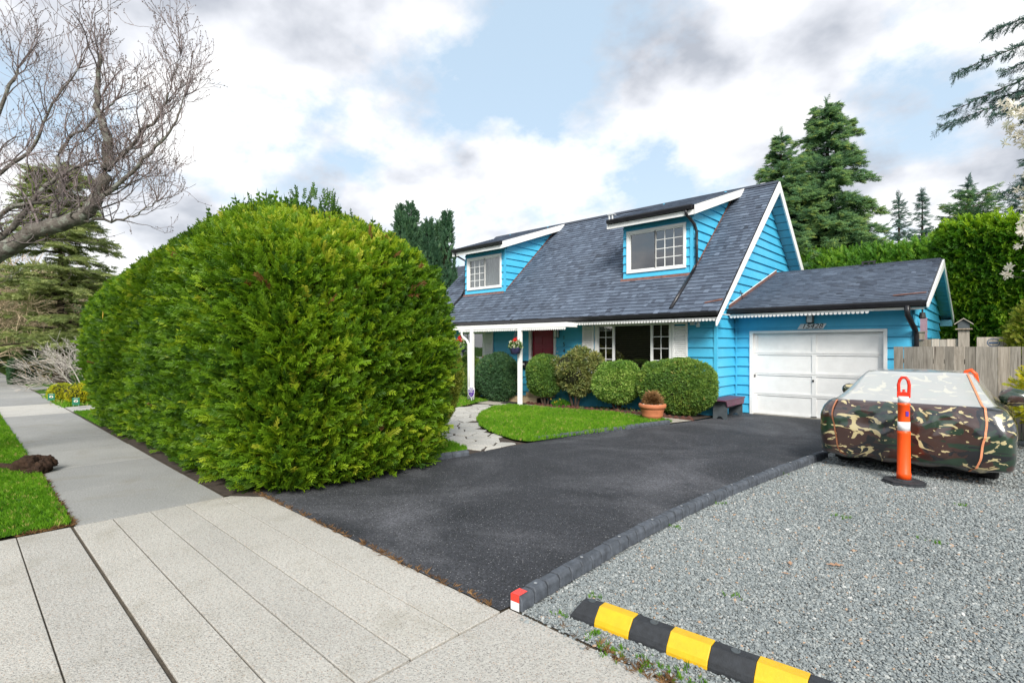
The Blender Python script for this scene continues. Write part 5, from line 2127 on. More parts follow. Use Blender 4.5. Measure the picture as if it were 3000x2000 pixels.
# -- shrubs along the front wall
shrub('round_shrub', (-5.72, 11.95, .72), (.97, .52, .66), 8500, 'yew', .085, 'broad mushroom-shaped olive shrub behind the terracotta pot', .55, .16, kind='tuft')
shrub('round_shrub', (-7.36, 11.95, .74), (.70, .44, .53), 5500, 'box', .10, 'light green clipped shrub under the picture window', .52, .2)
shrub('loose_shrub', (-8.68, 11.90, .98), (.78, .44, .55), 3600, 'scrub', .15, 'loose shaggy olive shrub left of the picture window', .5, .2, rough=.20, kind='tuft', depth=.28)
shrub('round_shrub', (-9.72, 11.85, .82), (.62, .48, .58), 4200, 'yew', .10, 'rounded dark shrub covering the foot of the red door', .42, .15)
shrub('round_shrub', (-11.72, 11.85, .70), (.92, .48, .72), 6500, 'darkyew', .105, 'large dark clipped shrub between the two porch posts', .45, .17)
shrub('round_shrub', (-13.05, 11.95, .62), (.66, .40, .68), 3800, 'yew', .11, 'mid green shrub behind the left porch post', .62, .18)

# low plants of the bed
pl = []
for _ in range(120):
    xx = random.uniform(-9.6, -5.3)
    pl.append((xx, random.uniform(11.75, 12.3), .02 + gz(xx, 12)))
cover_stuff('ground_cover', 'gn_tuftscrub', tufts('scrub'), pl, .10, .3, 'dry low ground cover in the flower bed', 'plants')
t = thing('daffodil', (-9.12, 11.88, gz(-9.1, 11.9) + .03), 'dark leafy clump with tiny yellow flowers by the porch step', 'flowers')
k = 60
q = np.column_stack([-9.1 + RNG.normal(0, .16, k), 11.84 + RNG.normal(0, .05, k), np.full(k, -.03)])
scatter('leaves', 'gn_grass', GRASS, q, orient(np.array([0, 0, 1.0]) + unit(k) * .4, unit(k)), RNG.uniform(.12, .25, k), np.full(k, .02), t, kind='stuff')
b = MB()
for i in range(7):
    cx, cy, cz = -9.25 + random.gauss(0, .14), 11.80, .10 + random.uniform(-.04, .08)
    for j in range(5):
        a = j * 1.2566
        b.add([(cx, cy, cz), (cx + .022 * math.cos(a), cy - .008, cz + .022 * math.sin(a)), (cx + .022 * math.cos(a + .9), cy - .008, cz + .022 * math.sin(a + .9))], [(0, 1, 2)])
b.build('blossom', 'yellow_paint', t)

# -- tall clipped hedge at the right, and looser row behind the garage
t = thing('hedge', (2.75, 23.2, 0), 'tall clipped dark green hedge wall right of the garage', 'hedge')
c, bb, rr = (2.75, 23.2, 1.9), (3.95, 1.9, 3.45), .45
n = 30000
bl = lambda p: .07 * vnoise(p, 1.0, 3.0) + .05 * vnoise(p, 3.0, 1.0) - .9 * np.clip((3.0 - p[:, 2]) / 3.0, 0, 1) ** 1.5 * (p[:, 0] < 1.2)
core_mesh('light_block_core', c, bb, rr, .28, t, bl)
p, nn = hedge_points(c, bb, rr, n, bl, (-.05, .22), -.1)
rot = orient(nn * .5 + np.array([-.55, -.2, .25]) + unit(n) * .4, nn + unit(n) * .6)
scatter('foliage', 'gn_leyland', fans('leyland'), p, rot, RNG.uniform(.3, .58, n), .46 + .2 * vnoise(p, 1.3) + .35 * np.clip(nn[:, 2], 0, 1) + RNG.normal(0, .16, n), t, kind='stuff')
MB().tube([(2.7, 23.2, 0), (2.7, 23.2, 2)], .15).build('trunk', 'dark_bark', t)
t = thing('hedge', (-2.5, 28, 0), 'loose light green hedge row showing above the garage roof', 'hedge')
c, bb, rr = (-2.5, 28.0, 2.4), (5.2, 1.2, 3.5), .9
n = 9000
bl = lambda p: .3 * vnoise(p, 1.0, 3.0) + .15 * vnoise(p, 2.6, 1.0)
core_mesh('light_block_core', c, bb, rr, .35, t, bl)
p, nn = hedge_points(c, bb, rr, n, bl, (-.1, .3), -.1, zmin=2.0)
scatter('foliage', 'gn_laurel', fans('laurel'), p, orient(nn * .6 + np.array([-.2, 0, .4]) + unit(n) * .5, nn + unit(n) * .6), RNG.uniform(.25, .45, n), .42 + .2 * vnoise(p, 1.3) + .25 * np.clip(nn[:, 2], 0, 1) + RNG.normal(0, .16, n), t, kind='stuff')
MB().tube([(-2, 28, 0), (-2, 28, 2)], .15).build('trunk', 'dark_bark', t)


# ================================================================ conifers
def conifer(name, loc, height, radius, n, mat, size, label, group=None, droop=.35, z0=.08, sides=None, cat='tree', power=.85, gap=.12, lean=0.0, start=0.0):
    x, y, z = loc
    t = thing(name, loc, label, cat, group)
    b = MB()
    b.tube([(x, y, z - .1), (x + lean * .5, y, z + height * .5), (x + lean, y, z + height * .985)], [height * .022, height * .012, .012], 8)
    trunk = b.build('trunk', 'dark_bark', t)
    # limbs in loose whorls; sprigs hang along each limb
    P, D, S, T = [], [], [], []
    lb = MB()
    whorls = int(height * 3.4)
    for w in range(whorls):
        f = z0 + (1 - z0) * (w + random.random() * .7) / whorls
        if f > .985:
            continue
        hz = z + height * f
        if hz < start:
            continue
        L = radius * (1 - f) ** power * random.uniform(.72, 1.15) + .08
        for k in range(random.randint(6, 9)):
            a = random.uniform(0, 2 * math.pi)
            ll = L * random.uniform(.6, 1.12)
            d = Vector((math.cos(a), math.sin(a), 0))
            base = Vector((x + lean * f, y, hz + random.uniform(-.45, .45) * (1 - f)))
            up = random.uniform(.0, .3) + .55 * f
            pts = []
            for s in range(5):
                u = s / 4
                pts.append(base + d * ll * u + Vector((0, 0, ll * (up * u - droop * u * u))))
            lb.tube(pts, [max(.008, ll * .018 * (1 - .8 * s / 4)) for s in range(5)], 4, False)
            m = max(3, int(n * ll / (whorls * 6 * radius * .33)))
            for _ in range(m):
                u = random.random() ** .6
                i = min(3, int(u * 4))
                q = pts[i].lerp(pts[i + 1], u * 4 - i)
                sd = d.cross(Vector((0, 0, 1))) * random.uniform(-1, 1)
                q = q + sd * ll * .20 * (1.05 - u) + Vector((0, 0, random.uniform(-.1, .03) * ll))
                P.append(q)
                D.append(d * random.uniform(.5, 1.0) + sd * .7 + Vector((0, 0, random.uniform(-.55, .35))))
                S.append(size * random.uniform(.45, 1.05) * (.55 + .45 * (1 - f)))
                T.append(.30 + .42 * u + random.gauss(0, .16))
    lb.build('limbs', 'dark_bark', t)
    m = 14
    for i in range(m):
        P.append(Vector((x + lean, y, z + height * (1 - .07 * i / m))))
        D.append(Vector((random.uniform(-.6, .6), random.uniform(-.6, .6), 1)))
        S.append(size * .6)
        T.append(.5)
    P, D = np.array([q[:] for q in P]), np.array([q[:] for q in D])
    scatter('crown', 'gn_need' + mat, needles(mat), P, orient(D, np.tile([0, 0, 1.0], (len(D), 1)) + unit(len(D)) * .3), np.array(S), np.array(T), t, kind='stuff')
    return t


conifer('spruce_tree', (-6.3, 30, 0), 14.0, 3.9, 22000, 'spruce', .6, 'tallest dark green spruce rising behind the garage', droop=.5, power=.62, start=3.0, z0=.15)
conifer('spruce_tree', (-9.3, 33, 0), 14.2, 3.4, 14000, 'spruce', .6, 'spruce half hidden behind the ridge, left of the tallest one', droop=.5, power=.7, start=5.0, z0=.2)
conifer('spruce_tree', (-7.6, 28.6, 0), 10.6, 3.2, 12000, 'spruce', .55, 'lower bushy spruce in front of the tall pair', droop=.5, power=.6, start=3.5, z0=.2)
conifer('fir_tree', (-5.1, 45, 0), 12.2, 2.2, 1800, 'bluespruce', .7, 'thin far fir with narrow top, nearer the tall spruce', droop=.25, start=4)
conifer('fir_tree', (-3.9, 46, 0), 12.4, 1.9, 1600, 'bluespruce', .7, 'thin far fir above the hedge row, right of its twin', droop=.25, start=4)
conifer('fir_tree', (-1.3, 40, 0), 11.3, 2.6, 2500, 'bluespruce', .7, 'small dark fir over the clipped hedge', droop=.25, start=4)
conifer('fir_tree', (1.3, 29.5, 0), 10.6, 2.9, 5000, 'bluespruce', .45, 'dark fir with bristly top by the magnolia', droop=.2, start=3)
conifer('bushy_tree', (-0.9, 33, 0), 9.0, 3.4, 4200, 'spruce', .6, 'low bushy conifer between the garage ridge and clipped hedge', droop=.2, power=.5, start=2)

# big fir outside the frame whose limbs reach in from the right
t = thing('fir_tree', (5.2, 15.6, 0), 'large fir at the right edge with drooping limbs reaching across the sky', 'tree')
MB().tube([(5.2, 15.6, -.1), (5.2, 15.6, 7), (5.2, 15.6, 15)], [.34, .22, .03], 10).build('trunk', 'dark_bark', t)
P, D, S, T = [], [], [], []
lb = MB()
for (hz, L, a, dr, up) in ((8.5, 5.95, 182, .12, .0), (7.8, 6.1, 184, .17, .02), (7.25, 6.25, 187, .15, .03), (7.5, 5.3, 181, .12, .03), (6.9, 4.9, 183, .12, .02), (8.1, 5.2, 186, .14, .02), (8.8, 5.4, 178, .12, .1), (9.6, 5.0, 184, .1, .1), (7.0, 5.4, 190, .1, .0), (6.0, 5.2, 176, .2, .02), (8.3, 4.6, 195, .1, .1),
                           (6.2, 4.6, 200, .2, .05), (5.3, 4.8, 185, .22, .0), (10.4, 4.4, 180, .1, .15), (7.6, 4.8, 172, .1, .05), (5.0, 4.6, 165, .2, 0), (9, 4.4, 100, .1, .1), (8, 4.5, 20, .1, .1), (7, 4.5, 60, .1, .1), (7, 4.5, 300, .1, .1), (6, 4.5, 250, .1, .1), (9, 4, 250, .1, .1)):
    d = Vector((math.cos(R(a)), math.sin(R(a)), 0))
    sidev = d.cross(Vector((0, 0, 1)))
    pts = []
    for s in range(9):
        u = s / 8
        pts.append(Vector((5.2, 15.6, hz)) + d * L * u + Vector((0, 0, L * (up * u - dr * u * u))) + sidev * .08 * math.sin(u * 5 + a))
    lb.tube(pts, [.05 * (1 - .88 * s / 8) for s in range(9)], 5, False)
    for s in range(46):
        u = .16 + .84 * s / 46
        i = min(7, int(u * 8))
        q = pts[i].lerp(pts[i + 1], u * 8 - i)
        for sg in (-1, 1):
            bl_ = (.85 * (1.08 - u) + .10) * random.uniform(.5, 1.1)
            e = q + sidev * sg * bl_ * .75 + d * bl_ * .55 + Vector((0, 0, -bl_ * random.uniform(.1, .55)))
            lb.tube([q, q.lerp(e, .5) + Vector((0, 0, .02)), e], [.009, .006, .003], 3, False)
            for w in range(max(2, int(bl_ * 8))):
                f = (w + .3) / max(2, int(bl_ * 8))
                P.append(q.lerp(e, f))
                D.append((e - q).normalized() + Vector((random.uniform(-.5, .5), random.uniform(-.5, .5), random.uniform(-.5, .3))))
                S.append(random.uniform(.15, .28))
                T.append(random.gauss(.4, .2))
lb.build('limbs', 'dark_bark', t)
P, D = np.array([q[:] for q in P]), np.array([q[:] for q in D])
scatter('crown', 'gn_needbluespruce', needles('bluespruce'), P, orient(D, unit(len(D))), np.array(S), np.array(T), t, kind='stuff')


# columnar cypresses behind the hedge
def column(loc, h, r, n, label, seed):
    x, y, z = loc
    t = thing('cypress_tree', loc, label, 'tree', None)
    MB().tube([(x, y, -.1), (x, y, h * .9)], [.16, .02], 8).build('trunk', 'dark_bark', t)
    rr = np.random.default_rng(seed)
    P, D, T = [], [], []
    spires = 9
    for s in range(spires):
        a = 2 * math.pi * s / spires + rr.uniform(-.3, .3)
        ro = r * rr.uniform(.25, .72)
        hx, hy = x + ro * math.cos(a), y + ro * math.sin(a)
        hh = h * rr.uniform(.72, 1.0) if s else h
        m = n // spires
        f = rr.random(m) ** .8
        w = (r * .52) * np.clip(1.02 - f, .02, 1) ** .55
        th = rr.uniform(0, 6.283, m)
        q = np.column_stack([hx + w * np.cos(th), hy + w * np.sin(th), z + .4 + f * (hh - .4)])
        P.append(q)
        D.append(np.column_stack([np.cos(th) * .35, np.sin(th) * .35, np.ones(m)]) + rr.normal(0, .18, (m, 3)))
        T.append(.42 + .2 * vnoise(q, 1.2, s) + rr.normal(0, .16, m))
    P, D, T = np.vstack(P), np.vstack(D), np.concatenate(T)
    scatter('crown', 'gn_cypress', fans('cypress'), P, orient(D, unit(len(P))), RNG.uniform(.2, .42, len(P)), T, t, kind='stuff')
    core_mesh('light_block_core', (x, y, h * .42), (r * .62, r * .62, h * .42), r * .5, .05, t)


column((-22.6, 16.2, 0), 8.9, 1.15, 9000, 'tall narrow dark cypress rising behind the big hedge', 3)
column((-20.0, 16.0, 0), 7.9, 1.15, 9000, 'shorter dark cypress between the big hedge and the dormer', 5)


# ================================================================ bare trees
def grow(b, p, d, L, r, depth, rnd, spread=.55, up=.10, wig=.22, segs=5, kids=(3, 5), minr=.0035, buds=None, shrink=(.5, .78), sides=5, trop=None):
    pts, rad = [p.copy()], [r]
    q, dd = p.copy(), d.normalized()
    for s in range(segs):
        dd = (dd + Vector((rnd.gauss(0, wig), rnd.gauss(0, wig), rnd.gauss(0, wig))) * .5 + Vector((0, 0, up))).normalized()
        if trop is not None:
            dd = (dd + trop).normalized()
        q = q + dd * L / segs
        pts.append(q.copy())
        rad.append(max(minr * .8, r * (1 - .72 * (s + 1) / segs)))
    b.tube(pts, rad, sides if r > .02 else 3, False)
    if depth == 0:
        if buds is not None:
            buds.append(pts[-1].copy())
            if rnd.random() < .6:
                buds.append(pts[-2].copy())
            if rnd.random() < .6:
                buds.append(pts[-3].copy())
        return
    for k in range(rnd.randint(*kids)):
        f = rnd.uniform(.25, 1.0)
        i = min(segs - 1, int(f * segs))
        o = pts[i].lerp(pts[i + 1], f * segs - i)
        t = (pts[i + 1] - pts[i]).normalized()
        side = t.cross(Vector((rnd.gauss(0, 1), rnd.gauss(0, 1), rnd.gauss(0, 1))))
        if side.length < .05:
            continue
        nd = (t * (1 - spread) + side.normalized() * spread + Vector((0, 0, .12))).normalized()
        grow(b, o, nd, L * rnd.uniform(*shrink), max(minr, rad[i] * rnd.uniform(.42, .62)), depth - 1, rnd, spread, up, wig, segs, kids, minr, buds, shrink, sides, trop)


# the cherry tree whose trunk stands left of the frame
t = thing('cherry_tree', (-11.0, -0.6, 0), 'bare budding cherry tree leaning in over the pavement from the left', 'tree')
rnd = random.Random(21)
big, tw, buds = MB(), MB(), []
V = Vector
big.tube([V((-11.05, -.65, -.1)), V((-11.0, -.6, .5)), V((-10.95, -.5, 1.4)), V((-10.75, -.35, 2.1)), V((-10.4, -.1, 2.55))], [.30, .24, .22, .20, .17], 12)
limbs = [
    ([(-10.6, -.25, 2.35), (-9.95, .35, 2.86), (-9.46, .75, 3.22), (-9.06, 1.13, 3.40), (-8.88, 1.30, 3.62), (-8.74, 1.42, 4.05), (-8.76, 1.42, 4.55), (-8.86, 1.32, 5.0), (-8.80, 1.36, 5.6)], [.15, .125, .115, .105, .095, .08, .062, .042, .025]),
    ([(-9.46, .75, 3.22), (-9.25, .95, 3.45), (-9.19, 1.0, 3.8), (-9.22, .98, 4.3), (-9.0, 1.2, 4.6), (-8.7, 1.5, 5.0)], [.09, .075, .065, .05, .035, .02]),
    ([(-8.88, 1.30, 3.62), (-8.55, 1.6, 3.95), (-8.25, 1.85, 4.35), (-8.05, 2.0, 4.6), (-7.9, 2.1, 5.0)], [.075, .06, .045, .03, .014]),
    ([(-8.74, 1.42, 4.05), (-8.45, 1.7, 4.5), (-8.2, 1.9, 4.8), (-8.05, 2.0, 5.2), (-8.05, 2.1, 5.6)], [.06, .045, .035, .022, .012]),
    ([(-10.1, .2, 2.75), (-9.75, .55, 3.3), (-9.5, .8, 3.75), (-9.25, 1.0, 4.0), (-8.95, 1.3, 4.2), (-8.5, 1.7, 4.35)], [.10, .085, .07, .05, .035, .02]),
    ([(-10.4, -.1, 2.55), (-10.1, .15, 3.2), (-9.9, .3, 3.9), (-9.85, .4, 4.7), (-9.6, .6, 5.4)], [.15, .11, .085, .06, .03]),
    ([(-10.1, .15, 3.2), (-9.7, .5, 3.5), (-9.3, .95, 3.65), (-9.0, 1.2, 3.65), (-8.6, 1.6, 3.85)], [.08, .06, .045, .03, .02]),
    ([(-9.9, .3, 3.9), (-9.5, .7, 4.3), (-9.2, .9, 4.9), (-9.0, 1.15, 5.4)], [.06, .045, .03, .018]),
    ([(-9.06, 1.13, 3.40), (-8.7, 1.45, 3.38), (-8.4, 1.7, 3.45), (-8.15, 1.85, 3.6)], [.05, .035, .02, .01]),
    ([(-10.75, -.35, 2.1), (-11.3, -.9, 3.0), (-11.7, -1.4, 4.2), (-11.9, -1.8, 5.6)], [.17, .13, .09, .05]),
    ([(-10.75, -.35, 2.2), (-10.6, -.9, 3.2), (-10.2, -1.5, 4.4)], [.13, .09, .05]),
]
for li, (pts, rad) in enumerate(limbs):
    rad = [r_ * (.88 if li == 0 else .45) for r_ in rad]
    pp = [V(q) for q in pts]
    sm, sr = [], []
    for i in range(len(pp) - 1):
        p0, p1, p2, p3 = pp[max(i - 1, 0)], pp[i], pp[i + 1], pp[min(i + 2, len(pp) - 1)]
        for s in range(5):
            u = s / 5
            w = 0.5 * ((2 * p1) + (p2 - p0) * u + (2 * p0 - 5 * p1 + 4 * p2 - p3) * u * u + (3 * p1 - p0 - 3 * p2 + p3) * u ** 3)
            w += V((rnd.gauss(0, .012), rnd.gauss(0, .012), rnd.gauss(0, .012)))
            sm.append(w)
            sr.append((rad[i] + (rad[i + 1] - rad[i]) * u) * rnd.uniform(.95, 1.06))
    sm.append(pp[-1])
    sr.append(rad[-1])
    big.tube(sm, sr, 9)
    m = len(sm)
    for i in range(2, m):
        if sm[i].x < -10.6:
            continue
        for k in range(rnd.choice((0, 1, 1, 1, 2))):
            tdir = (sm[min(i + 1, m - 1)] - sm[i - 1]).normalized()
            side = tdir.cross(V((rnd.gauss(0, 1), rnd.gauss(0, 1), rnd.gauss(0, 1)))).normalized()
            nd = tdir * .35 + side * .6 + V((.02, .02, .35))
            grow(tw, sm[i], nd, rnd.uniform(.5, 1.15) * (.62 if sm[i].x > -8.75 else 1.0), min(.015, sr[i] * .3 + .004), 2, rnd, .45, .12, .5, 7, (2, 4), .0030, buds, (.4, .75), 4)
    for k in range(5):
        grow(tw, sm[-1], (sm[-1] - sm[-3]) + V((rnd.gauss(0, .2), rnd.gauss(0, .2), .2)), rnd.uniform(.3, .6), .009, 2, rnd, .45, .1, .3, 5, (2, 4), .0032, buds, (.4, .75), 4)
big.build('limbs', 'cherry_bark', t, smooth=True)
tw.build('twigs', 'twig_bark', t)
bd = np.array([q[:] for q in buds])
BUD = [tuft_mesh('bud', 'dry_stem', 5, s + 60, .4, .6) for s in range(2)]
scatter('buds', 'gn_bud', BUD, bd, orient(unit(len(bd)), unit(len(bd))), RNG.uniform(.014, .028, len(bd)), np.zeros(len(bd)), t, kind='stuff')
# its surface root, knobbly end by the pavement
b = MB()
b.tube([(-10.9, -.45, .02), (-10.4, .15, .05), (-10.0, .45, .045), (-9.75, .56, .05), (-9.55, .66, .07)], [.12, .075, .05, .055, .09], 10)
b2 = b
for (cx, cy, cz, r_, sd) in ((-9.52, .70, .075, .15, 1), (-9.40, .82, .06, .13, 2), (-9.62, .82, .12, .10, 3), (-9.45, .92, .13, .085, 4), (-9.30, .74, .04, .10, 5), (-9.66, .62, .05, .10, 6)):
    bm = bmesh.new()
    bmesh.ops.create_icosphere(bm, subdivisions=4, radius=r_)
    vs = []
    for v in bm.verts:
        q = v.co + Vector((cx, cy, cz))
        q += v.co.normalized() * .055 * (mnoise.noise(q * 9 + Vector((sd, 0, 0))) - .9 * abs(mnoise.noise(Vector((q.x * 9, q.y * 22, q.z * 22)))) + .3 * mnoise.noise(q * 40))
        vs.append(q)
    fs = [[v.index for v in f.verts] for f in bm.faces]
    b.add(vs, fs)
    bm.free()
b.build('root', 'root_bark', t, smooth=True)

# magnolia at the right edge
t = thing('magnolia_tree', (1.52, 10.3, 0), 'white flowering magnolia bough at the right edge', 'tree')
rnd = random.Random(5)
b, tips = MB(), []
b.tube([(1.52, 10.3, -.05), (1.5, 10.3, 1.4), (1.35, 10.25, 2.4)], [.09, .075, .06], 8)
for k in range(12):
    grow(b, V((1.32, 10.25, 1.6 + .2 * k)), V((-.75, -.05 + rnd.uniform(-.3, .3), .75)), rnd.uniform(1.0, 1.5), .035, 2, rnd, .45, .12, .22, 5, (3, 4), .004, tips, (.45, .7), 5)
b.build('limbs', 'cherry_bark', t)
PET = []
for s in range(3):
    r_ = random.Random(s)
    vs, fs = [], []
    for i in range(11):
        a = 2 * math.pi * i / 11 + r_.uniform(-.2, .2)
        e = r_.uniform(-.2, .9)
        d = V((math.cos(a) * math.cos(e), math.sin(a) * math.cos(e), math.sin(e)))
        sd = d.cross(V((0, 0, 1))).normalized() * .16
        k = len(vs)
        vs += [V((0, 0, 0)), d * .5 + sd, d * 1.0 + sd * .5 + V((0, 0, -.12)), d * 1.0 - sd * .5 + V((0, 0, -.12)), d * .5 - sd]
        fs.append((k, k + 1, k + 2, k + 3, k + 4))
    PET.append(mesh_of(vs, fs, 'flower', 'magnolia_petal'))
tp = np.vstack([np.array([q[:] for q in tips])] + [np.array([q[:] for q in tips]) + RNG.normal(0, .09, (len(tips), 3)) for _ in range(2)])
scatter('flowers', 'gn_magnolia', PET, tp, orient(unit(len(tp)) + np.array([-.3, -.5, .3]), unit(len(tp))), RNG.uniform(.05, .085, len(tp)), RNG.random(len(tp)), t, kind='stuff')

# golden shrub in front of the fence and golden conifer behind it
shrub('golden_shrub', (.85, 12.1, .85), (.62, .5, .72), 1800, 'golden', .10, 'bright yellow leafy shrub at the right edge before the fence', .6, .2, rough=.12, depth=.2, base=.0, kind='fan')
shrub('golden_conifer', (1.0, 14.3, 1.35), (.95, .6, 1.35), 3000, 'goldtip', .14, 'lime green conifer behind the fence at the right edge', .5, .2, rough=.1, base=.0, kind='fan')

# ---- far left: next gardens
def bare_bush(name, loc, dirs, L, r, depth, seed, mat, label, kids=(3, 5), spread=.4, up=.05, trop=None, minr=.012, cat='tree'):
    t = thing(name, loc, label, cat)
    rnd = random.Random(seed)
    b = MB()
    for d in dirs:
        grow(b, V(loc) + V((rnd.uniform(-.1, .1), rnd.uniform(-.1, .1), -.05)), V(d), L * rnd.uniform(.8, 1.15), r, depth, rnd, spread, up, .2, 5, kids, minr, None, (.5, .75), 4, trop)
    b.build('branches', mat, t)
    return t


bare_bush('pale_shrub', (-26.0, 3.4, 0), [(-.5, -.3, .7), (.3, -.5, .6), (0, .3, .8), (-.6, .2, .5), (.2, -.8, .4), (0, -.2, 1), (-.3, -.9, .45)], 1.35, .026, 3, 4, 'pale_twig', 'pale leafless shrub arching beside the far pavement', (4, 5), .4, -.0, V((0, -.03, -.03)), .006, 'shrub')
bare_bush('bare_tree', (-38, -.2, 0), [(0, .05, 1), (.2, .3, .9), (-.1, .5, .8)], 4.2, .16, 4, 9, 'tan_twig', 'tan leafless tree far along the street verge', (5, 6), .45, .0, V((0, .0, -.01)), .014)
bare_bush('bare_tree', (-33, 0.3, 0), [(0, .1, 1), (.1, .5, .7)], 2.6, .10, 4, 19, 'tan_twig', 'small tan weeping tree before the far dark hedge', (4, 5), .5, -.03, V((0, .01, -.04)), .010)

t = thing('cedar_tree', (-31.5, 3.4, 0), 'wide pale green cedar with layered boughs far down the street', 'tree')
rnd = random.Random(3)
tb = MB()
tb.tube([(-31.5, 3.4, -.1), (-31.5, 3.4, .3), (-31.5, 3.4, 1.2), (-31.4, 3.4, 5), (-31.3, 3.4, 10)], [.5, .30, .17, .10, .03], 10)
P, D, S, T = [], [], [], []
for k in range(120):
    hz = rnd.uniform(1.5, 9.8)
    a = rnd.uniform(0, 6.28)
    L = (3.9 * (1 - hz / 13)) * rnd.uniform(.7, 1.1)
    d = V((math.cos(a), math.sin(a), 0))
    pts = [V((-31.4, 3.4, hz)) + d * L * s / 5 + V((0, 0, L * (.15 * s / 5 - .22 * (s / 5) ** 2))) for s in range(6)]
    tb.tube(pts, [.06 * (1 - .85 * s / 5) for s in range(6)], 4, False)
    for _ in range(50):
        u = rnd.random() ** .8
        i = min(4, int(u * 5))
        q = pts[i].lerp(pts[i + 1], u * 5 - i) + d.cross(V((0, 0, 1))) * rnd.gauss(0, .22 * L * (.4 + .4 * (1 - u)))
        P.append(q[:])
        D.append((d * .8 + V((rnd.gauss(0, .5), rnd.gauss(0, .5), rnd.gauss(-.15, .2))))[:])
        S.append(rnd.uniform(.3, .6))
        T.append(rnd.gauss(.55, .22))
tb.build('trunk', 'dark_bark', t)
scatter('crown', 'gn_needcedar', needles('cedar'), np.array(P), orient(np.array(D), np.tile([0, 0, 1.0], (len(P), 1))), np.array(S), np.array(T), t, kind='stuff')

t = thing('hedge', (-32, 2.3, 0), 'low dark clipped hedge block far along the pavement', 'hedge')
c, bb, rr = (-32.2, 2.35, .25), (1.0, .62, .80), .15
core_mesh('light_block_core', c, bb, rr, .06, t)
p, nn = hedge_points(c, bb, rr, 3500, lambda p: .04 * vnoise(p, 3.0), (0, .08), -.2)
scatter('foliage', 'gn_tuftdarkyew', tufts('darkyew'), p, orient(nn + unit(len(p)) * .5, unit(len(p))), RNG.uniform(.08, .14, len(p)), .25 + RNG.normal(0, .15, len(p)), t, kind='stuff')
shrub('golden_shrub', (-20.75, 2.25, .30), (.33, .33, .27), 1300, 'golden', .06, 'small round golden shrub by the left green sign', .55, .22, base=.01)
shrub('golden_shrub', (-19.5, 2.50, .34), (.38, .38, .31), 1500, 'golden', .06, 'round golden shrub nearest the far end of the hedge', .6, .22, base=.01)
t = shrub('dark_bush', (-18.9, 3.1, .28), (.30, .3, .30), 900, 'darkyew', .07, 'small dark bush tucked against the far end of the hedge', .3, .15, base=.01)

# far woods that close the street
m = 9000
q = np.column_stack([RNG.uniform(-78, -44, m), RNG.uniform(-10, 26, m), RNG.uniform(0, 1, m) ** .8])
hgt = 5.5 + 2.5 * vnoise(np.column_stack([q[:, 0], q[:, 1], q[:, 1] * 0]), .22)
q[:, 2] *= hgt
o = scatter('far_trees', 'gn_tuftfar', tufts('far_leaf'), q, orient(unit(m), unit(m)), RNG.uniform(.8, 1.6, m), .45 + .25 * vnoise(q, .3) + RNG.normal(0, .2, m), None, 'stuff')
tag(o, 'hazy green trees closing the far end of the street', 'trees')

# trees across the street, behind the camera: they show in the window panes and on the glossy cover
sheet('street', [(-300, -2.6), (300, -2.6), (300, -10.5), (-300, -10.5)], 0.004, 'asphalt')
m = 5200
q = np.column_stack([RNG.uniform(-45, 40, m), RNG.uniform(-27, -21, m), RNG.uniform(0, 1, m) ** .7])
hgt = 4.2 + 1.8 * vnoise(np.column_stack([q[:, 0], q[:, 1], q[:, 1] * 0]), .3)
q[:, 2] *= hgt
o = scatter('street_trees', 'gn_tuftfar', tufts('far_leaf'), q, orient(unit(m), unit(m)), RNG.uniform(.9, 1.7, m), .4 + .25 * vnoise(q, .3) + RNG.normal(0, .2, m), None, 'stuff')
tag(o, 'trees across the street, seen only as reflections', 'trees')

# neighbour's house behind
t = thing('neighbour_house', (-27, 24, 0), 'grey roofed neighbouring house glimpsed left of the dormer', 'house')
MB().box(-33, -21.5, 21, 29, -.1, 3.2).build('wall', 'white_paint', t)
MB().prism([(-33.4, 20.4, 3.0), (-33.4, 25, 7.4), (-33.4, 29.6, 3.0)], (12.3, 0, 0)).build('roof', 'shingle', t)
MB().prism([(-21.08, 20.3, 2.85), (-21.08, 25, 7.35), (-21.08, 29.7, 2.85), (-21.08, 29.7, 3.1), (-21.08, 25, 7.6), (-21.08, 20.3, 3.1)], (.05, 0, 0)).build('bargeboard', 'white_paint', t)
MB().box(-27, -25.5, 20.97, 20.995, 1, 2.2).build('window', 'glass', t)
MB().prism([(-25.4, 20.9, 3.9), (-25.4, 20.9, 4.25), (-25.4, 23.2, 6.1), (-25.4, 23.2, 5.7)], (2.6, 0, 0)).build('dormer', 'white_paint', t)

# ================================================================ objects on the drive and in the garden
# ---- the car under its camouflage cover -------------------------------------
car = thing('covered_car', (-.88, 10.4, 0), 'low car under a glossy camouflage cover parked on the gravel', 'car')
CXm = -.86


def rrect(y0, y1, hw, r, n=176):
    """points of a rounded rectangle, walked by angle so that rings line up"""
    out = []
    cy, hy = (y0 + y1) / 2, (y1 - y0) / 2
    for i in range(n):
        a = 2 * math.pi * (i + .5) / n
        dx, dy = math.cos(a), math.sin(a)
        lo, hi = 0.0, hy + hw
        for _ in range(26):
            m = (lo + hi) / 2
            # even spread: stretch the walk with the car's length
            px, py = abs(dx * m * 1.0), abs(dy * m * hy / hw)
            qx, qy = px - (hw - r), py - (hy - r)
            d = math.hypot(max(qx, 0), max(qy, 0)) + min(max(qx, qy), 0) - r
            if d < 0:
                lo = m
            else:
                hi = m
        out.append((CXm + dx * lo, cy + dy * lo * hy / hw))
    return out


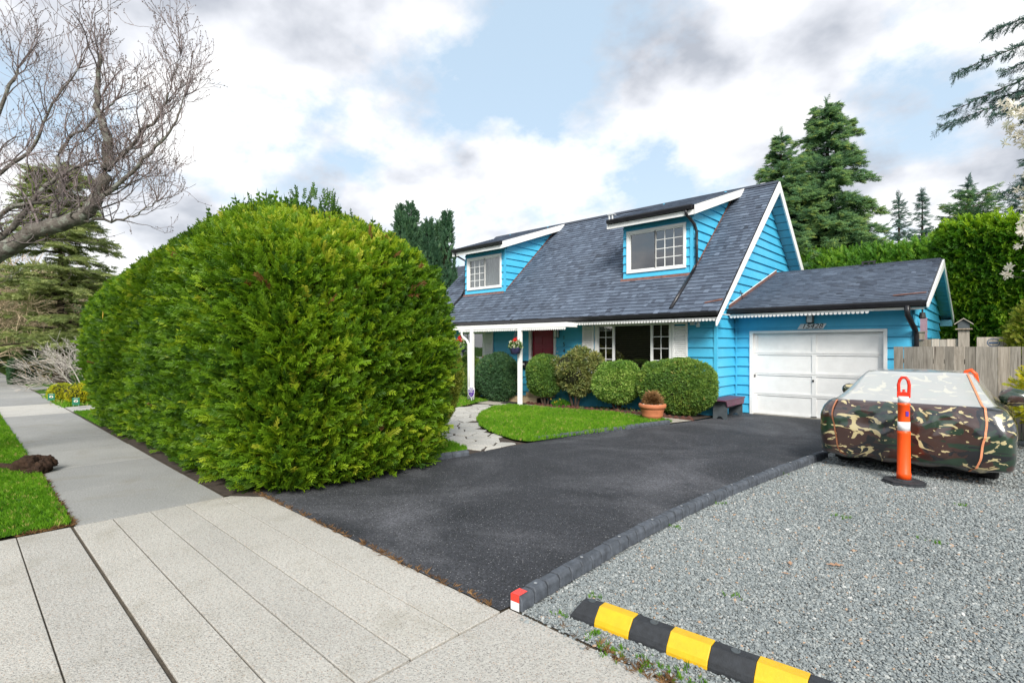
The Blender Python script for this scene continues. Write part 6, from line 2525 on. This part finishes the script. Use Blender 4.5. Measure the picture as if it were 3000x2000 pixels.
# (z at rear, z at front, rear y, front y, half width, corner radius)
rings = [(0.185, 0.19, 8.42, 12.3, 0.935, 0.2), (0.23, 0.23, 8.34, 12.36, 0.99, 0.2), (0.36, 0.34, 8.31, 12.42, 1.0, 0.19), (0.56, 0.5, 8.29, 12.44, 1.0, 0.19), (0.74, 0.62, 8.31, 12.4, 1.0, 0.21), (0.87, 0.7, 8.34, 12.3, 0.96, 0.22), (0.935, 0.75, 8.37, 12.1, 0.92, 0.22), (0.955, 0.78, 8.41, 11.95, 0.89, 0.21), (0.975, 0.82, 8.47, 11.8, 0.835, 0.21), (1.05, 0.93, 8.66, 11.45, 0.775, 0.19), (1.14, 1.06, 8.88, 11.15, 0.71, 0.17), (1.23, 1.19, 9.1, 10.85, 0.65, 0.15), (1.305, 1.285, 9.29, 10.62, 0.6, 0.13), (1.325, 1.31, 9.36, 10.55, 0.57, 0.12), (1.335, 1.325, 9.5, 10.45, 0.44, 0.1), (1.345, 1.335, 9.85, 10.3, 0.2, 0.08)]
fine = []
for a, b in zip(rings, rings[1:]):
    for s in range(3):
        fine.append(tuple(x + (y - x) * s / 3 for x, y in zip(a, b)))
fine.append(rings[-1])
rings = fine
RN = 176
vs, fs = [], []
for (za, zb, y0, y1, hw, r) in rings:
    for (px, py) in rrect(y0, y1, hw, r, RN):
        f = (py - y0) / max(y1 - y0, .01)
        vs.append(Vector((px, py, za + (zb - za) * f)))
# folds: hanging creases on the sides, pulled wrinkles above
for i, v in enumerate(vs):
    ring = i // RN
    side = 1 - smooth(.8, 1.0, v.z)
    out = Vector((v.x - CXm, (v.y - 10.4) * .45, 0)).normalized()
    a = math.atan2(v.y - 10.4, v.x - CXm)
    per = mnoise.noise(Vector((v.x * 3.2, v.y * 3.2, v.z * .8))) + .5 * mnoise.noise(Vector((v.x * 7.5 + 3, v.y * 7.5, v.z * 2.0)))
    rdg = 1 - abs(mnoise.noise(Vector(((v.x + v.y) * 2.6 + v.z * 2.2, (v.x - v.y) * 1.2, v.z * 2.4)))) * 2.4
    per += .8 * max(0, rdg) ** 2 + .5 * max(0, 1 - abs(mnoise.noise(Vector((v.x * 5.5 - v.z * 4.5, v.y * 5.5, v.z * 3.0)))) * 3) ** 2
    v += out * per * .026 * (side + .12)
    v.z += .010 * mnoise.noise(Vector((v.x * 4.5, v.y * 2.2, 2.0))) * (1 - side)
    if ring == 0:
        v.z += .022 * mnoise.noise(Vector((v.x * 4, v.y * 4, 5))) + .015 * math.sin(a * 31)
for k in range(len(rings) - 1):
    for j in range(RN):
        fs.append((k * RN + j, k * RN + (j + 1) % RN, (k + 1) * RN + (j + 1) % RN, (k + 1) * RN + j))
top = len(vs)
vs.append(Vector((CXm, 10.13, 1.345)))
k = (len(rings) - 1) * RN
for j in range(RN):
    fs.append((k + j, k + (j + 1) % RN, top))
cb = MB()
cb.add(vs, fs)
cover = cb.build('cover', 'camo_cover', car, smooth=True, sub=1)
cover['label'] = 'glossy camouflage fabric, brown green black and tan'


def ring_point(ang, zf):
    """point on the cover at ring position zf (float) and angle index"""
    j = int(ang * RN) % RN
    fr = ang * RN - int(ang * RN)
    i = min(len(rings) - 2, int(zf))
    k2 = (j + 1) % RN
    return vs[i * RN + j].lerp(vs[(i + 1) * RN + j], zf - i).lerp(vs[i * RN + k2].lerp(vs[(i + 1) * RN + k2], zf - i), fr)


def strap(angs, z0, z1, w=.013):
    L, Rr = [], []
    n = 60
    for s in range(n + 1):
        f = s / n
        zf = z0 + (z1 - z0) * f
        a = angs[0] + (angs[1] - angs[0]) * f + (angs[2] if len(angs) > 2 else 0) * math.sin(f * 3.1)
        p = ring_point(a, zf)
        o = Vector((p.x - CXm, (p.y - 10.4) * .5, .25)).normalized() * .014
        t = Vector((-o.y, o.x, 0)).normalized()
        L.append(p + o - t * w)
        Rr.append(p + o + t * w)
    b = MB()
    q = L + Rr
    b.add(q, [(i, i + 1, n + 2 + i, n + 1 + i) for i in range(n)])
    b.build('strap', 'orange_strap', car)


# angle index: 0 is +X, .75 is -Y (rear)
strap((.836, .868, .003), 0.0, 37)
strap((.652, .634, -.003), 1.0, 20)
# mirrors under the cover
for s, nm in ((1, 'right'), (-1, 'left')):
    bm = bmesh.new()
    bmesh.ops.create_icosphere(bm, subdivisions=3, radius=1)
    for v in bm.verts:
        q = v.co
        v.co = Vector((CXm + s * ((1.05 if s > 0 else 1.0) + (.20 if s > 0 else .15) * q.x * s * s), 10.62 + .12 * q.y, .945 + (.125 if s > 0 else .10) * q.z * (1 - .25 * q.x * s) + .012 * mnoise.noise(q * 2.5)))
    me = bpy.data.meshes.new('mirror')
    bm.to_mesh(me)
    bm.free()
    me.materials.append(MATS['camo_mirror'])
    me.polygons.foreach_set('use_smooth', [True] * len(me.polygons))
    put(bpy.data.objects.new('mirror', me), car)
for (x, y) in ((-1.66, 9.1), (-.10, 9.1), (-1.66, 11.6), (-.10, 11.6)):
    b = MB()
    prof = [(.20, -.105), (.29, -.10), (.312, -.07), (.312, .07), (.29, .10), (.20, .105)]
    n = 28
    vv, ff = [], []
    for (r, w) in prof:
        for j in range(n):
            a = 2 * math.pi * j / n
            vv.append((x + w, y + r * math.cos(a), .312 + r * math.sin(a)))
    for i in range(len(prof) - 1):
        for j in range(n):
            ff.append((i * n + j, i * n + (j + 1) % n, (i + 1) * n + (j + 1) % n, (i + 1) * n + j))
    ff += [tuple(range(n)), tuple(range((len(prof) - 1) * n, len(prof) * n))]
    b.add(vv, ff)
    w_ = b.build('wheel', 'tyre', car)
MB().box(-1.70, -.06, 8.55, 12.2, .13, .30).build('underbody', 'tyre', car)
# orange hook of the cover's cord over the roof edge
b = MB().tube([(-.36, 9.5, 1.28), (-.33, 9.5, 1.345), (-.28, 9.5, 1.365), (-.23, 9.5, 1.31), (-.21, 9.5, 1.18)], [.022, .026, .026, .024, .02], 8)
b.build('hook', 'orange_plastic', car, smooth=True)

# ---- orange delineator post -----------------------------------------------
dx, dy = -.86, 8.02
t = thing('delineator_post', (dx, dy, 0), 'orange traffic delineator post with two white bands before the covered car', 'traffic post')
b = MB()
oct_ = [(math.cos(R(22.5 + 45 * i)) * .235, math.sin(R(22.5 + 45 * i)) * .235) for i in range(8)]
b.prism([(dx + p[0], dy + p[1], 0.004) for p in oct_], (0, 0, .022))
b.prism([(dx + p[0] * .92, dy + p[1] * .92, .026) for p in oct_], (0, 0, .016))
b.lathe([(.11, .042), (.10, .055), (.07, .06)], (dx, dy, 0), 16)
b.build('base', 'rubber', t, bevel=.004)
b = MB()
prof = [(.076, .06), (.076, .13), (.070, .14), (.067, .60), (.070, .615), (.070, .64), (.063, .65), (.0625, .69)]
b.lathe(prof + [(.062, .76), (.062, .96), (.067, .965), (.067, .985), (.060, .99), (.058, 1.06)], (dx, dy, 0), 24)
b.build('tube', 'orange_plastic', t, smooth=True)
for z0, z1, r in ((.652, .762, .0650), (.995, 1.075, .0615)):
    MB().lathe([(r, z0), (r, z1)], (dx, dy, 0), 24).build('band', 'reflective_white', t, smooth=True)
b = MB()
w, hh, z0 = .058, .21, 1.08
b.box(dx - .066, dx + .066, dy - .034, dy + .034, z0 - .02, z0 + .045)
loop = [(dx - .05, dy, z0 + .03), (dx - .053, dy, z0 + .14), (dx - .042, dy, z0 + .19), (dx - .02, dy, z0 + .225), (dx + .02, dy, z0 + .225), (dx + .042, dy, z0 + .19), (dx + .053, dy, z0 + .14), (dx + .05, dy, z0 + .03)]
b.tube(loop, .019, 10)
b.lathe([(.0, .0), (.02, .0), (.012, .02), (.018, .03), (.0, .036)], (dx, dy, z0 + .045), 12)
b.build('handle', 'red_plastic', t, bevel=.008)
MB().prism([(dx + .025, dy - .0605, .835), (dx + .050, dy - .046, .835), (dx + .050, dy - .046, .895), (dx + .025, dy - .0605, .895)], (.004, -.004, 0)).build('sticker', 'purple_sign', t)

# ---- striped rubber parking stop ------------------------------------------
ang = R(4.2)
st = thing('parking_stop', (-1.05, 2.78, 0), 'black rubber parking stop with yellow stripes lying by the pavement', 'parking stop')
Ms = Matrix.Translation((-1.965, 2.715, .002)) @ Matrix.Rotation(ang, 4, 'Z')
prof = [(-.085, 0), (.075, 0), (.075, .02), (.052, .098), (-.018, .10), (-.075, .045), (-.085, .02)]
segs = [('k', 0.0, .17), ('y', .17, .395), ('k', .395, .62), ('y', .62, .845), ('k', .845, 1.07), ('y', 1.07, 1.30), ('k', 1.30, 1.52), ('y', 1.52, 1.74), ('k', 1.74, 1.88)]
for c, a, e in segs:
    b = MB()
    sc = 1.03 if c == 'y' else 1.0
    q = [Ms @ Vector((a + .001, y * (1.01 if c == 'y' else 1), z * sc)) for y, z in prof]
    if a == 0:
        q = [Ms @ Vector((a + (.05 if z > .06 else .02 if z > .03 else 0), y * (1 if z < .06 else .6), z)) for y, z in prof]
        b.add(q + [Ms @ Vector((e - .001, y, z)) for y, z in prof], [tuple(range(6, -1, -1)), tuple(range(7, 14))] + [(i, (i + 1) % 7, 7 + (i + 1) % 7, 7 + i) for i in range(7)])
    else:
        b.prism(q, tuple((Ms.to_3x3() @ Vector((e - a - .002, 0, 0)))))
    b.build('yellow_stripe' if c == 'y' else 'rubber_section', 'yellow_paint' if c == 'y' else 'rubber', st, bevel=.004)
for u in (.10, .51, .96, 1.41, 1.80):
    b = MB()
    c = Ms @ Vector((u, .017, .0995))
    b.lathe([(.024, 0), (.024, .004), (.016, .004), (.015, .001), (.0, .001)], tuple(c), 18)
    b.build('bolt', 'bench_grey', st)

# ---- bench ------------------------------------------------------------------
t = thing('bench', (-4.70, 12.6, 0), 'small plum-topped wooden bench in the corner by the garage', 'bench')
MB().box(-4.895, -4.53, 11.92, 13.22, .43, .46).build('seat', 'bench_paint', t, bevel=.005)
MB().prism([(-4.545, 11.99, .43), (-4.545, 13.15, .43), (-4.545, 13.08, .30), (-4.545, 12.06, .30)], (.022, 0, 0)).build('apron', 'bench_paint', t, bevel=.003)
for yy in (12.08, 13.05):
    MB().prism([(-4.87, yy, .0), (-4.80, yy, 0), (-4.74, yy, .07), (-4.68, yy, .07), (-4.62, yy, 0), (-4.548, yy, .0), (-4.548, yy, .428), (-4.87, yy, .428)], (0, .03, 0)).build('leg', 'bench_grey', t, bevel=.003)
MB().box(-4.72, -4.68, 12.112, 13.048, .22, .29).build('stretcher', 'bench_grey', t)

# ---- terracotta pot with a dry plant ---------------------------------------
px, py = -5.74, 10.82
t = thing('plant_pot', (px, py, .0), 'large terracotta pot on the lawn corner', 'pot')
prof = [(.19, .0), (.205, .0), (.225, .09), (.232, .10), (.232, .11), (.245, .20), (.262, .235), (.262, .25), (.268, .265), (.295, .275), (.305, .31), (.305, .345), (.295, .365), (.265, .368), (.255, .34), (.0, .335)]
MB().lathe(prof, (px, py, .02), 36).build('pot', 'terracotta', t, smooth=True)
o = [(px + .24 * math.sqrt(random.random()) * math.cos(a), py + .24 * math.sqrt(random.random()) * math.sin(a), .365) for a in [random.uniform(0, 6.28) for _ in range(160)]]
pe = [stone_mesh('pebble', 'pebble_white', s + 9) for s in range(3)]
q = np.array(o)
scatter('pebbles', 'gn_pebble', pe, q, orient(unit(len(q)), unit(len(q))), RNG.uniform(.03, .055, len(q)), RNG.random(len(q)), t, kind='stuff')
t = thing('dry_plant', (px, py, .37), 'brown dried bristly plant growing in the terracotta pot', 'plant')
k = 700
dd = unit(k)
dd[:, 2] = np.abs(dd[:, 2]) * .9 + .05
q = np.array([px, py, .40]) + dd * np.array([.16, .16, .20]) * RNG.uniform(.2, 1.0, (k, 1))
scatter('bristles', 'gn_dry', DRYT, q, orient(dd + unit(k) * .25, unit(k)), RNG.uniform(.06, .12, k), RNG.uniform(.2, 1, k), t, kind='stuff')

# ---- hanging baskets ---------------------------------------------------------
for (bx, bz, lab) in ((-10.2, 1.46, 'purple hanging basket of white and red flowers on the right porch post'), (-12.62, 1.50, 'purple hanging flower basket left of the left porch post, by the hedge')):
    by = 11.08 if bx > -11 else 11.12
    t = thing('hanging_basket', (bx, by, bz), lab, 'flower basket')
    MB().lathe([(.10, 0), (.125, .0), (.165, .15), (.175, .16), (.175, .185), (.16, .185), (.15, .16), (.0, .155)], (bx, by, bz), 24).build('pot', 'purple_pot', t, smooth=True)
    k = 380
    d = unit(k)
    d[:, 2] = np.abs(d[:, 2])
    q = np.array([bx, by, bz + .18]) + d * np.array([.22, .20, .24]) * RNG.uniform(.55, 1.0, (k, 1))
    scatter('blooms', 'gn_tuftflower_leaf', tufts('flower_leaf', leafw=.4), q, orient(d + unit(k) * .5, unit(k)), RNG.uniform(.04, .075, k), np.where(RNG.random(k) < .38, .85, RNG.uniform(.1, .5, k)), t, kind='stuff')
    k = 26
    q = np.array([bx + .06, by - .10, bz + .40]) + RNG.normal(0, .035, (k, 3))
    scatter('red_bloom', 'gn_tuftred', tufts('red_petal', leafw=.5), q, orient(unit(k), unit(k)), RNG.uniform(.05, .07, k), RNG.random(k), t, kind='stuff')
    b = MB()
    for a in (0, 2.1, 4.2):
        b.tube([(bx + .165 * math.cos(a), by + .165 * math.sin(a), bz + .18), (bx, by, bz + .62)], .005, 5)
    b.tube([(bx, by, bz + .62), (bx, by, bz + .70), (bx, by + .10, bz + .73)], .006, 5)
    b.build('chain', 'dark_metal', t)

# ---- security shield sign -----------------------------------------------------
sx0, sy0 = -12.02, 11.03
t = thing('security_sign', (sx0, sy0, gz(sx0, sy0)), 'purple and white shield-shaped security sign staked by the left porch post', 'sign')
sh = lambda s, y: [(sx0 + x * s, y, .245 + z * s) for x, z in ((-.15, .15), (-.14, .165), (.14, .165), (.15, .15), (.15, .0), (.12, -.09), (.05, -.15), (0, -.17), (-.05, -.15), (-.12, -.09), (-.15, 0))]
MB().prism(sh(1.0, sy0), (0, .006, 0)).build('plate', 'reflective_white', t)
b = MB()
q = [(x, y, min(z, .325)) for x, y, z in sh(.88, sy0 - .002)]
b.prism(q, (0, .0015, 0)).build('field', 'purple_sign', t)
text_part('lettering', 'TELUS', .062, (sx0, sy0 - .003, .365), FACE_FRONT, 'purple_sign', t)
text_part('lettering', 'SMART', .048, (sx0, sy0 - .004, .295), FACE_FRONT, 'reflective_white', t)
text_part('lettering', 'SECURITY', .048, (sx0, sy0 - .004, .25), FACE_FRONT, 'reflective_white', t)
b = MB()
for a in range(10):
    t0, t1 = a * .5, a * .5 + .45
    r0, r1 = .016, .024
    b.add([(sx0 + r0 * math.cos(t0), sy0 - .004, .165 + r0 * math.sin(t0)), (sx0 + r1 * math.cos(t0), sy0 - .004, .165 + r1 * math.sin(t0)), (sx0 + r1 * math.cos(t1), sy0 - .004, .165 + r1 * math.sin(t1)), (sx0 + r0 * math.cos(t1), sy0 - .004, .165 + r0 * math.sin(t1))], [(0, 1, 2, 3)])
b.build('emblem', 'reflective_white', t)
MB().box(sx0 - .012, sx0 + .012, sy0 + .007, sy0 + .012, gz(sx0, sy0) - .05, .3).build('stake', 'reflective_white', t)

# ---- small green lawn signs ---------------------------------------------------
for (gx, gy, lab) in ((-20.25, 1.98, 'small green lawn sign with pale oval beside the left golden shrub'), (-18.2, 2.28, 'small green lawn sign with pale oval nearest the big hedge')):
    t = thing('lawn_sign', (gx, gy, 0), lab, 'sign')
    u = Vector((.35, -.94, 0)).cross(Vector((0, 0, 1))).normalized()      # faces the walker
    f = Vector((.85, -.5, 0)).normalized()
    u = Vector((-f.y, f.x, 0))
    c = Vector((gx, gy, .20))

    def P3(a, z, d=0.0):
        return c + u * a + f * d + Vector((0, 0, z))
    MB().prism([P3(-.085, -.10), P3(.085, -.10), P3(.085, .10), P3(-.085, .10)], tuple(f * .004)).build('panel', 'green_sign', t)
    MB().add([P3(.05 * math.cos(a), .005 + .032 * math.sin(a), .006) for a in [i * .3927 for i in range(16)]], [tuple(range(16))]).build('oval', 'pebble_white', t)
    MB().add([P3(-.03, -.01, .007), P3(0, -.022, .007), P3(.03, .01, .007), P3(.01, .025, .007)], [(0, 1, 2, 3)]).build('mark', 'sign_ink', t)
    MB().add([P3(-.05, .072, .006), P3(.05, .072, .006), P3(.05, .080, .006), P3(-.05, .080, .006)], [(0, 1, 2, 3)]).build('print', 'pebble_white', t)
    b = MB()
    for s in (-.06, .06):
        b.tube([P3(s, -.24, .002), P3(s, -.08, .002)], .004, 5)
    b.build('stake', 'stud', t)

# ---- brick edging of the bed --------------------------------------------------
t = thing('brick_edging', (-7.8, 11.6, 0), 'saw-tooth red brick edging along the flower bed', 'brick edging')
line = [(-10.42, 11.82), (-9.0, 11.73), (-7.0, 11.51), (-5.02, 11.37)]
bmeshes = []
for v in range(3):
    b = MB().box(-.09, .09, -.05, .05, -.06, .06, Matrix.Rotation(R(45), 4, 'Y'))
    bmeshes.append(mesh_of(b.v, b.f, 'brick', 'brick_red'))
for (a, c) in zip(line, line[1:]):
    L = math.hypot(c[0] - a[0], c[1] - a[1])
    n = int(L / .155)
    for i in range(n):
        if random.random() < .04:
            continue
        f = (i + .5) / n
        x, y = a[0] + (c[0] - a[0]) * f, a[1] + (c[1] - a[1]) * f
        M = Matrix.Translation((x, y, gz(x, y) + .0 + random.uniform(-.03, .008))) @ Matrix.Rotation(math.atan2(c[1] - a[1], c[0] - a[0]) + random.uniform(-.12, .12), 4, 'Z') @ Matrix.Rotation(random.uniform(-.12, .12), 4, 'Y')
        put(bpy.data.objects.new('brick', bmeshes[i % 3]), t, M)

# ---- fence ----------------------------------------------------------------------
t = thing('wooden_fence', (.6, 13.0, 0), 'weathered grey vertical board fence behind the covered car', 'fence')
x = -1.55
fm = {}
while x < 4.2:
    w = random.choice((.148, .152, .156, .16))
    key = int(w * 1000)
    if key not in fm:
        b = MB().box(-w / 2 + .0025, w / 2 - .0025, -.011, .011, 0, 1.66)
        fm[key] = mesh_of(b.v, b.f, 'board', 'fence_wood')
    put(bpy.data.objects.new('board', fm[key]), t, Matrix.Translation((x + w / 2, 12.98 + random.uniform(-.004, .004), .02 + random.uniform(-.004, .004))) @ Matrix.Rotation(random.uniform(-.004, .004), 4, 'Y'))
    x += w
for z in (.35, 1.35):
    MB().box(-1.55, 4.2, 13.0, 13.04, z, z + .09).build('rail', 'fence_wood', t)
for xx in (-1.5, .9, 3.3):
    MB().box(xx - .045, xx + .045, 13.042, 13.13, 0, 1.6).build('post', 'fence_wood', t)

# boards of the side gate behind the fence
t = thing('side_gate', (-.95, 13.95, 0), 'short run of old brown boards beside the garage corner', 'gate')
x = -1.28
for i in range(6):
    w = (.125, .13, .12, .125, .13, .10)[i]
    MB().box(x + .002, x + w - .002, 13.94, 13.96, 0, 1.83 + random.uniform(-.008, .008)).build('board', 'old_wood' if i < 2 else 'pale_wood', t)
    x += w
MB().box(-1.29, -1.09, 13.88, 13.94, 1.98, 2.0).box(-1.26, -1.14, 13.90, 13.98, 1.83, 1.99).build('downpipe_box', 'old_wood', t)
px_ = -.52
MB().box(px_ - .085, px_ + .085, 13.90, 14.04, 0, 2.02).build('post', 'pale_wood', t)
t = thing('bird_house', (px_, 13.97, 2.02), 'small grey bird house on the pale gate post', 'bird house')
MB().box(px_ - .13, px_ + .13, 13.85, 14.09, 2.021, 2.045).build('floor', 'old_wood', t)
MB().prism([(px_ - .09, 13.89, 2.045), (px_ + .09, 13.89, 2.045), (px_ + .09, 13.89, 2.15), (px_, 13.89, 2.235), (px_ - .09, 13.89, 2.15)], (0, .16, 0)).build('body', 'bench_grey', t)
for s in (-1, 1):
    MB().prism([(px_, 13.85, 2.255), (px_ + s * .145, 13.85, 2.14), (px_ + s * .145, 13.85, 2.122), (px_, 13.85, 2.236)], (0, .24, 0)).build('roof', 'pale_wood', t)
MB().lathe([(.022, 0), (.022, .001)], (px_, 0, 0), 12)
t = thing('signboard', (-.12, 14.2, 0), 'pale wooden panel with a faint blue stamp behind the fence', 'board')
for i in range(4):
    MB().box(-.33 + i * .1175 + .001, -.33 + (i + 1) * .1175 - .001, 14.19, 14.21, 0, 1.87).build('board', 'pale_wood', t)
b = MB()
for i in range(14):
    a0, a1 = i * .449, i * .449 + .40
    b.add([(-.08 + .085 * math.cos(a0), 14.187, 1.76 + .07 * math.sin(a0)), (-.08 + .10 * math.cos(a0), 14.187, 1.76 + .085 * math.sin(a0)), (-.08 + .10 * math.cos(a1), 14.187, 1.76 + .085 * math.sin(a1)), (-.08 + .085 * math.cos(a1), 14.187, 1.76 + .07 * math.sin(a1))], [(0, 1, 2, 3)])
b.box(-.15, -.01, 14.185, 14.188, 1.74, 1.77)
b.build('stamp', 'blue_tarp', t)
t = thing('blue_barrel', (.55, 14.6, 0), 'blue domed lid peeking over the fence', 'barrel')
MB().lathe([(.22, 0), (.24, .3), (.24, 1.5), (.25, 1.65)], (.42, 14.4, 0), 24).build('drum', 'blue_tarp', t, smooth=True)
MB().lathe([(.255, 1.65), (.24, 1.71), (.18, 1.77), (.10, 1.80), (0, 1.805)], (.42, 14.4, 0), 24).build('lid', 'blue_tarp', t, smooth=True)
MB().box(-1.02, -.88, 13.72, 13.75, 1.5, 2.28)
tag(MB().box(-1.25, -1.13, 14.3, 14.34, 0, 2.30).build('plank', 'mauve_board'), 'mauve plank leaning against the garage side wall', 'plank')


# ---- fallen leaves on the gravel -----------------------------------------------
def oak_leaf(x, y, s, rot, lab):
    out = []
    for i in range(22):
        f = i / 21
        out.append((f - .5, .16 * math.sin(f * math.pi) * (1 + .55 * math.sin(f * 22)) + .012))
    pts = out + [(a, -b_) for a, b_ in reversed(out)]
    b = MB()
    vs = []
    c, sn = math.cos(rot), math.sin(rot)
    for a, bb_ in pts:
        vs.append((x + s * (a * c - bb_ * sn), y + s * (a * sn + bb_ * c), .022 + .10 * s * abs(bb_) + .05 * s * a * a))
    n = 22
    for i in range(n - 1):
        b.add([vs[i], vs[i + 1], vs[43 - i - 1], vs[43 - i]], [(0, 1, 2, 3)])
    tag(b.build('fallen_leaf', 'dry_leaf'), lab, 'leaf')


oak_leaf(-.92, 4.62, .13, .6, 'pale brown oak leaf lying on the gravel, the largest one')
oak_leaf(-1.18, 4.42, .08, 1.9, 'small brown curled leaf left of the oak leaf')
oak_leaf(-1.15, 4.2, .06, .2, 'tiny reddish leaf below the curled one on the gravel')
